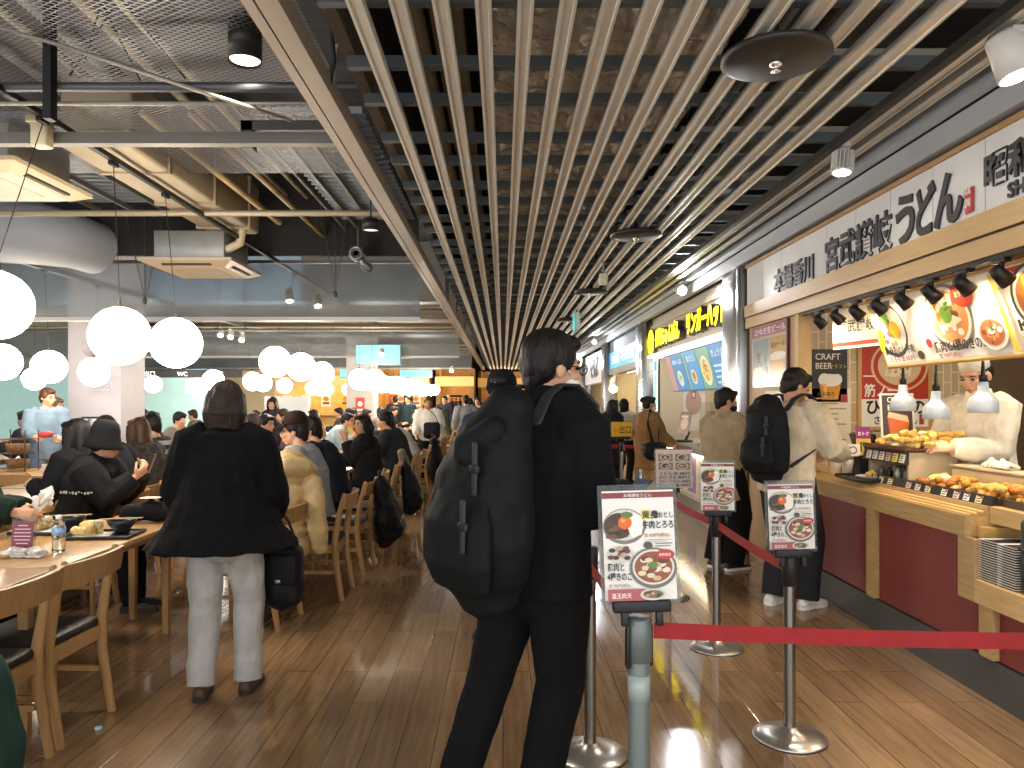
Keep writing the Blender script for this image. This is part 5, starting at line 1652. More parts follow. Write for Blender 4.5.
def backpack(label, M, J, c, size=(.32, .18, .48), off=(0, -.26, .02), shift=0., detail='#26282c', voxel=.009, grp=None, pitch=0., roll=0., sack=False):
    """a pack on a person's back, made in the wearer's frame"""
    w, d, h = size
    o = V((shift, 0, 0)) + J['wst'].lerp(J['chs'], .75) + V(off)
    t = thing('backpack', label, 'backpack', (0, 0, 0), grp)
    rot = Matrix.Rotation(radians(roll), 3, 'Y') @ Matrix.Rotation(radians(pitch), 3, 'X')

    def q(a, b, e):
        return o + rot @ V((a * w / 2, b * d / 2, e * h / 2))
    m = cloth(c, bump=.3, bs=14, rough=.7)
    mb = MB()
    if sack:
        mb.tube([q(-.1, .1, -.98), q(-.12, 0, -.8), q(-.12, -.1, -.35), q(-.04, -.05, .15), q(.16, .1, .6), q(.36, .3, .95)], [(.34 * w, .36 * d), (.46 * w, .47 * d), (.53 * w, .55 * d), (.5 * w, .5 * d), (.38 * w, .4 * d), (.2 * w, .28 * d)], 18, rot @ V((1, 0, 0)))
    else:
      mb.tube([q(0, 0, -.98), q(0, 0, -.85), q(0, 0, -.4), q(0, 0, .2), q(0, .05, .7), q(0, .1, .97)], [(.36 * w, .36 * d), (.47 * w, .45 * d), (.5 * w, .5 * d), (.49 * w, .48 * d), (.45 * w, .42 * d), (.32 * w, .3 * d)], 16, rot @ V((1, 0, 0)))
    if not sack:
        mb.rbox(q(0, 0, -.1), (w * .8, d * .8, h * .7), .06, 3, rot.to_4x4())
    soft('main_bag', mb, m, voxel, t, smooth=5, amp=.014 if sack else .008, freq=7, seed=len(label), amp2=.004, freq2=22)
    mb = MB()
    mb.tube([q(-.06, -.85, -.86), q(-.06, -1.0, -.6), q(-.04, -1.0, -.2), q(-.02, -.8, .08)], [(w * .33, d * .1), (w * .4, d * .2), (w * .39, d * .2), (w * .3, d * .1)], 14, rot @ V((1, 0, 0)))
    soft('front_pocket', mb, m, voxel, t, smooth=3, amp=.005, freq=12, seed=3)
    mb = MB()
    if sack:
        mb.tube([q(-.35, -.25, .42), q(0, -.5, .5), q(.4, -.35, .72)], [d * .2, d * .3, d * .2], 12)
    else:
        mb.tube([q(-.6, -.1, .72), q(0, -.25, .86), q(.6, -.1, .72)], [d * .24, d * .34, d * .24], 12)
    soft('lid', mb, m, voxel, t, smooth=3, amp=.004, freq=12, seed=5)
    sm = mat(detail, .6)
    for sg, S_ in ((-1, J['SL']), (1, J['SR'])):
        a = q(sg * .55, .9, .78)
        sh = S_.lerp(J['nk'], .42) + V((0, 0, .088))
        fr = sh + V((sg * .02, .13, -.06))
        lo = J['wst'] + V((sg * .165, .1, .06))
        e = q(sg * .8, .8, -.75)
        pts = [a, a.lerp(sh, .5) + V((0, -.02, .03)), sh + V((0, -.03, .012)), sh + V((0, .05, .01)), fr, lo] + ([] if sack else [lo + V((sg * .02, -.1, -.03)), e])
        MB().tube(pts, [(.027, .008)] * len(pts), 8, (1, 0, 0)).build('strap', sm, t, False)
    for zz in (.35, -.2):
        bk = MB().rbox(q(.38, -1.0 if zz > 0 else -1.38, zz), (.04, .018, .026), .004, 2, rot.to_4x4()).build('buckle', BLK(), t, False)
        MB().tube([q(.38, -1.0 if zz > 0 else -1.4, zz + .25), q(.38, -1.02 if zz > 0 else -1.42, zz - .25)], [(.013, .004)] * 2, 6, rot @ V((1, 0, 0))).build('webbing', sm, t, False)
    MB().tube([q(-.18, .6, .93), q(-.12, .6, 1.06), q(.12, .6, 1.06), q(.18, .6, .93)], .009, 8).build('grab_handle', sm, t, False)
    t.matrix_world = M
    t.location = M.translation
    t.rotation_euler = M.to_euler()
    return t


def shoulder_bag(label, M, p, size, c, strap_to=None, group=None, voxel=.01, amp=.006):
    t = thing('bag', label, 'bag', (0, 0, 0), group)
    w, d, h = size
    mb = MB()
    mb.rbox(p, (w, d, h), min(w, d, h) * .35, 3)
    mb.ell(V(p) + V((0, 0, -h * .15)), (w * .56, d * .62, h * .42), None, 14, 10)
    m = cloth(c, bump=.3, bs=14, rough=.6)
    soft('main_bag', mb, m, voxel, t, smooth=4, amp=amp, freq=10, seed=len(label))
    mb = MB()
    mb.rbox(V(p) + V((0, -d * .5, h * .12)), (w * .9, d * .22, h * .5), .02, 2)
    mb.build('flap', m, t, False)
    MB().rbox(V(p) + V((0, -d * .62, -h * .05)), (.03, .012, .02), .003).build('clasp', mat('#8d8a84', .3, .8), t, False)
    if strap_to:
        MB().tube([V(p) + V((-w * .42, 0, h * .4))] + [V(q) for q in strap_to] + [V(p) + V((w * .42, 0, h * .4))], [(.016, .005)] * (len(strap_to) + 2), 8, (0, 1, 0)).build('strap', m, t, False)
    t.location = M.translation
    t.rotation_euler = M.to_euler()
    return t
# ------------------------------------------------------------------ people on the right and in the queue
# the man in front with the big pack
def phone_in(M, J, p, d, label, m='#1a1a1d', nrm=(0, -.6, .8)):
    t = thing('mobile_phone', label, 'phone', M @ V(p))
    R3 = M.to_3x3()
    z = (R3 @ V(nrm)).normalized()
    y = (R3 @ V(d)); y = (y - z * y.dot(z)).normalized()
    x = y.cross(z)
    rot = Matrix((x, y, z)).transposed().to_4x4()
    MB().rbox((0, 0, 0), (.074, .15, .008), .006, 3, rot).build('body', mat(m, .3), t, False)
    MB().obox(z * .0046, (.068, .142, .0006), rot).build('screen', mat('#3c4652', .1, emis=.25), t, False)
    return t


t, M, J = human('tall person in dark hooded jacket, back turned, nearest in the queue', (.125, 2.62, 0), -46, 1.755, lean=2, head=(-16, 8, 3),
                R=(.12, .32, 1.12), L=(-.24, .18, .95), hintR=V((.22, -.75, -.6)), feet=[(-.32, -.10, 0), (-.04, .02, 0)],
                top=dict(c='#0f1014', fit=.034, hem=.10, flare=.0, hood=True, amp=.012, collar=.05), bottom=dict(c='#0f0f11', fit=.026), hair=dict(c='#0f0c0b', style='short'),
                shoes='#1b1b1d', mask='#e8e6e2', glasses=True, det=2, width=.93)
backpack('huge dark backpack worn by the tall person nearest in the queue', M, J, '#101313', (.40, .24, .62), (0, -.285, -.05), .03, voxel=.009, sack=True)
phone_in(M, J, V((.12, .40, 1.16)), (0, .5, 1), 'dark phone held by the tall person nearest in the queue')
# man in the cap beyond him
human('person in navy jacket and marked black cap, facing us behind the tall person', (.0, 4.9, 0), 165, 1.68, head=(0, 6, 0), top=dict(c='#1f2a3d', fit=.05, hem=.12, collar=.06, amp=.01),
      bottom=dict(c='#17181b'), hat=dict(kind='cap', c='#14151a', mark='A', mx=.02), mask='#dfe3e6', det=1, hair=dict(c='#1a1512'))
# woman with mask at second shop
human('person in a long beige sweater, black trousers and black mask, queuing', (1.98, 6.75, 0), -62, 1.63, head=(-20, 12, 0), L=(-.2, .3, 1.0), R=(.12, .32, 1.02),
      top=dict(c='#a9967a', fit=.045, hem=.26, amp=.01, name='sweater', collar=.03), bottom=dict(c='#131315', fit=.05), hair=dict(c='#120f0e', style='mess'), mask='#17171a', shoes='#1d1d1f', sole='#e9e6e0', det=2)
# man in cream with black backpack
t, M, J = human('person in a cream top with black backpack and white sneakers, ordering at the counter', (2.08, 5.5, 0), -52, 1.76, lean=6, head=(-26, 26, 0), L=(-.1, .44, 1.06), R=(.2, .40, 1.08),
                feet=[(-.1, -.02, 0), (.12, .06, 0)], top=dict(c='#cfc3aa', fit=.045, hem=.10, amp=.01, name='sweatshirt'), bottom=dict(c='#2a2a2d', fit=.032), hair=dict(c='#15110f', style='short'), shoes='#e4e0d8', sole='#f1eee8', det=2)
backpack('black backpack worn by the person in the cream top', M, J, '#17181a', (.35, .21, .52), (0, -.29, .0), 0.)
# cook
t, M, J = human('cook in white uniform and cap behind the heat lamps', (3.27, 5.08, 0), 104, 1.82, lean=4, head=(12, 24, 0), L=(-.1, .36, 1.12), R=(.14, .36, 1.16),
                top=dict(c='#e6dcc6', fit=.04, hem=.28, amp=.008, name='uniform', collar=.03), bottom=dict(c='#d8cfbb', fit=.03), hair=dict(c='#1d1613', style='trim'), hat=dict(kind='cook', c='#efe9dc'), shoes='#e6e2da', det=2)
# cashier in the second shop
human('cashier in dark cap and white striped shirt behind the second shop counter', (3.28, 10.75, 0), 95, 1.6, head=(0, 18, 0), L=(-.15, .32, 1.0), R=(.15, .32, 1.0), top=dict(c='#d9d4cc', fit=.03, name='shirt'), bottom=dict(c='#2a2a2e'),
      hat=dict(kind='cap', c='#4a4a38'), hair=dict(c='#3a2a1e', style='bun'), det=1)
human('person with tan coat and shoulder bag at the second shop counter', (2.0, 10.4, 0), -75, 1.58, head=(0, 4, 0), L=(-.12, .38, 1.05), R=(.14, .34, .98), top=dict(c='#8d6a44', fit=.05, hem=.3, amp=.01, name='coat', collar=.04), bottom=dict(c='#a58d68', fit=.03),
      hair=dict(c='#211a17', style='bun'), mask='#ece8e2', det=1)
shoulder_bag('black shoulder bag of the person in the tan coat', Matrix.Translation((2.0, 10.4, 0)) @ Matrix.Rotation(radians(-75), 4, 'Z'), V((.30, -.02, .84)), (.2, .3, .24), '#151518', [(.22, -.1, 1.2), (.14, -.03, 1.40), (.22, .06, 1.2)])
human('person in a black cape coat behind the yellow exit sign', (1.83, 12.6, 0), -70, 1.54, head=(0, 0, 0), top=dict(c='#16171b', fit=.07, hem=.42, flare=.06, collar=.05, name='cape'), bottom=dict(c='#131315'), hair=dict(c='#171312', style='bob'), mask='#e9e6e0', det=1)
human('person in a white shirt standing between the steel pillar and the black cape coat', (2.24, 13.9, 0), -30, 1.56, head=(40, 0, 0), L=(-.1, .3, 1.0), R=(.1, .3, 1.0), top=dict(c='#e3dccf', fit=.03, name='shirt'), bottom=dict(c='#2a2729'), hair=dict(c='#120f0e', style='bob'), det=1)

# ------------------------------------------------------------------ belt posts and stands
red = mat('#951f22', .75, var=.12, vs=18, bump=.15, bs=200)
BELT_Z = .80


def belt_post(x, y, label, m=None, r=.026, top=.87, lean=0., base=True, plastic=False):
    t = thing('belt_post', label, 'belt post', (x, y, 0), 'belt barrier posts')
    m = m or mat('#8f8d88', .25, .95, var=.06, vs=4)
    MB().tube([(0, 0, .03), (0, 0, top)], r, 20, None, ('f', 'f')).build('pole', m, t, False)
    MB().lathe([(.158, 0), (.16, .006), (.155, .012), (.1, .024), (.05, .034), (.034, .05), (r, .055), (0, .055)], (0, 0, 0), 40).build('base', mat('#b5b2ac', .28, .9, var=.05), t, False)
    hm = mat('#3a3f3f', .5) if plastic else mat('#1c1c1f', .5)
    MB().lathe([(r + .001, top - .12), (r + .007, top - .118), (r + .007, top + .01), (r + .002, top + .016), (0, top + .016)], (0, 0, 0), 20).build('belt_head', hm if not plastic else mat('#6d7674', .45, .3), t, False)
    if plastic:
        MB().lathe([(r + .0005, .58), (r + .0015, .58), (r + .0015, .66), (r + .0005, .66)], (0, 0, 0), 20).build('clear_tape', mat('#9aa6a2', .15), t, False)
        MB().rbox((-r - .004, -.02, top - .06), (.012, .03, .15), .003).rbox((r + .004, .01, top - .07), (.012, .03, .13), .003).build('clip', BLK(), t, False)
    MB().lathe([(.1575, 0), (.1605, 0), (.1605, .004), (.1575, .004)], (0, 0, .0), 40).build('rubber_edge', BLK(), t, False)
    return t


posts = dict(near=(.42, 2.32), behind=(.37, 3.19), p3=(1.28, 3.35), p2=(1.30, 4.57), p4=(1.27, 5.77), right=(2.05, 2.2), far1=(1.72, 10.9), far2=(1.94, 10.85), far3=(1.2, 10.9))
belt_post(*posts['near'], 'grey belt post nearest to us carrying the big noodle sign', mat('#7b8684', .4, .4), .034, .82, plastic=True)
belt_post(*posts['behind'], 'steel belt post just behind the tall queue person', top=.87)
belt_post(*posts['p3'], 'steel belt post whose sign stands before the cream topped person', top=.80)
belt_post(*posts['p2'], 'steel belt post with the small noodle sign in the middle of the queue lane', top=.80)
belt_post(*posts['p4'], 'steel belt post with the photo menu sign, behind the nearest sign', top=.80)
belt_post(*posts['right'], 'steel belt post at the near end of the lane beside the counter', top=.87)
belt_post(*posts['far1'], 'far steel belt post carrying the yellow exit sign', top=.9)
belt_post(*posts['far2'], 'far steel belt post next to the tan coat', top=.9)
belt_post(*posts['far3'], 'far steel belt post left of the exit sign', top=.9)


def belt(a, b, z, label, dx=.03, sag=.01, za=None, h=.05):
    a, b = V((*posts[a], z)), V((*posts[b], z))
    d = (b - a).normalized()
    a, b = a + d * .045, b - d * .045
    mb = MB()
    n = 14
    side = V((-d.y, d.x, 0)) * .001
    vs = []
    for i in range(n + 1):
        f = i / n
        p = a.lerp(b, f) + V((0, 0, -sag * 4 * f * (1 - f)))
        for q in (V((0, 0, h / 2)) + side, V((0, 0, -h / 2)) + side, V((0, 0, -h / 2)) - side, V((0, 0, h / 2)) - side):
            vs.append(p + q)
    fs = []
    for i in range(n):
        for j in range(4):
            fs.append((i * 4 + j, i * 4 + (j + 1) % 4, i * 4 + 4 + (j + 1) % 4, i * 4 + 4 + j))
    fs += [(0, 1, 2, 3), (n * 4 + 3, n * 4 + 2, n * 4 + 1, n * 4)]
    mb.add(vs, fs)
    return mb.build('barrier_belt', red, label=label, cat='belt', group='red barrier belts')


belt('near', 'right', .795, 'red belt stretched across the foreground towards the counter')
belt('near', 'behind', .80, 'red belt between the nearest post and the post behind the tall person')
belt('p3', 'p2', .755, 'red belt running from the sign before the cream top to the next post')
belt('p2', 'p4', .755, 'red belt between the small noodle sign and the photo menu sign')
belt('far1', 'far2', .86, 'far red belt beside the tan coat')
belt('far3', 'far1', .86, 'far red belt left of the exit sign post', h=.06)


def noodle_poster(w, h):
    b = Board(w, h, '#e4e1da', rough=.35)
    k = w / .25

    def S(*a): return [q * k for q in a]
    b.rect(0, h - .026 * k, w, .02 * k, '#7d2f2c').text('本場讃岐うどん', .075 * k, h - .0215 * k, .013 * k, '#e9d6cf', .006, w=.1 * k)
    b.rect(.0, .035 * k, w, .0, '#ffffff')
    b.oval(.075 * k, .255 * k, .075 * k, .062 * k, '#767069').oval(.075 * k, .26 * k, .068 * k, .054 * k, '#cfc6b8').oval(.055 * k, .257 * k, .05 * k, .045 * k, '#3e2b20')
    b.poly([(q[0] * k, q[1] * k) for q in ((.09, .31), (.145, .285), (.135, .225), (.1, .215), (.085, .25))], '#efeae0')
    rr = random.Random(3)
    for i in range(16):
        b.oval((.05 + rr.uniform(-.035, .035)) * k, (.24 + rr.uniform(-.02, .025)) * k, .012 * k, .008 * k, rr.choice(['#4a3024', '#6e4a36', '#2c1f18']), 8)
    b.oval(.077 * k, .268 * k, .024 * k, .023 * k, '#d9641e').oval(.071 * k, .275 * k, .008 * k, .006 * k, '#efa25e', 10).oval(.085 * k, .295 * k, .022 * k, .011 * k, '#55762e', 12)
    b.text('黄身', .138 * k, .283 * k, .03 * k, '#1b1a18', .025).rect(.136 * k, .279 * k, .03 * k, .03 * k, '#d9cf1e').text('黄', .137 * k, .283 * k, .028 * k, '#1b1a18', .025).text('身', .166 * k, .283 * k, .028 * k, '#1b1a18', .025)
    b.text('おとし', .192 * k, .283 * k, .024 * k, '#1b1a18', .014, w=.055 * k).text('牛肉とろろ', .138 * k, .248 * k, .03 * k, '#1b1a18', .02, w=.108 * k)
    b.text('並 650円(税込)', .142 * k, .217 * k, .015 * k, '#b0761c', .01, w=.09 * k).rect(.142 * k, .206 * k, .1 * k, .0012 * k, '#555').rect(.142 * k, .2 * k, .08 * k, .0012 * k, '#777')
    b.oval(.155 * k, .188 * k, .016 * k, .012 * k, '#4c4a40', 14).rect(.18 * k, .192 * k, .06 * k, .003 * k, '#666').rect(.18 * k, .183 * k, .055 * k, .003 * k, '#777')
    b.oval(.055 * k, .158 * k, .048 * k, .03 * k, '#c9c2b5', 20)
    for i in range(14):
        b.oval((.055 + rr.uniform(-.032, .032)) * k, (.162 + rr.uniform(-.016, .018)) * k, .012 * k, .008 * k, rr.choice(['#5a3a30', '#7e5648', '#b59a86', '#3c2a22']), 8)
    b.oval(.17 * k, .11 * k, .082 * k, .07 * k, '#6f6a64').oval(.17 * k, .113 * k, .073 * k, .061 * k, '#d8d0c4').oval(.17 * k, .113 * k, .066 * k, .054 * k, '#8c5236')
    for i in range(26):
        a, d = rr.uniform(0, 6.28), rr.uniform(0, .05)
        b.oval((.17 + d * cos(a)) * k, (.113 + d * .8 * sin(a)) * k, .015 * k, .009 * k, rr.choice(['#d9c6a8', '#7e4a34', '#c9a888', '#e6dac6', '#5d3626']), 9)
    b.oval(.168 * k, .12 * k, .018 * k, .012 * k, '#5f8034', 12)
    b.oval(.212 * k, .156 * k, .032 * k, .017 * k, '#b63a32').text('季節限定', .19 * k, .151 * k, .011 * k, '#f4e4dc', .006, w=.042 * k)
    b.text('豚肉と', .01 * k, .105 * k, .03 * k, '#1b1a18', .02, w=.058 * k).text('4種きのこ', .008 * k, .072 * k, .03 * k, '#1b1a18', .02, w=.085 * k)
    b.text('並 790円(税込)', .012 * k, .048 * k, .013 * k, '#a8681e', .008, w=.075 * k)
    b.rect(.008 * k, .0 * k, .13 * k, .04 * k, '#a7585a').text('温玉肉天', .02 * k, .01 * k, .02 * k, '#f4e9e6', .008, w=.07 * k).oval(.165 * k, .02 * k, .045 * k, .02 * k, '#cfc9bf').oval(.165 * k, .021 * k, .036 * k, .014 * k, '#7d6a52')
    for i in range(8):
        b.oval((.165 + rr.uniform(-.026, .026)) * k, (.021 + rr.uniform(-.009, .009)) * k, .008 * k, .005 * k, rr.choice(['#3f4a2c', '#b59a76', '#5d4632']), 8)
    return b


def sign_stand(center, w, h, board, label, lean=.0, yaw=0.):
    """clear plate with a printed sheet in it, on a black holder that sits on a belt post"""
    c = V(center)
    t = thing('sign_stand', label, 'sign', (c.x, c.y, c.z))
    ux = V((cos(yaw), sin(yaw), 0))
    up = V((sin(lean), .06, cos(lean))).normalized()
    up = (up - ux * up.dot(ux)).normalized() if not lean else up
    ux = (ux - up * ux.dot(up)).normalized()
    o = c - ux * w / 2
    board.build('printed_sheet', o, ux, up, t)
    n = ux.cross(up)
    p = Board(w + .024, h + .03, mat('#d9e0df', .1, trans=.9, ior=1.2), thick=.003)
    p.build('clear_plate', o - ux * .012 - up * .012 - n * .0055, ux, up, t)
    rot = Matrix((ux, -n, up)).transposed().to_4x4()
    MB().rbox(c - up * .018 - n * .003, (w * .80, .035, .036), .005, 2, rot).build('holder', BLK(), t)
    for s in (-1, 1):
        MB().rbox(c + ux * s * w * .24 - up * .056 - n * .003, (.022, .024, .045), .004, 2, rot).build('clamp', BLK(), t)
    return t


def post_sign(post, w, h, z, lab, board=None, lean=0, yaw=0., dy=-.035):
    x, y = posts[post]
    return sign_stand((x, y + dy, z), w, h, board or noodle_poster(w, h), lab, lean, yaw)


post_sign('near', .218, .33, .9, 'big framed noodle sign with bowl photos on the nearest grey belt post', lean=-.03, dy=-.045)
post_sign('p3', .2, .285, .85, 'framed noodle sign in front of the person in the cream top', lean=-.02)
post_sign('p2', .2, .285, .845, 'framed noodle sign in the middle of the lane, before the long beige sweater')
b = Board(.28, .3, '#cfc6bb').rect(0, .29, .28, .01, '#7d2f2c')
for i, (x, y) in enumerate(((.075, .23), (.205, .23), (.075, .165), (.205, .165))):
    b.rect(x - .055, y - .028, .11, .055, '#8d7460').bowl(x, y, .042, '#c9bfae', '#6e4a36', ('#b59a76', '#4a3024', '#d9c6a8'), None, .6, i, 12)
for i in range(4):
    b.text(['うどん 並 480円', 'かけ ざる 釜揚げ', 'カレーうどん 690円', 'おろし醤油 590円'][i], .02, .1 - .03 * i, .026, '#2a221e', .02, w=.24)
post_sign('p4', .2, .27, .845, 'menu sign with four bowl photos behind the biggest noodle sign', b)
b = Board(.30, .21, '#e2b21e').text('出口', .11, .055, .12, '#22201a', .02, w=.17).poly([(.02, .09), (.06, .04), (.06, .07), (.09, .07), (.09, .11), (.06, .11), (.06, .14)], '#d98a1e')
post_sign('far1', .30, .21, 1.0, 'yellow exit sign with black characters on the far belt post', b)
# ------------------------------------------------------------------ the dining side
cw = wood('#a57e4e', .42, ax=2, var=.12)
tw = wood('#b58d5c', .3, ax=1, var=.1)
seat_m = mat('#1c1a1a', .5, var=.1)
_ch = None


def chair(x, y, yaw, label, group='wooden dining chairs'):
    """yaw 0: the sitter faces away from the camera; 90: to the left"""
    global _ch
    if _ch is None:
        t = thing('dining_chair', label, 'chair', (0, 0, 0), group)
        parts = []
        for s in (-1, 1):
            mb = MB()
            mb.tube([(s * .2, -.255, 0), (s * .2, -.205, .3), (s * .2, -.2, .45), (s * .2, -.235, .66), (s * .198, -.27, .80)], [(.017, .02), (.02, .026), (.021, .028), (.019, .022), (.016, .014)], 8, (1, 0, 0), ('f', 'r'))
            mb.build('leg', cw, t, False)
            mb = MB()
            mb.tube([(s * .19, .2, 0), (s * .195, .195, .42)], [(.016, .016), (.021, .021)], 8, (1, 0, 0), ('f', 'f'))
            mb.build('leg', cw, t, False)
        mb = MB()
        vs, n = [], 12
        for i in range(n + 1):
            x_ = -.235 + .47 * i / n
            c = -.268 - .035 * (1 - (x_ / .235) ** 2)
            for yy, zz in ((c + .012, .69), (c - .012, .69), (c - .03, .80), (c - .008, .80)):
                vs.append((x_, yy, zz))
        fs = [(i * 4 + j, i * 4 + (j + 1) % 4, i * 4 + 4 + (j + 1) % 4, i * 4 + 4 + j) for i in range(n) for j in range(4)] + [(0, 1, 2, 3), (n * 4 + 3, n * 4 + 2, n * 4 + 1, n * 4)]
        mb.add(vs, fs, 0, False)
        mb.build('backrest', cw, t, False)
        mb = MB()
        mb.box(-.18, .18, .185, .205, .36, .425).box(-.18, .18, -.21, -.19, .36, .425).box(-.205, -.185, -.19, .19, .36, .425).box(.185, .205, -.19, .19, .36, .425)
        mb.box(-.2, -.18, -.2, .19, .2, .225).box(.18, .2, -.2, .19, .2, .225)
        mb.build('seat_frame', cw, t, False)
        MB().rbox((0, .005, .443), (.43, .41, .036), .014, 2).build('seat', seat_m, t, False)
        _ch = t
    else:
        t = copy_tree(_ch)
    return place(t, (x, y, 0), radians(yaw), label, group)


_tb = {}


def table(x0, x1, y0, y1, label, group='long wooden dining tables'):
    key = (round(x1 - x0, 2), round(y1 - y0, 2))
    w, d = x1 - x0, y1 - y0
    if key not in _tb:
        t = thing('dining_table', label, 'table', (0, 0, 0), group)
        MB().rbox((0, 0, .7025), (w, d, .035), .006).build('tabletop', tw, t, False)
        mb = MB()
        a, b = w / 2 - .06, d / 2 - .06
        mb.box(-a, a, b - .02, b, .645, .684).box(-a, a, -b, -b + .02, .645, .684).box(-a, -a + .02, -b + .02, b - .02, .645, .684).box(a - .02, a, -b + .02, b - .02, .645, .684)
        mb.build('apron', cw, t, False)
        for sx in (-1, 1):
            for sy in (-1, 1):
                MB().tube([(sx * (a - .03), sy * (b - .03), 0), (sx * (a - .03), sy * (b - .03), .684)], [(.026, .026), (.034, .034)], 4, (1, 1, 0), ('f', 'f'), smooth=False).build('leg', cw, t, False)
        _tb[key] = t
    else:
        t = copy_tree(_tb[key])
    return place(t, ((x0 + x1) / 2, (y0 + y1) / 2, 0), 0, label, group)


table(-3.0, -2.1, 2.1, 3.53, 'nearest dining table, empty, cut off by the left edge')
table(-3.0, -2.1, 3.54, 4.97, 'dining table with the two meal trays, bottle and maroon card')
AY = [(5.1, 6.53), (6.6, 8.03), (8.1, 9.53), (9.9, 11.33), (11.5, 12.93), (13.4, 14.83), (15.2, 16.63), (17, 18.43), (19, 20.43), (21, 22.43)]
names = ['table before the capped man whose cream coat hangs on his chair', 'table before the dark haired person in navy', 'table where the woman in black turns towards us'] + ['dining table in the aisle-side row farther down the hall'] * 7
for (a, b), n in zip(AY, names):
    table(-2.65, -1.78, a, b, n)
for i, (a, b) in enumerate(((5.3, 6.73), (6.8, 8.23), (10.2, 11.63), (12.2, 13.63), (14.2, 15.63), (16.5, 17.93), (18.5, 19.93))):
    table(-4.6, -3.8, a, b, ['table of the second row before the long black hair', 'table of the second row before the striped shirt'][i] if i < 2 else 'dining table in the second row farther down the hall')
for i, (a, b) in enumerate(((9.6, 11.03), (13.2, 14.63), (15.4, 16.83), (18, 19.43))):
    table(-7.6, -6.75, a, b, 'dining table in the far left row')
t_b2 = table(-5.9, -4.6, 7.95, 8.85, 'wide table at the left edge carrying the basket rack and cutlery cups')
# chairs of the near tables (aisle side)
chair(-2.17, 2.97, 90, 'empty wooden chair nearest to us on the aisle side, cut by the left edge')
chair(-2.16, 3.45, 88, 'empty wooden chair second from us on the aisle side, beside the standing black coat')
chair(-2.03, 2.34, 92, 'wooden chair under the dark green coat in the bottom left corner')
chair(-1.70, 5.12, 84, 'empty wooden chair on the aisle behind the standing black coat')
chair(-1.47, 5.86, 90, 'wooden chair under the capped person beside the cream padded coat')
chair(-1.45, 6.72, 86, 'wooden chair of the person in navy, big black bag hung on it')
chair(-1.45, 8.42, 92, 'wooden chair of the woman in black, small black bag hung on it')
chair(-1.48, 7.6, 98, 'empty wooden chair between the person in navy and the woman in black')
chair(-3.06, 5.40, -88, 'wooden chair under the person in the black bucket hat')
chair(-3.3, 4.45, -90, 'wooden chair of the diner whose green sleeve enters at the left edge')
for i, y in enumerate((3.2, 3.8)):
    chair(-3.28, y, -90, 'empty wooden chair across the nearest table, %s' % ('closer to us' if i == 0 else 'next to the green sleeve'))
for i, (x, y) in enumerate(((-3.15, 5.83), (-3.27, 6.38), (-3.24, 6.98), (-3.35, 7.6))):
    chair(x, y, 90, 'wooden chair under the %s' % ['person with long black hair', 'short haired person beside the long black hair', 'brown haired woman in the patterned jacket', 'person in the striped shirt'][i])
for i, y in enumerate((5.7, 6.4, 7.1)):
    chair(-5.05, y, -90, 'empty wooden chair on the far left side of the second row, %s' % ORD[i])
chair(-4.85, 7.55, 5, 'empty wooden chair backing us before the wide table with the basket rack')
chair(-5.55, 7.5, -4, 'empty wooden chair half cut by the left edge before the wide table')

# ------------------------------------------------------------------ the standing black coat
def wide(d):
    pass


t, M, J = human('person in a wide black coat and pale grey trousers standing by the tables', (-1.43, 3.83, 0), 8, 1.61, lean=4, head=(8, 14, 0), L=(-.22, .24, .95), R=(.23, .22, .95),
                feet=[(-.11, -.02, 0), (.12, .05, 0)], top=dict(c='#0b0a0b', fit=.05, hem=.11, flare=.19, collar=.05, amp=.012, name='coat'), bottom=dict(c='#b0aea8', fit=.024, amp=.012),
                hair=dict(c='#2a1c15', style='bob', big=1.12), shoes='#4a3324', sole='#2b211a', det=2, width=.9)
shoulder_bag('black tote bag hanging at the right side of the wide black coat', Matrix.Translation((0, 0, 0)), V((-1.20, 4.08, .56)), (.22, .14, .34), '#131315', [(-1.28, 4.05, .86), (-1.24, 4.02, .98), (-1.16, 4.05, .86)])
# bucket hat
t, M, J = human('person in a black bucket hat and black jacket looking at a phone', (-3.06, 5.40, 0), -84, 1.56, 'sit', lean=14, head=(6, 8, 0), L=(-.1, .40, .98), R=(.08, .42, .96),
                top=dict(c='#1a191b', fit=.055, amp=.012, collar=.03), bottom=dict(c='#141416'), hair=dict(c='#14100e', style='trim'), hat=dict(kind='bucket', c='#111113'), det=2, gripL=.9, gripR=.9, palmL=(.5, .2, .5), palmR=(-.5, .2, .6))
phone_in(M, J, V((-.01, .50, 1.05)), (0, .35, 1), 'dark phone held up by the person in the bucket hat', nrm=(0, -1, .35))
mb = MB()
rr = random.Random(5)
for i in range(11):
    w_ = rr.uniform(.006, .016)
    mb.box(-3.03 + .02 * i, -3.03 + .02 * i + w_, 5.128 + .001 * i, 5.131 + .001 * i, .865 + rr.uniform(0, .012), .88 + rr.uniform(0, .012))
mb.build('jacket_print', mat('#b9b5ac', .6), Loc((0, 0, 0)))
LINK[-1].location = (0, 0, 0)
LINK[-1].parent = t
LINK[-1].matrix_parent_inverse = M.inverted()
t, M, J = human('diner at the left edge in a dark green coat, sleeve reaching over the table', (-3.42, 4.45, 0), -86, 1.72, 'sit', lean=10, head=(0, 10, 0), L=(-.12, .5, .84), R=(.14, .58, .86), top=dict(c='#1d2b24', fit=.06, amp=.012), bottom=dict(c='#141416'), hair=dict(style='short'), det=2)
mb = MB()
w_ = M @ V((.12, .72, .86))
for k in range(5):
    mb.obox(w_ + V((.01 * k - .01, .008 * (k % 2), .05 + .012 * k)), (.085, .012, .075), Matrix.Rotation(.5 * k - .8, 4, 'Y') @ Matrix.Rotation(.7 * k, 4, 'Z'))
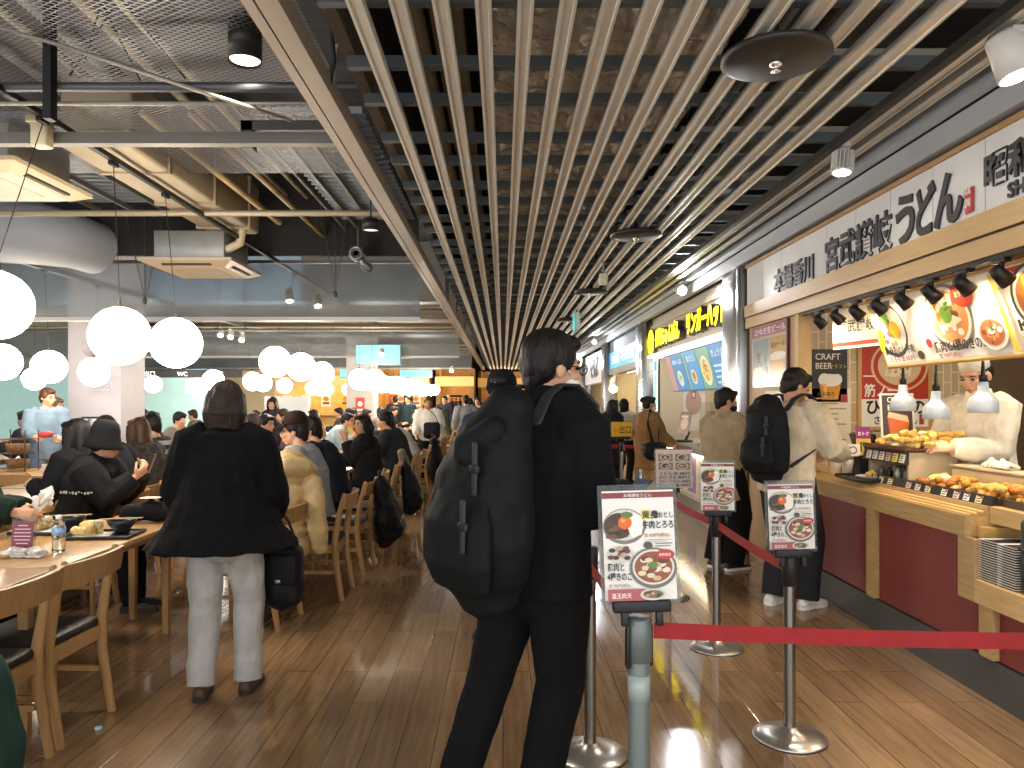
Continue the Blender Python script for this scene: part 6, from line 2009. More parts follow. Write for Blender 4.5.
soft('paper_napkin', mb, mat('#e6e0d8', .8), .0055, smooth=1, amp=.01, freq=26, label='crumpled white napkin in the hand at the left edge', cat='napkin')
# second row
human('person with long black hair seated behind the bucket hat', (-3.17, 5.8, 0), 80, 1.66, 'sit', lean=10, head=(10, 10, 0), L=(-.14, .4, .86), R=(.14, .4, .86), top=dict(c='#16161a', fit=.05), bottom=dict(c='#141416'), hair=dict(c='#0e0b0a', style='long'), det=1)
human('short haired person in black seated just beyond the long black hair', (-3.3, 6.42, 0), 80, 1.68, 'sit', lean=8, head=(-60, 8, 0), L=(-.14, .4, .86), R=(.14, .4, .86), top=dict(c='#22242a', fit=.04), bottom=dict(c='#141416'), hair=dict(c='#1a1411', style='short'), det=1)
human('brown haired woman in a dark patterned jacket looking left, behind the raised phone', (-3.27, 7.02, 0), 78, 1.63, 'sit', lean=12, head=(0, 8, 0), L=(-.14, .42, .88), R=(.14, .42, .88), top=dict(c=mat('#2c2622', .9, var=.9, vs=26), fit=.045), bottom=dict(c='#1b1a1c'), hair=dict(c='#3a2419', style='long'), det=1)
stripe = bpy.data.materials.new('striped_knit'); stripe.use_nodes = True
_nt = stripe.node_tree
_tc = nd(_nt, 'ShaderNodeTexCoord'); _wv = nd(_nt, 'ShaderNodeTexWave'); _cr = nd(_nt, 'ShaderNodeValToRGB')
_wv.bands_direction = 'Z'; _wv.inputs['Scale'].default_value = 3.6
_cr.color_ramp.interpolation = 'CONSTANT'
_cr.color_ramp.elements[0].color = lin('#2b2b30'); _cr.color_ramp.elements[1].color = lin('#a9a8a6'); _cr.color_ramp.elements[1].position = .5
_nt.links.new(_tc.outputs['Object'], _wv.inputs['Vector']); _nt.links.new(_wv.outputs['Fac'], _cr.inputs['Fac']); _nt.links.new(_cr.outputs['Color'], _nt.nodes['Principled BSDF'].inputs['Base Color'])
_nt.nodes['Principled BSDF'].inputs['Roughness'].default_value = .9
human('person in a grey and black striped shirt seated in the second row', (-3.38, 7.6, 0), 84, 1.72, 'sit', lean=14, head=(0, 14, 0), L=(-.14, .42, .86), R=(.14, .42, .86), top=dict(c=stripe, fit=.035, name='shirt'), bottom=dict(c='#1b1a1c'), hair=dict(c='#16110f', style='short'), det=1)
# standing in front of the column
t, M, J = human('person in a light blue sweater standing left of the white column', (-5.85, 9.62, 0), -150, 1.68, head=(40, 10, 0), L=(-.16, .32, 1.06), R=(.12, .34, 1.08), top=dict(c='#74899a', fit=.035, hem=.14, name='sweater'), bottom=dict(c='#56657a', fit=.03), hair=dict(c='#4a2f20', style='short'), mask=None, det=1)
MB().rbox(M @ V((0, .44, 1.10)), (.14, .1, .07), .02).build('red_cup_box', mat('#b5383c', .5), label='small red and white box held by the light blue sweater', cat='box')
human('older person in a grey brown jacket stooping at the far left', (-6.95, 11.2, 0), -95, 1.64, lean=24, head=(0, 12, 0), L=(-.14, .42, .95), R=(.14, .42, .95), top=dict(c='#6f655a', fit=.045, hem=.12), bottom=dict(c='#3a3a3e'), hair=dict(c='#6a5c50', style='short'), det=1)
human('person in grey green seated low at the far left edge', (-7.95, 10.4, 0), -80, 1.68, 'sit', lean=16, head=(0, 10, 0), L=(-.14, .42, .86), R=(.14, .42, .86), top=dict(c='#6b7570', fit=.04), bottom=dict(c='#2a2a2e'), hair=dict(c='#2a1c14', style='short'), det=1)
chair(-7.9, 10.4, -85, 'wooden chair under the person in grey green at the far left')
# aisle side
t, M, J = human('seated person in a brown cap, glasses and grey sweatshirt with a cream coat behind', (-1.49, 5.88, 0), 86, 1.72, 'sit', lean=9, head=(6, 6, 0), L=(-.14, .42, .84), R=(.14, .42, .84), top=dict(c='#85878a', fit=.045, name='sweatshirt'), bottom=dict(c='#26262a'),
                hair=dict(c='#1a1411', style='short'), hat=dict(kind='cap', c='#2e2019'), glasses=True, det=2)
mb = MB()
zs = [.50, .54, .60, .62, .69, .75, .77, .84, .90, .92, .98, 1.02]
mb.tube([(-1.54 + .02 * (z - .5), 5.40, z) for z in zs], [(.20 - .10 * max(0, z - .8), (.13 if z in (.54, .62, .77, .92) else .165) - .12 * max(0, z - .8)) for z in zs], 20, (0, 1, 0))
mb.tube([(-1.69, 5.34, 1.0), (-1.63, 5.24, 1.04), (-1.51, 5.22, 1.05), (-1.41, 5.3, 1.04), (-1.39, 5.42, 1.01)], [.055, .07, .075, .07, .055], 12)
for xx, yy in ((-1.35, 5.34), (-1.71, 5.3)):
    mb.tube([(xx, yy, .92), (xx + .02, yy - .02, .74), (xx + .04, yy - .02, .58), (xx + .05, yy, .46)], [.065, .075, .07, .055], 10)
o = soft('padded_coat', mb, cloth('#c9ad7c', bump=.45, bs=9, rough=.6), .011, smooth=2, amp=.01, freq=9, amp2=.005, freq2=24, label='cream padded coat with hood heaped over a chair before the capped person', cat='coat')
t, M, J = human('dark haired person in a navy jacket bent over the table behind the capped person', (-1.52, 6.74, 0), 82, 1.70, 'sit', lean=16, head=(14, 14, 0), L=(-.14, .42, .86), R=(.14, .42, .86), top=dict(c='#171b26', fit=.055, amp=.01), bottom=dict(c='#17171a'), hair=dict(c='#120e0c', style='mess'), det=2)


def hung_bag(x, y, z0, z1, w, label, c='#131316', d=.1):
    t = thing('backpack', label, 'bag', (x, y, z0), 'bags hung on chair backs')
    h = z1 - z0
    mb = MB()
    mb.tube([(0, .02, .03), (.03, .03, h * .14), (.03, 0, h * .42), (.0, -.03, h * .72), (-.03, -.04, h * .94)], [(d * .7, w * .40), (d * 1.1, w * .56), (d * 1.05, w * .52), (d * .7, w * .36), (d * .4, w * .2)], 14, (1, 0, 0))
    mb.tube([(d * .9, -.02, h * .12), (d * 1.25, -.02, h * .25), (d * 1.0, -.02, h * .42)], [(d * .3, w * .3), (d * .45, w * .36), (d * .3, w * .28)], 12, (1, 0, 0))
    soft('main_bag', mb, cloth(c, bump=.3, bs=12, rough=.6), .011, t, smooth=2, amp=.02, freq=8, seed=int(y * 10), off=(0, 0, 0), amp2=.006, freq2=25)
    MB().tube([(-.03, -w * .2, h - .1), (-.05, -w * .1, h + .04), (-.05, w * .1, h + .04), (-.03, w * .2, h - .1)], .01, 6).build('strap', BLK(), t, False)
    MB().tube([(d * .5, w * .5, h * .3), (d * .2, w * .62, h * .08), (d * .6, w * .3, -.02)], .009, 6).build('loose_strap', BLK(), t, False)
    MB().tube([(d * 1.3, -w * .3, h * .34), (d * 1.32, w * .2, h * .4)], .006, 6).build('zip', mat('#8f8d88', .3, .8), t, False)


hung_bag(-1.06, 6.72, .24, .84, .36, 'big black backpack hanging on the chair of the person in navy', d=.12)
hung_bag(-1.06, 8.42, .26, .84, .26, 'smaller black backpack hanging on the chair of the woman in black', d=.1)
human('woman in black with a taupe coat, face turned towards us with hand at mouth', (-1.5, 8.45, 0), 92, 1.63, 'sit', lean=5, head=(48, 4, 0), L=(-.02, .26, 1.06), R=(.14, .42, .84), top=dict(c='#1a191b', fit=.05), bottom=dict(c='#17171a'), hair=dict(c='#140f0d', style='bob'), det=2, gripL=.3)
mb = MB()
mb.tube([(-1.13, 8.75, .42), (-1.13, 8.75, .7), (-1.18, 8.75, .9)], [(.06, .17), (.07, .17), (.05, .13)], 12, (1, 0, 0))
soft('draped_coat', mb, cloth('#7d7160', bump=.4), .012, amp=.014, freq=9, label='taupe coat hanging beside the woman who faces us', cat='coat')
# dark green coat bottom left
mb = MB()
mb.tube([(-1.665, 2.28, .10), (-1.65, 2.28, .4), (-1.69, 2.28, .62), (-1.76, 2.30, .83)], [(.11, .24), (.125, .25), (.10, .23), (.045, .2)], 16, (1, 0, 0))
mb.tube([(-1.6, 2.16, .52), (-1.59, 2.14, .3), (-1.6, 2.14, .16)], [.05, .055, .05], 10)
soft('draped_coat', mb, cloth('#27453d', bump=.35, bs=7), .011, amp=.014, freq=7, label='dark green coat hanging in the bottom left corner', cat='coat')
# bottle cap on the floor
MB().lathe([(0, 0), (.016, 0), (.017, .012), (.014, .014), (0, .014)], (-1.85, 3.43, .001), 16).build('bottle_cap', mat('#9fd3cf', .4), label='small pale turquoise cap lying on the floor beside the chairs', cat='cap')

# ------------------------------------------------------------------ on the near table
TZ = .7205


def meal(x, y, rz, label, seed):
    t = thing('meal_tray', label, 'tray', (x, y, TZ), 'meal trays on the near table')
    mb = MB()
    mb.rbox((0, 0, .006), (.38, .27, .008), .003)
    for a, b, w, h in ((0, .13, .38, .012), (0, -.13, .38, .012), (.185, 0, .012, .25), (-.185, 0, .012, .25)):
        mb.rbox((a, b, .013), (w, h, .016), .004)
    mb.build('tray', mat('#211c1f', .35), t, False)
    MB().rbox((-.05, -.03, .0125), (.2, .16, .002), .0008, 1, Matrix.Rotation(.2, 4, 'Z')).build('paper_sheet', mat('#e2dfd8', .7), t, False)
    t.rotation_euler = (0, 0, rz)
    c, s = cos(rz), sin(rz)

    def at(a, b, z): return (x + a * c - b * s, y + a * s + b * c, TZ + z)
    p = at(.08, .05, .0145)
    tb = thing('soup_bowl', 'dark patterned soup bowl on the %s meal tray' % ('right' if seed else 'left'), 'bowl', p, 'soup bowls on the near table')
    bm_ = mat('#262a33', .3, var=.6, vs=30)
    MB().lathe([(0, 0), (.04, 0), (.042, .012), (.075, .05), (.083, .075), (.079, .075), (.07, .048), (.03, .016), (0, .014)], (0, 0, 0), 26).build('bowl', bm_, tb, False)
    MB().lathe([(0, .06), (.072, .06)], (0, 0, 0), 22).build('soup', mat('#6a4a2c', .2), tb, False)
    MB().tube([V((-.11, -.02, .079)), V((.11, .03, .08))], .003, 6).tube([V((-.11, -.03, .079)), V((.11, .015, .08))], .003, 6).build('chopsticks', mat('#c9a878', .5), tb, False)
    rnd = random.Random(seed)
    for i in range(5):
        q = at(-.1 + .03 * (i % 3), -.03 + .02 * (i // 2), .03 + .02 * (i % 3))
        piece('tempura_flake', short_[i % 4], (pale + fry)[i % 3], q, rnd.uniform(0, 3), (rnd.uniform(-.5, .5), .3), 'piece of golden tempura on the %s meal tray' % ('right' if seed else 'left'), 'tempura', 'tempura pieces on the %s meal tray' % ('right' if seed else 'left'))


meal(-2.32, 4.36, .1, 'black meal tray with bowl and tempura at the right corner of the table', 1)
meal(-2.70, 4.50, -.05, 'black meal tray partly hidden behind the water bottle', 0)
t = thing('table_card', 'maroon table card in a clear stand at the left of the near table', 'card', (-2.45, 3.84, TZ))
bd = Board(.105, .15, '#7d2740', rough=.3)
for i, w in enumerate((.05, .08, .085, .085, .08, .06)):
    bd.rect((.105 - w) / 2, .125 - .018 * i, w, .005, '#d9b9c2')
bd.build('card', (-2.502, 3.815, TZ + .022), V((1, 0, 0)), V((0, .1, 1)), t)
Board(.125, .19, mat('#dfe6e6', .08, trans=.95, ior=1.2), thick=.003).build('clear_plate', (-2.512, 3.822, TZ + .004), V((1, 0, 0)), V((0, .1, 1)), t)
MB().rbox((-2.45, 3.85, TZ + .004), (.125, .06, .006), .002).build('foot', mat('#dfe6e6', .08, trans=.95, ior=1.2), t)
t = thing('water_bottle', 'clear plastic water bottle with a blue label', 'bottle', (-2.31, 3.9, TZ))
wm = mat('#e3eef2', .06, trans=.96, ior=1.3)
MB().lathe([(0, .0), (.028, 0), (.032, .01), (.032, .06), (.029, .07), (.032, .08), (.032, .13), (.022, .155), (.0135, .168), (.0135, .18), (0, .18)], (0, 0, .001), 24).build('body', wm, t, False)
MB().lathe([(.0325, .09), (.0327, .09), (.0327, .128), (.0325, .128)], (0, 0, .001), 24).build('label_band', mat('#8fb3d9', .4, var=.5, vs=60), t, False)
MB().lathe([(.0145, .172), (.015, .174), (.015, .19), (.0, .192)], (0, 0, .001), 18).build('cap', mat('#eef1f2', .4), t, False)
mb = MB()
rr = random.Random(2)
for i in range(16):
    mb.ell((-2.42 + rr.uniform(-.09, .1), 3.76 + rr.uniform(-.03, .03), TZ + .022 + rr.uniform(-.004, .016)), (rr.uniform(.02, .035), rr.uniform(.015, .03), rr.uniform(.008, .015)), Matrix.Rotation(rr.uniform(0, 3), 4, 'Z'))
mb.box(-2.45, -2.3, 3.73, 3.79, TZ + .004, TZ + .012)
soft('plastic_wrapper', mb, mat('#d9d6d2', .22, var=.2, vs=30, spec=.8), .006, smooth=1, amp=.008, freq=40, label='crumpled clear plastic wrapper in front of the maroon card', cat='wrapper')
mb = MB()
mb.tube([(-2.42, 4.86, TZ + .06), (-2.3, 4.88, TZ + .075), (-2.14, 4.88, TZ + .06)], [(.07, .055), (.08, .07), (.07, .055)], 12, (0, 1, 0))
soft('bag', mb, cloth('#151517', bump=.3), .01, amp=.012, freq=10, label='black bag lying at the far end of the table with trays', cat='bag')
MB().rbox((-2.28, 4.86, TZ + .16), (.12, .08, .004), .0015).build('white_receipt', mat('#e6e3dc', .7), label='white paper lying on the black bag', cat='paper')
# things on the wide table at the left
t = thing('basket_rack', 'brown wire rack of baskets on the wide table at the left edge', 'rack', (-5.5, 8.5, TZ))
mb = MB()
for z in (.03, .2, .36):
    mb.tube([(-.16, -.12, z), (.16, -.12, z), (.16, .12, z), (-.16, .12, z), (-.16, -.12, z)], .006, 6, None, ('f', 'f'))
for sx in (-1, 1):
    for sy in (-1, 1):
        mb.tube([(sx * .16, sy * .12, .002), (sx * .16, sy * .12, .46)], .008, 6)
mb.build('frame', mat('#5b4433', .5, .4), t, False)
for z in (.035, .205):
    MB().lathe([(0, 0), (.1, 0), (.12, .1), (.112, .1), (.095, .008), (0, .008)], (0, 0, z), 20).build('basket', mat('#7a5a3c', .8, var=.4, vs=40), t, False)
for i in range(3):
    MB().lathe([(0, 0), (.028, 0), (.03, .11), (.012, .14), (.012, .16), (0, .16)], (-5.56 + .07 * i, 8.5, TZ + .37 - .37 + .002 + (0 if False else .0)), 12) if False else None
for i, (x, y) in enumerate(((-5.0, 8.2), (-4.88, 8.25))):
    t = thing('cutlery_cup', 'pale cup of chopsticks on the wide table, %s' % ('nearer the rack' if i == 0 else 'nearer the black bag'), 'cup', (x, y, TZ))
    MB().lathe([(0, 0), (.032, 0), (.038, .1), (.034, .1), (.03, .006), (0, .006)], (0, 0, 0), 16).build('cup', mat('#d9d2c4', .5), t, False)
    mb = MB()
    for k in range(6):
        a = k * 1.05
        mb.tube([(.012 * cos(a), .012 * sin(a), .008), (.034 * cos(a), .034 * sin(a), .21 + .01 * (k % 3))], .0035, 6)
    mb.build('chopsticks', mat('#a8743c', .5), t, False)
mb = MB()
mb.ell((-4.72, 8.3, TZ + .09), (.14, .13, .085)).tube([(-4.75, 8.3, TZ + .1), (-4.9, 8.3, TZ + .06)], [.06, .03], 10)
soft('bag', mb, cloth('#17171a', bump=.3), .014, amp=.014, freq=9, label='black bag heaped on the wide table by the cutlery cups', cat='bag')

# ------------------------------------------------------------------ column, walls and stalls down the hall
MB().box(-6.67, -5.86, 11.5, 12.27, 0, 4.29).build('pillar_white', mat('#d3cfd6', .6, var=.04, vs=3), kind='structure', label='white square column left of the dining hall', cat='column')
t = thing('wall_clock', 'round pale clock on the white column behind the globe lamp', 'clock', (-6.28, 11.48, 2.3))
MB().lathe([(0, 0), (.13, 0), (.13, .02), (.118, .028), (.116, .018), (0, .018)], PT(91, 348, 11.495), 28, V((0, -1, 0)).to_track_quat('Z', 'Y').to_matrix()).build('case', mat('#b9b4b8', .5), t)
c = PT(91, 348, 11.474)
MB().obox(c + V((.02, 0, .03)), (.01, .004, .08), Matrix.Rotation(.6, 4, 'Y')).obox(c + V((-.02, 0, .02)), (.01, .004, .06), Matrix.Rotation(-.8, 4, 'Y')).build('hands', BLK(), t)
for i, px in enumerate((85, 94, 103)):
    c = PT(px, 437, 11.42)
    t = thing('paper_dispenser', 'white paper cup dispenser tube on the column, %s of three' % ['left', 'middle', 'right'][i], 'dispenser', c, 'dispensers on the column')
    MB().tube([(0, 0, 0), (0, 0, .28)], .045, 16, None, ('f', 'f')).build('tube', mat('#dedbe0', .4), t, False)
    MB().tube([(0, 0, .281), (0, 0, .31)], .05, 16, None, ('f', 'f')).rbox((.05, 0, .3), (.06, .04, .02), .005).build('cap', mat('#2a2a2e', .4), t, False)
    MB().rbox((0, .055, .14), (.03, .03, .2), .004).build('bracket', mat('#b9b6ba', .4), t, False)
bd = Board(.5, .3, '#cbc7cf')
bd.text('返却口', .1, .12, .08, '#a19daa', .01).rect(.1, .06, .25, .01, '#b3afbb')
bd.build('notice', PT(88, 396, 11.494), V((1, 0, 0)), UP, label='faint grey notice high on the white column', cat='notice')
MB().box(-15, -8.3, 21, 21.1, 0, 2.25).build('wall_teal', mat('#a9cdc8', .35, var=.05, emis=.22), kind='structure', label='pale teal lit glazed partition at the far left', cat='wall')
MB().box(-14.9, -8.3, 20.95, 20.99, 2.25, 2.33).build('trim_4', mat('#8d9a98', .4), kind='structure', label='rail on top of the teal partition', cat='trim')
MB().box(-10.6, -7.9, 26, 26.1, 0, 2.6).build('wall_beige', mat('#d9c7a2', .6), kind='structure', label='beige wall beyond the teal partition', cat='wall')
MB().box(-5.15, -4.2, 16.2, 16.3, 0, 1.62).build('wall_white_screen', mat('#cfd3d6', .5), kind='structure', label='white low partition behind the dark blazer', cat='partition')
MB().box(-4.3, -3.55, 20.6, 21.3, 0, 4.29).build('pillar_grey', mat('#b5b3b0', .6, var=.05), kind='structure', label='grey column with a red notice farther down the hall', cat='column')
Board(.25, .42, '#c23a38').oval(.125, .25, .07, .07, '#f0e0dc').rect(.05, .06, .15, .05, '#f0e0dc').build('notice', (-4.05, 20.594, 1.2), V((1, 0, 0)), UP, label='red notice on the distant grey column', cat='notice')
for i, (x0, x1, Y, c1, c2, lab) in enumerate(((-9.6, -5.4, 30, '#d9b26a', '#f4d48a', 'first lit stall across the far end, left'), (-5.2, -3.0, 30.5, '#c99a54', '#ffe2a0', 'second lit stall across the far end'), (-2.8, -1.2, 31, '#b5884c', '#ffd98a', 'warm brown lit stall at the far end beside the aisle'), (-1.1, 2.2, 33, '#8f6a3e', '#ffc870', 'brown timber stall closing the aisle'))):
    t = thing('food_stall', lab, 'food stall', ((x0 + x1) / 2, Y, 0), 'far food stalls')
    MB().box(x0, x1, Y, Y + .1, 0, .95).box(x0, x1, Y - .25, Y + .3, .95, 1.0).build('counter', wood(c1, .5), t)
    MB().box(x0, x1, Y + 1.6, Y + 1.7, 0, 2.9).build('back_wall', mat(c1, .6, var=.2, vs=3), t)
    MB().box(x0, x1, Y - .1, Y, 2.15, 2.55).build('fascia', mat(c2, .5, emis=.15), t)
    MB().box(x0, x0 + .15, Y + .31, Y + 1.59, 0, 2.9).build('side_wall', wood(c1, .5, ax=2), t)
    MB().box(x1 - .15, x1, Y + .31, Y + 1.59, 0, 2.9).build('side_wall', wood(c1, .5, ax=2), t)
    MB().box(x0 + .3, x1 - .3, Y + .5, Y + .9, 2.5, 2.54).build('ceiling_lamp', mat('#ffe9c0', .4, emis=5.), t)
    rr = random.Random(i)
    for k in range(4):
        a = x0 + .3 + (x1 - x0 - .9) * k / 4
        Board(.4, .5, rr.choice(['#e9e2cf', '#c2473a', '#e0b93a', '#d9d6d0'])).rect(.06, .1, .28, .1, '#7a4a34').oval(.2, .33, .12, .1, '#b5763c').build('menu_sheet', (a, Y + 1.59, 1.3), V((1, 0, 0)), UP, t)
# ducts and pipes farther down
for i, (y, z0, z1, x0, x1, c) in enumerate(((15.8, 3.24, 3.9, -9, -.99, '#6f675c'), (19.4, 3.24, 3.9, -9, -.99, '#665e53'), (27, 3.24, 3.9, -12, -.99, '#5d5548'))):
    MB().box(x0, x1, y, y + .7, z0, z1).build('air_duct', mat(c, .5, .2, var=.15, vs=2), label=['grey brown duct crossing between the two glass screens', 'grey brown duct crossing beyond the second glass screen', 'brown duct crossing far down the hall'][i], cat='duct')
for i, y in enumerate((11.6, 12.6, 14.8, 16.0, 19.6, 21.5)):
    MB().tube([(-11, y, 2.98 + .05 * (i % 2)), (-.99, y, 2.98 + .05 * (i % 2))], .025, 8).build('overhead_pipe', mat(['#a39678', '#8d8a84'][i % 2], .5, .3), label='%s pipe crossing the hall beyond the first glass screen, %s of six' % (['tan', 'grey'][i % 2], ORD[i]), cat='pipe')
t = thing('suspended_sign', 'dark hanging direction sign far left above the beige wall', 'sign', (-8.9, 19, 2.2))
MB().box(-9.3, -6.6, 19, 19.06, 2.12, 2.32).build('panel', mat('#3a3c3e', .5), t)
for i, s_ in enumerate(('出口', 'WC', 'EXIT')):
    letters('lettering', s_, (-9.1 + .85 * i, 18.995, 2.16), V((1, 0, 0)), UP, .15, mat('#e9ecec', .4, emis=.8), .004, .01, t)
MB().tube([(-9.1, 19.03, 2.32), (-9.1, 19.03, 4.29)], .01).tube([(-6.8, 19.03, 2.32), (-6.8, 19.03, 4.29)], .01).build('hanger', BLK(), t)

# ------------------------------------------------------------------ the crowd
def diner(label, x, y, yaw, c, hair='short', hc='#15110f', lean=14, hy=0, hp=12, H=1.68, det=0, **k):
    return human(label, (x, y, 0), yaw, H, 'sit', lean=lean, head=(hy, hp, 0), L=(-.14, .40, .92), R=(.14, .40, .92), top=dict(c=c, fit=.04), bottom=dict(c='#1d1d21'), hair=dict(c=hc, style=hair), det=det, **k)


t, M, J = human('person in a white shirt with a black crossbody bag standing by the far tables', (-1.38, 14.0, 0), 172, 1.62, lean=4, head=(14, 16, 0), L=(-.2, .2, .95), R=(.2, .25, .95), top=dict(c='#e3dfd6', fit=.04, hem=.1, name='shirt'), bottom=dict(c='#1b1b1f', fit=.03), hair=dict(c='#5a3d28', style='short'), det=1)
shoulder_bag('black crossbody bag of the person in the white shirt', M, V((-.1, .2, .98)), (.3, .14, .3), '#15151a', [(-.16, .19, 1.25), (.08, .1, 1.44), (.16, -.1, 1.3), (.1, -.16, 1.1)], voxel=.014)
diner('person in a pale grey shirt bent low over the table, black coat hung behind', -1.5, 12.35, 82, '#b5b6b4', lean=32, hp=6, det=1)
chair(-1.45, 12.35, 90, 'wooden chair hung with a long black coat, under the bent person in pale grey')
mb = MB()
mb.tube([(-1.1, 12.35, .3), (-1.1, 12.35, .6), (-1.14, 12.35, .86)], [(.11, .3), (.11, .3), (.07, .22)], 14, (1, 0, 0))
soft('draped_coat', mb, cloth('#17171a', bump=.4), .014, amp=.018, freq=8, label='long black coat hanging on the chair of the bent person in pale grey', cat='coat')
diner('person in a light blue shirt leaning right over the table before the far diners', -2.93, 12.6, -84, '#a9b9c4', lean=24, det=1)
human('woman with long dark hair in a dark blazer by the white partition', (-4.15, 13.75, 0), 160, 1.6, lean=8, head=(10, 14, 0), L=(-.22, .26, .86), R=(.2, .24, .9), top=dict(c='#34363f', fit=.035, hem=.16, name='blazer', collar=.02), bottom=dict(c='#26262b'), hair=dict(c='#2a1a14', style='long'), det=1)
human('small distant person in grey standing before the beige wall', (-8.6, 22.5, 0), 20, 1.64, top=dict(c='#5d6a6a', fit=.04, hem=.1), bottom=dict(c='#3b3d42'), hair=dict(style='short'), det=0)
human('distant person in dark brown standing before the lit stalls', (-6.4, 23.6, 0), -10, 1.66, top=dict(c='#2b2622', fit=.06, hem=.3, name='coat'), bottom=dict(c='#222226'), hair=dict(style='bob'), det=0)
human('distant person in black standing beside the grey column', (-3.3, 23, 0), 10, 1.68, top=dict(c='#26282c', fit=.05, hem=.2), bottom=dict(c='#222226'), hair=dict(style='short'), det=0)
human('distant person in dark teal standing just right of the grey column', (-2.8, 22.2, 0), 140, 1.7, top=dict(c='#27383c', fit=.05, hem=.1), bottom=dict(c='#222226'), hair=dict(style='mess'), det=0)
for i, (px, Y, c, n, st) in enumerate(((470, 19.5, '#54504c', 'grey brown', 'short'), (478, 21, '#c9c2b8', 'cream', 'bob'), (466, 17.5, '#7d7f82', 'mid grey', 'short'), (445, 24, '#2f3136', 'charcoal', 'short'), (476, 25, '#3a2a22', 'dark brown', 'bob'))):
    human('distant person in %s walking down the aisle towards the lit stalls' % n, (PT(px, 402, Y).x, Y, 0), 160 if i % 2 else 10, 1.6 + .03 * i, top=dict(c=c, fit=.05, hem=.15), bottom=dict(c='#222226'), hair=dict(style=st), det=0)
crowd = [
    # x, y, yaw, colour, what, hair

    (-2.93, 9.0, -90, '#23262c', 'charcoal hoodie', 'mess'), (-2.93, 10.3, -94, '#5d4a55', 'plum cardigan', 'long'), (-1.5, 10.1, 88, '#2d3138', 'slate jacket', 'short'), (-1.5, 10.9, 94, '#3a3026', 'olive brown coat', 'bob'),
    (-2.93, 13.9, -88, '#d2a93a', 'mustard yellow jumper', 'short'), (-1.5, 14.75, 86, '#1d1d22', 'black puffer', 'short'), (-2.93, 15.6, -90, '#3f4650', 'blue grey jacket', 'mess'), (-1.5, 15.6, 92, '#50302c', 'maroon sweater', 'long'),
    (-2.93, 17.4, -90, '#787068', 'taupe pullover', 'short'), (-1.5, 17.6, 90, '#a9a49a', 'stone grey coat', 'bob'), (-2.93, 19.4, -90, '#25272b', 'jet black sweater', 'short'), (-1.5, 19.6, 90, '#4a5a4a', 'moss green jacket', 'short'),
    (-3.6, 10.5, 90, '#1b1b20', 'black parka', 'long'), (-3.6, 11.3, 86, '#28222a', 'dark violet coat', 'bob'), (-5.05, 10.6, -90, '#5a2f3c', 'wine red hoodie', 'long'), (-5.05, 11.3, -88, '#83807a', 'ash grey sweater', 'short'),
    (-3.6, 12.6, 92, '#2f2b2a', 'espresso brown jacket', 'short'), (-5.05, 12.9, -90, '#20242c', 'midnight blue jumper', 'mess'), (-3.6, 14.6, 90, '#8a6a4a', 'camel coat', 'bob'), (-5.05, 14.8, -90, '#464a44', 'dark sage shirt', 'short'),
    (-3.6, 16.9, 90, '#3a3d42', 'graphite jacket', 'short'), (-3.6, 18.9, 90, '#6a5148', 'cocoa cardigan', 'long'), (-6.4, 10.2, 92, '#2b2b2f', 'black fleece', 'short'), (-6.4, 13.7, 90, '#394248', 'petrol jacket', 'short'), (-7.95, 13.9, -90, '#4b3a4a', 'aubergine top', 'bob'), (-6.4, 15.9, 90, '#5c5a55', 'pewter coat', 'mess'), (-7.95, 16.1, -90, '#2a2f36', 'ink blue hoodie', 'short'), (-6.4, 18.6, 90, '#71625a', 'mocha sweater', 'long')]
for i, (x, y, yaw, c, n, st) in enumerate(crowd):
    x += .05 if yaw > 0 else -.05
    row = 'aisle-side row' if x > -3 else ('second row' if x > -5.5 else 'far left row')
    art = 'an' if n[0] in 'aeiou' else 'a'
    diner('diner with %s hair in %s %s seated in the %s' % ({'short': 'short', 'mess': 'tousled', 'long': 'long', 'bob': 'chin length'}[st], art, n, row), x, y, yaw, c, st, ['#15110f', '#2a1c14', '#0f0c0b'][i % 3], 10 + (i * 7) % 14, (i * 37) % 50 - 25, 8 + (i * 5) % 10, 1.62 + .02 * (i % 6), det=1 if y < 9.5 else 0)
    chair(x + (-.02 if yaw < 0 else .02), y, yaw, 'wooden chair under the diner in %s %s' % (art, n))
# pink cloths
for i, (x, y, w, d, c, lab) in enumerate(((-4.35, 10.9, .7, .5, '#c93a8a', 'bright magenta cloth folded on the second row table'), (-4.35, 12.9, .7, .6, '#d9c2cc', 'pale pink cloth spread on the second row table'))):
    mb = MB()
    n = 14
    vs = [(x - w / 2 + w * a / n, y - d / 2 + d * b / n, TZ + .012 + .02 * abs(noise.noise(V((a * .5, b * .5, i))))) for b in range(n + 1) for a in range(n + 1)]
    mb.add(vs, [(b * (n + 1) + a, b * (n + 1) + a + 1, (b + 1) * (n + 1) + a + 1, (b + 1) * (n + 1) + a) for b in range(n) for a in range(n)], 0, True)
    mb.box(x - w / 2, x + w / 2, y - d / 2, y + d / 2, TZ + .001, TZ + .011)
    mb.build('table_cloth', cloth(c), label=lab, cat='cloth')

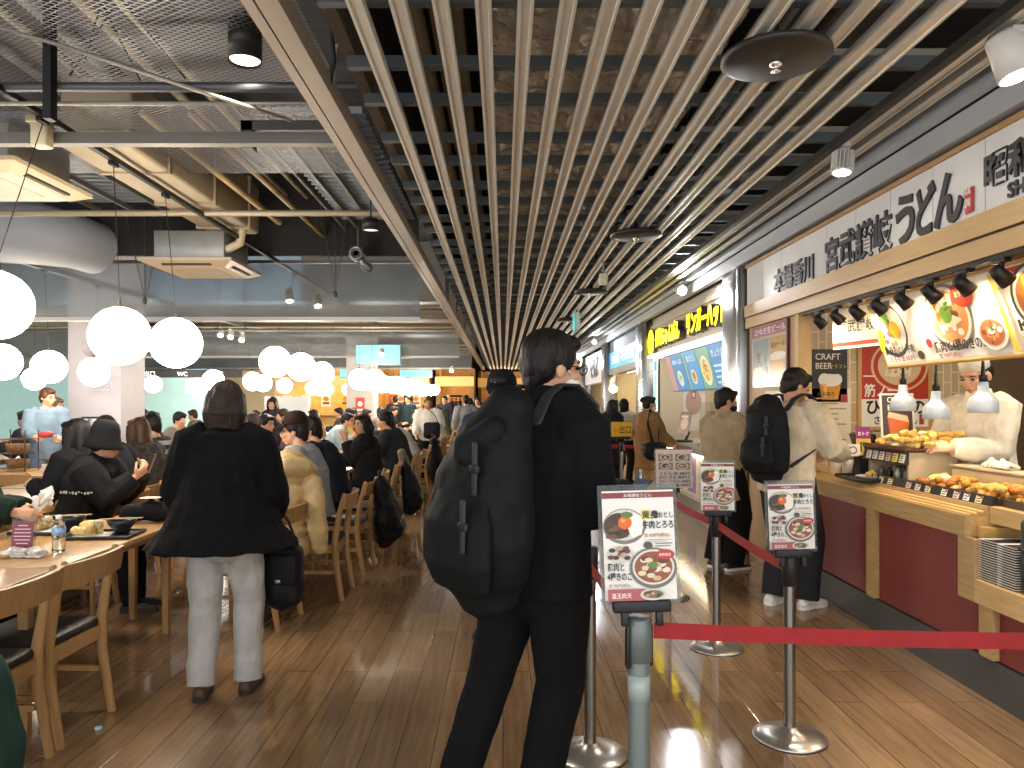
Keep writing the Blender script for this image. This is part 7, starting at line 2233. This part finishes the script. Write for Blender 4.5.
for i, (px, py) in enumerate(((221, 337), (231, 339), (242, 342))):
    p = PT(px, py, 12.6)
    spotlight((p.x, p.y, p.z + .17), (p.x + .6, 9.5, 0), 'bright small spotlight seen through the glass screen, %s of three' % ORD[i], 0, 14, .045, (1, .97, .92), g='three small spotlights behind the glass screen')
MB().box(PT(215, 337, 12.6).x, PT(248, 340, 12.6).x, 12.58, 12.62, PT(0, 337, 12.6).z + .12, PT(0, 337, 12.6).z + .15).tube([PT(218, 330, 12.6), PT(218, 210, 12.6)], .01).tube([PT(245, 330, 12.6), PT(245, 210, 12.6)], .01).build('light_track', mat('#3a3835', .5), label='short track of three small spotlights behind the glass screen', cat='light track')
# ------------------------------------------------------------------ light, camera, world
for (p, d, pw, col, ang) in SPOTS:
    l = bpy.data.lights.new('spot_beam', 'SPOT')
    l.energy = pw
    l.color = col
    l.spot_size = radians(ang)
    l.spot_blend = .5
    l.shadow_soft_size = .04
    o = bpy.data.objects.new('spot_beam', l)
    o.location = p
    o.rotation_euler = (-d).to_track_quat('Z', 'Y').to_euler()
    COL.objects.link(o)
w = bpy.data.worlds.new('world')
SC.world = w
w.use_nodes = True
w.node_tree.nodes['Background'].inputs['Color'].default_value = (.9, .9, .9, 1)
w.node_tree.nodes['Background'].inputs['Strength'].default_value = 1.2
cam = bpy.data.cameras.new('camera')
cam.sensor_fit = 'HORIZONTAL'
cam.sensor_width = 36
cam.lens = F / 1024 * 36
cam.shift_x = (512 - CX) / 1024
cam.shift_y = (CY - 384) / 1024
cam.clip_start = .05
cam.clip_end = 200
co = bpy.data.objects.new('camera', cam)
co.location = (0, 0, CH)
co.rotation_euler = (pi / 2, 0, 0)
COL.objects.link(co)
SC.camera = co
for o in LINK:
    COL.objects.link(o)
SC.view_settings.view_transform = 'Standard'
SC.view_settings.look = 'None'
SC.view_settings.gamma = 1
SC.view_settings.use_curve_mapping = False
SC.view_settings.exposure = 1.38
SC.cycles.use_denoising = True
SC.cycles.max_bounces = 8
SC.cycles.transparent_max_bounces = 12
SC.cycles.sample_clamp_indirect = 6
SC.cycles.caustics_reflective = False
SC.cycles.caustics_refractive = False
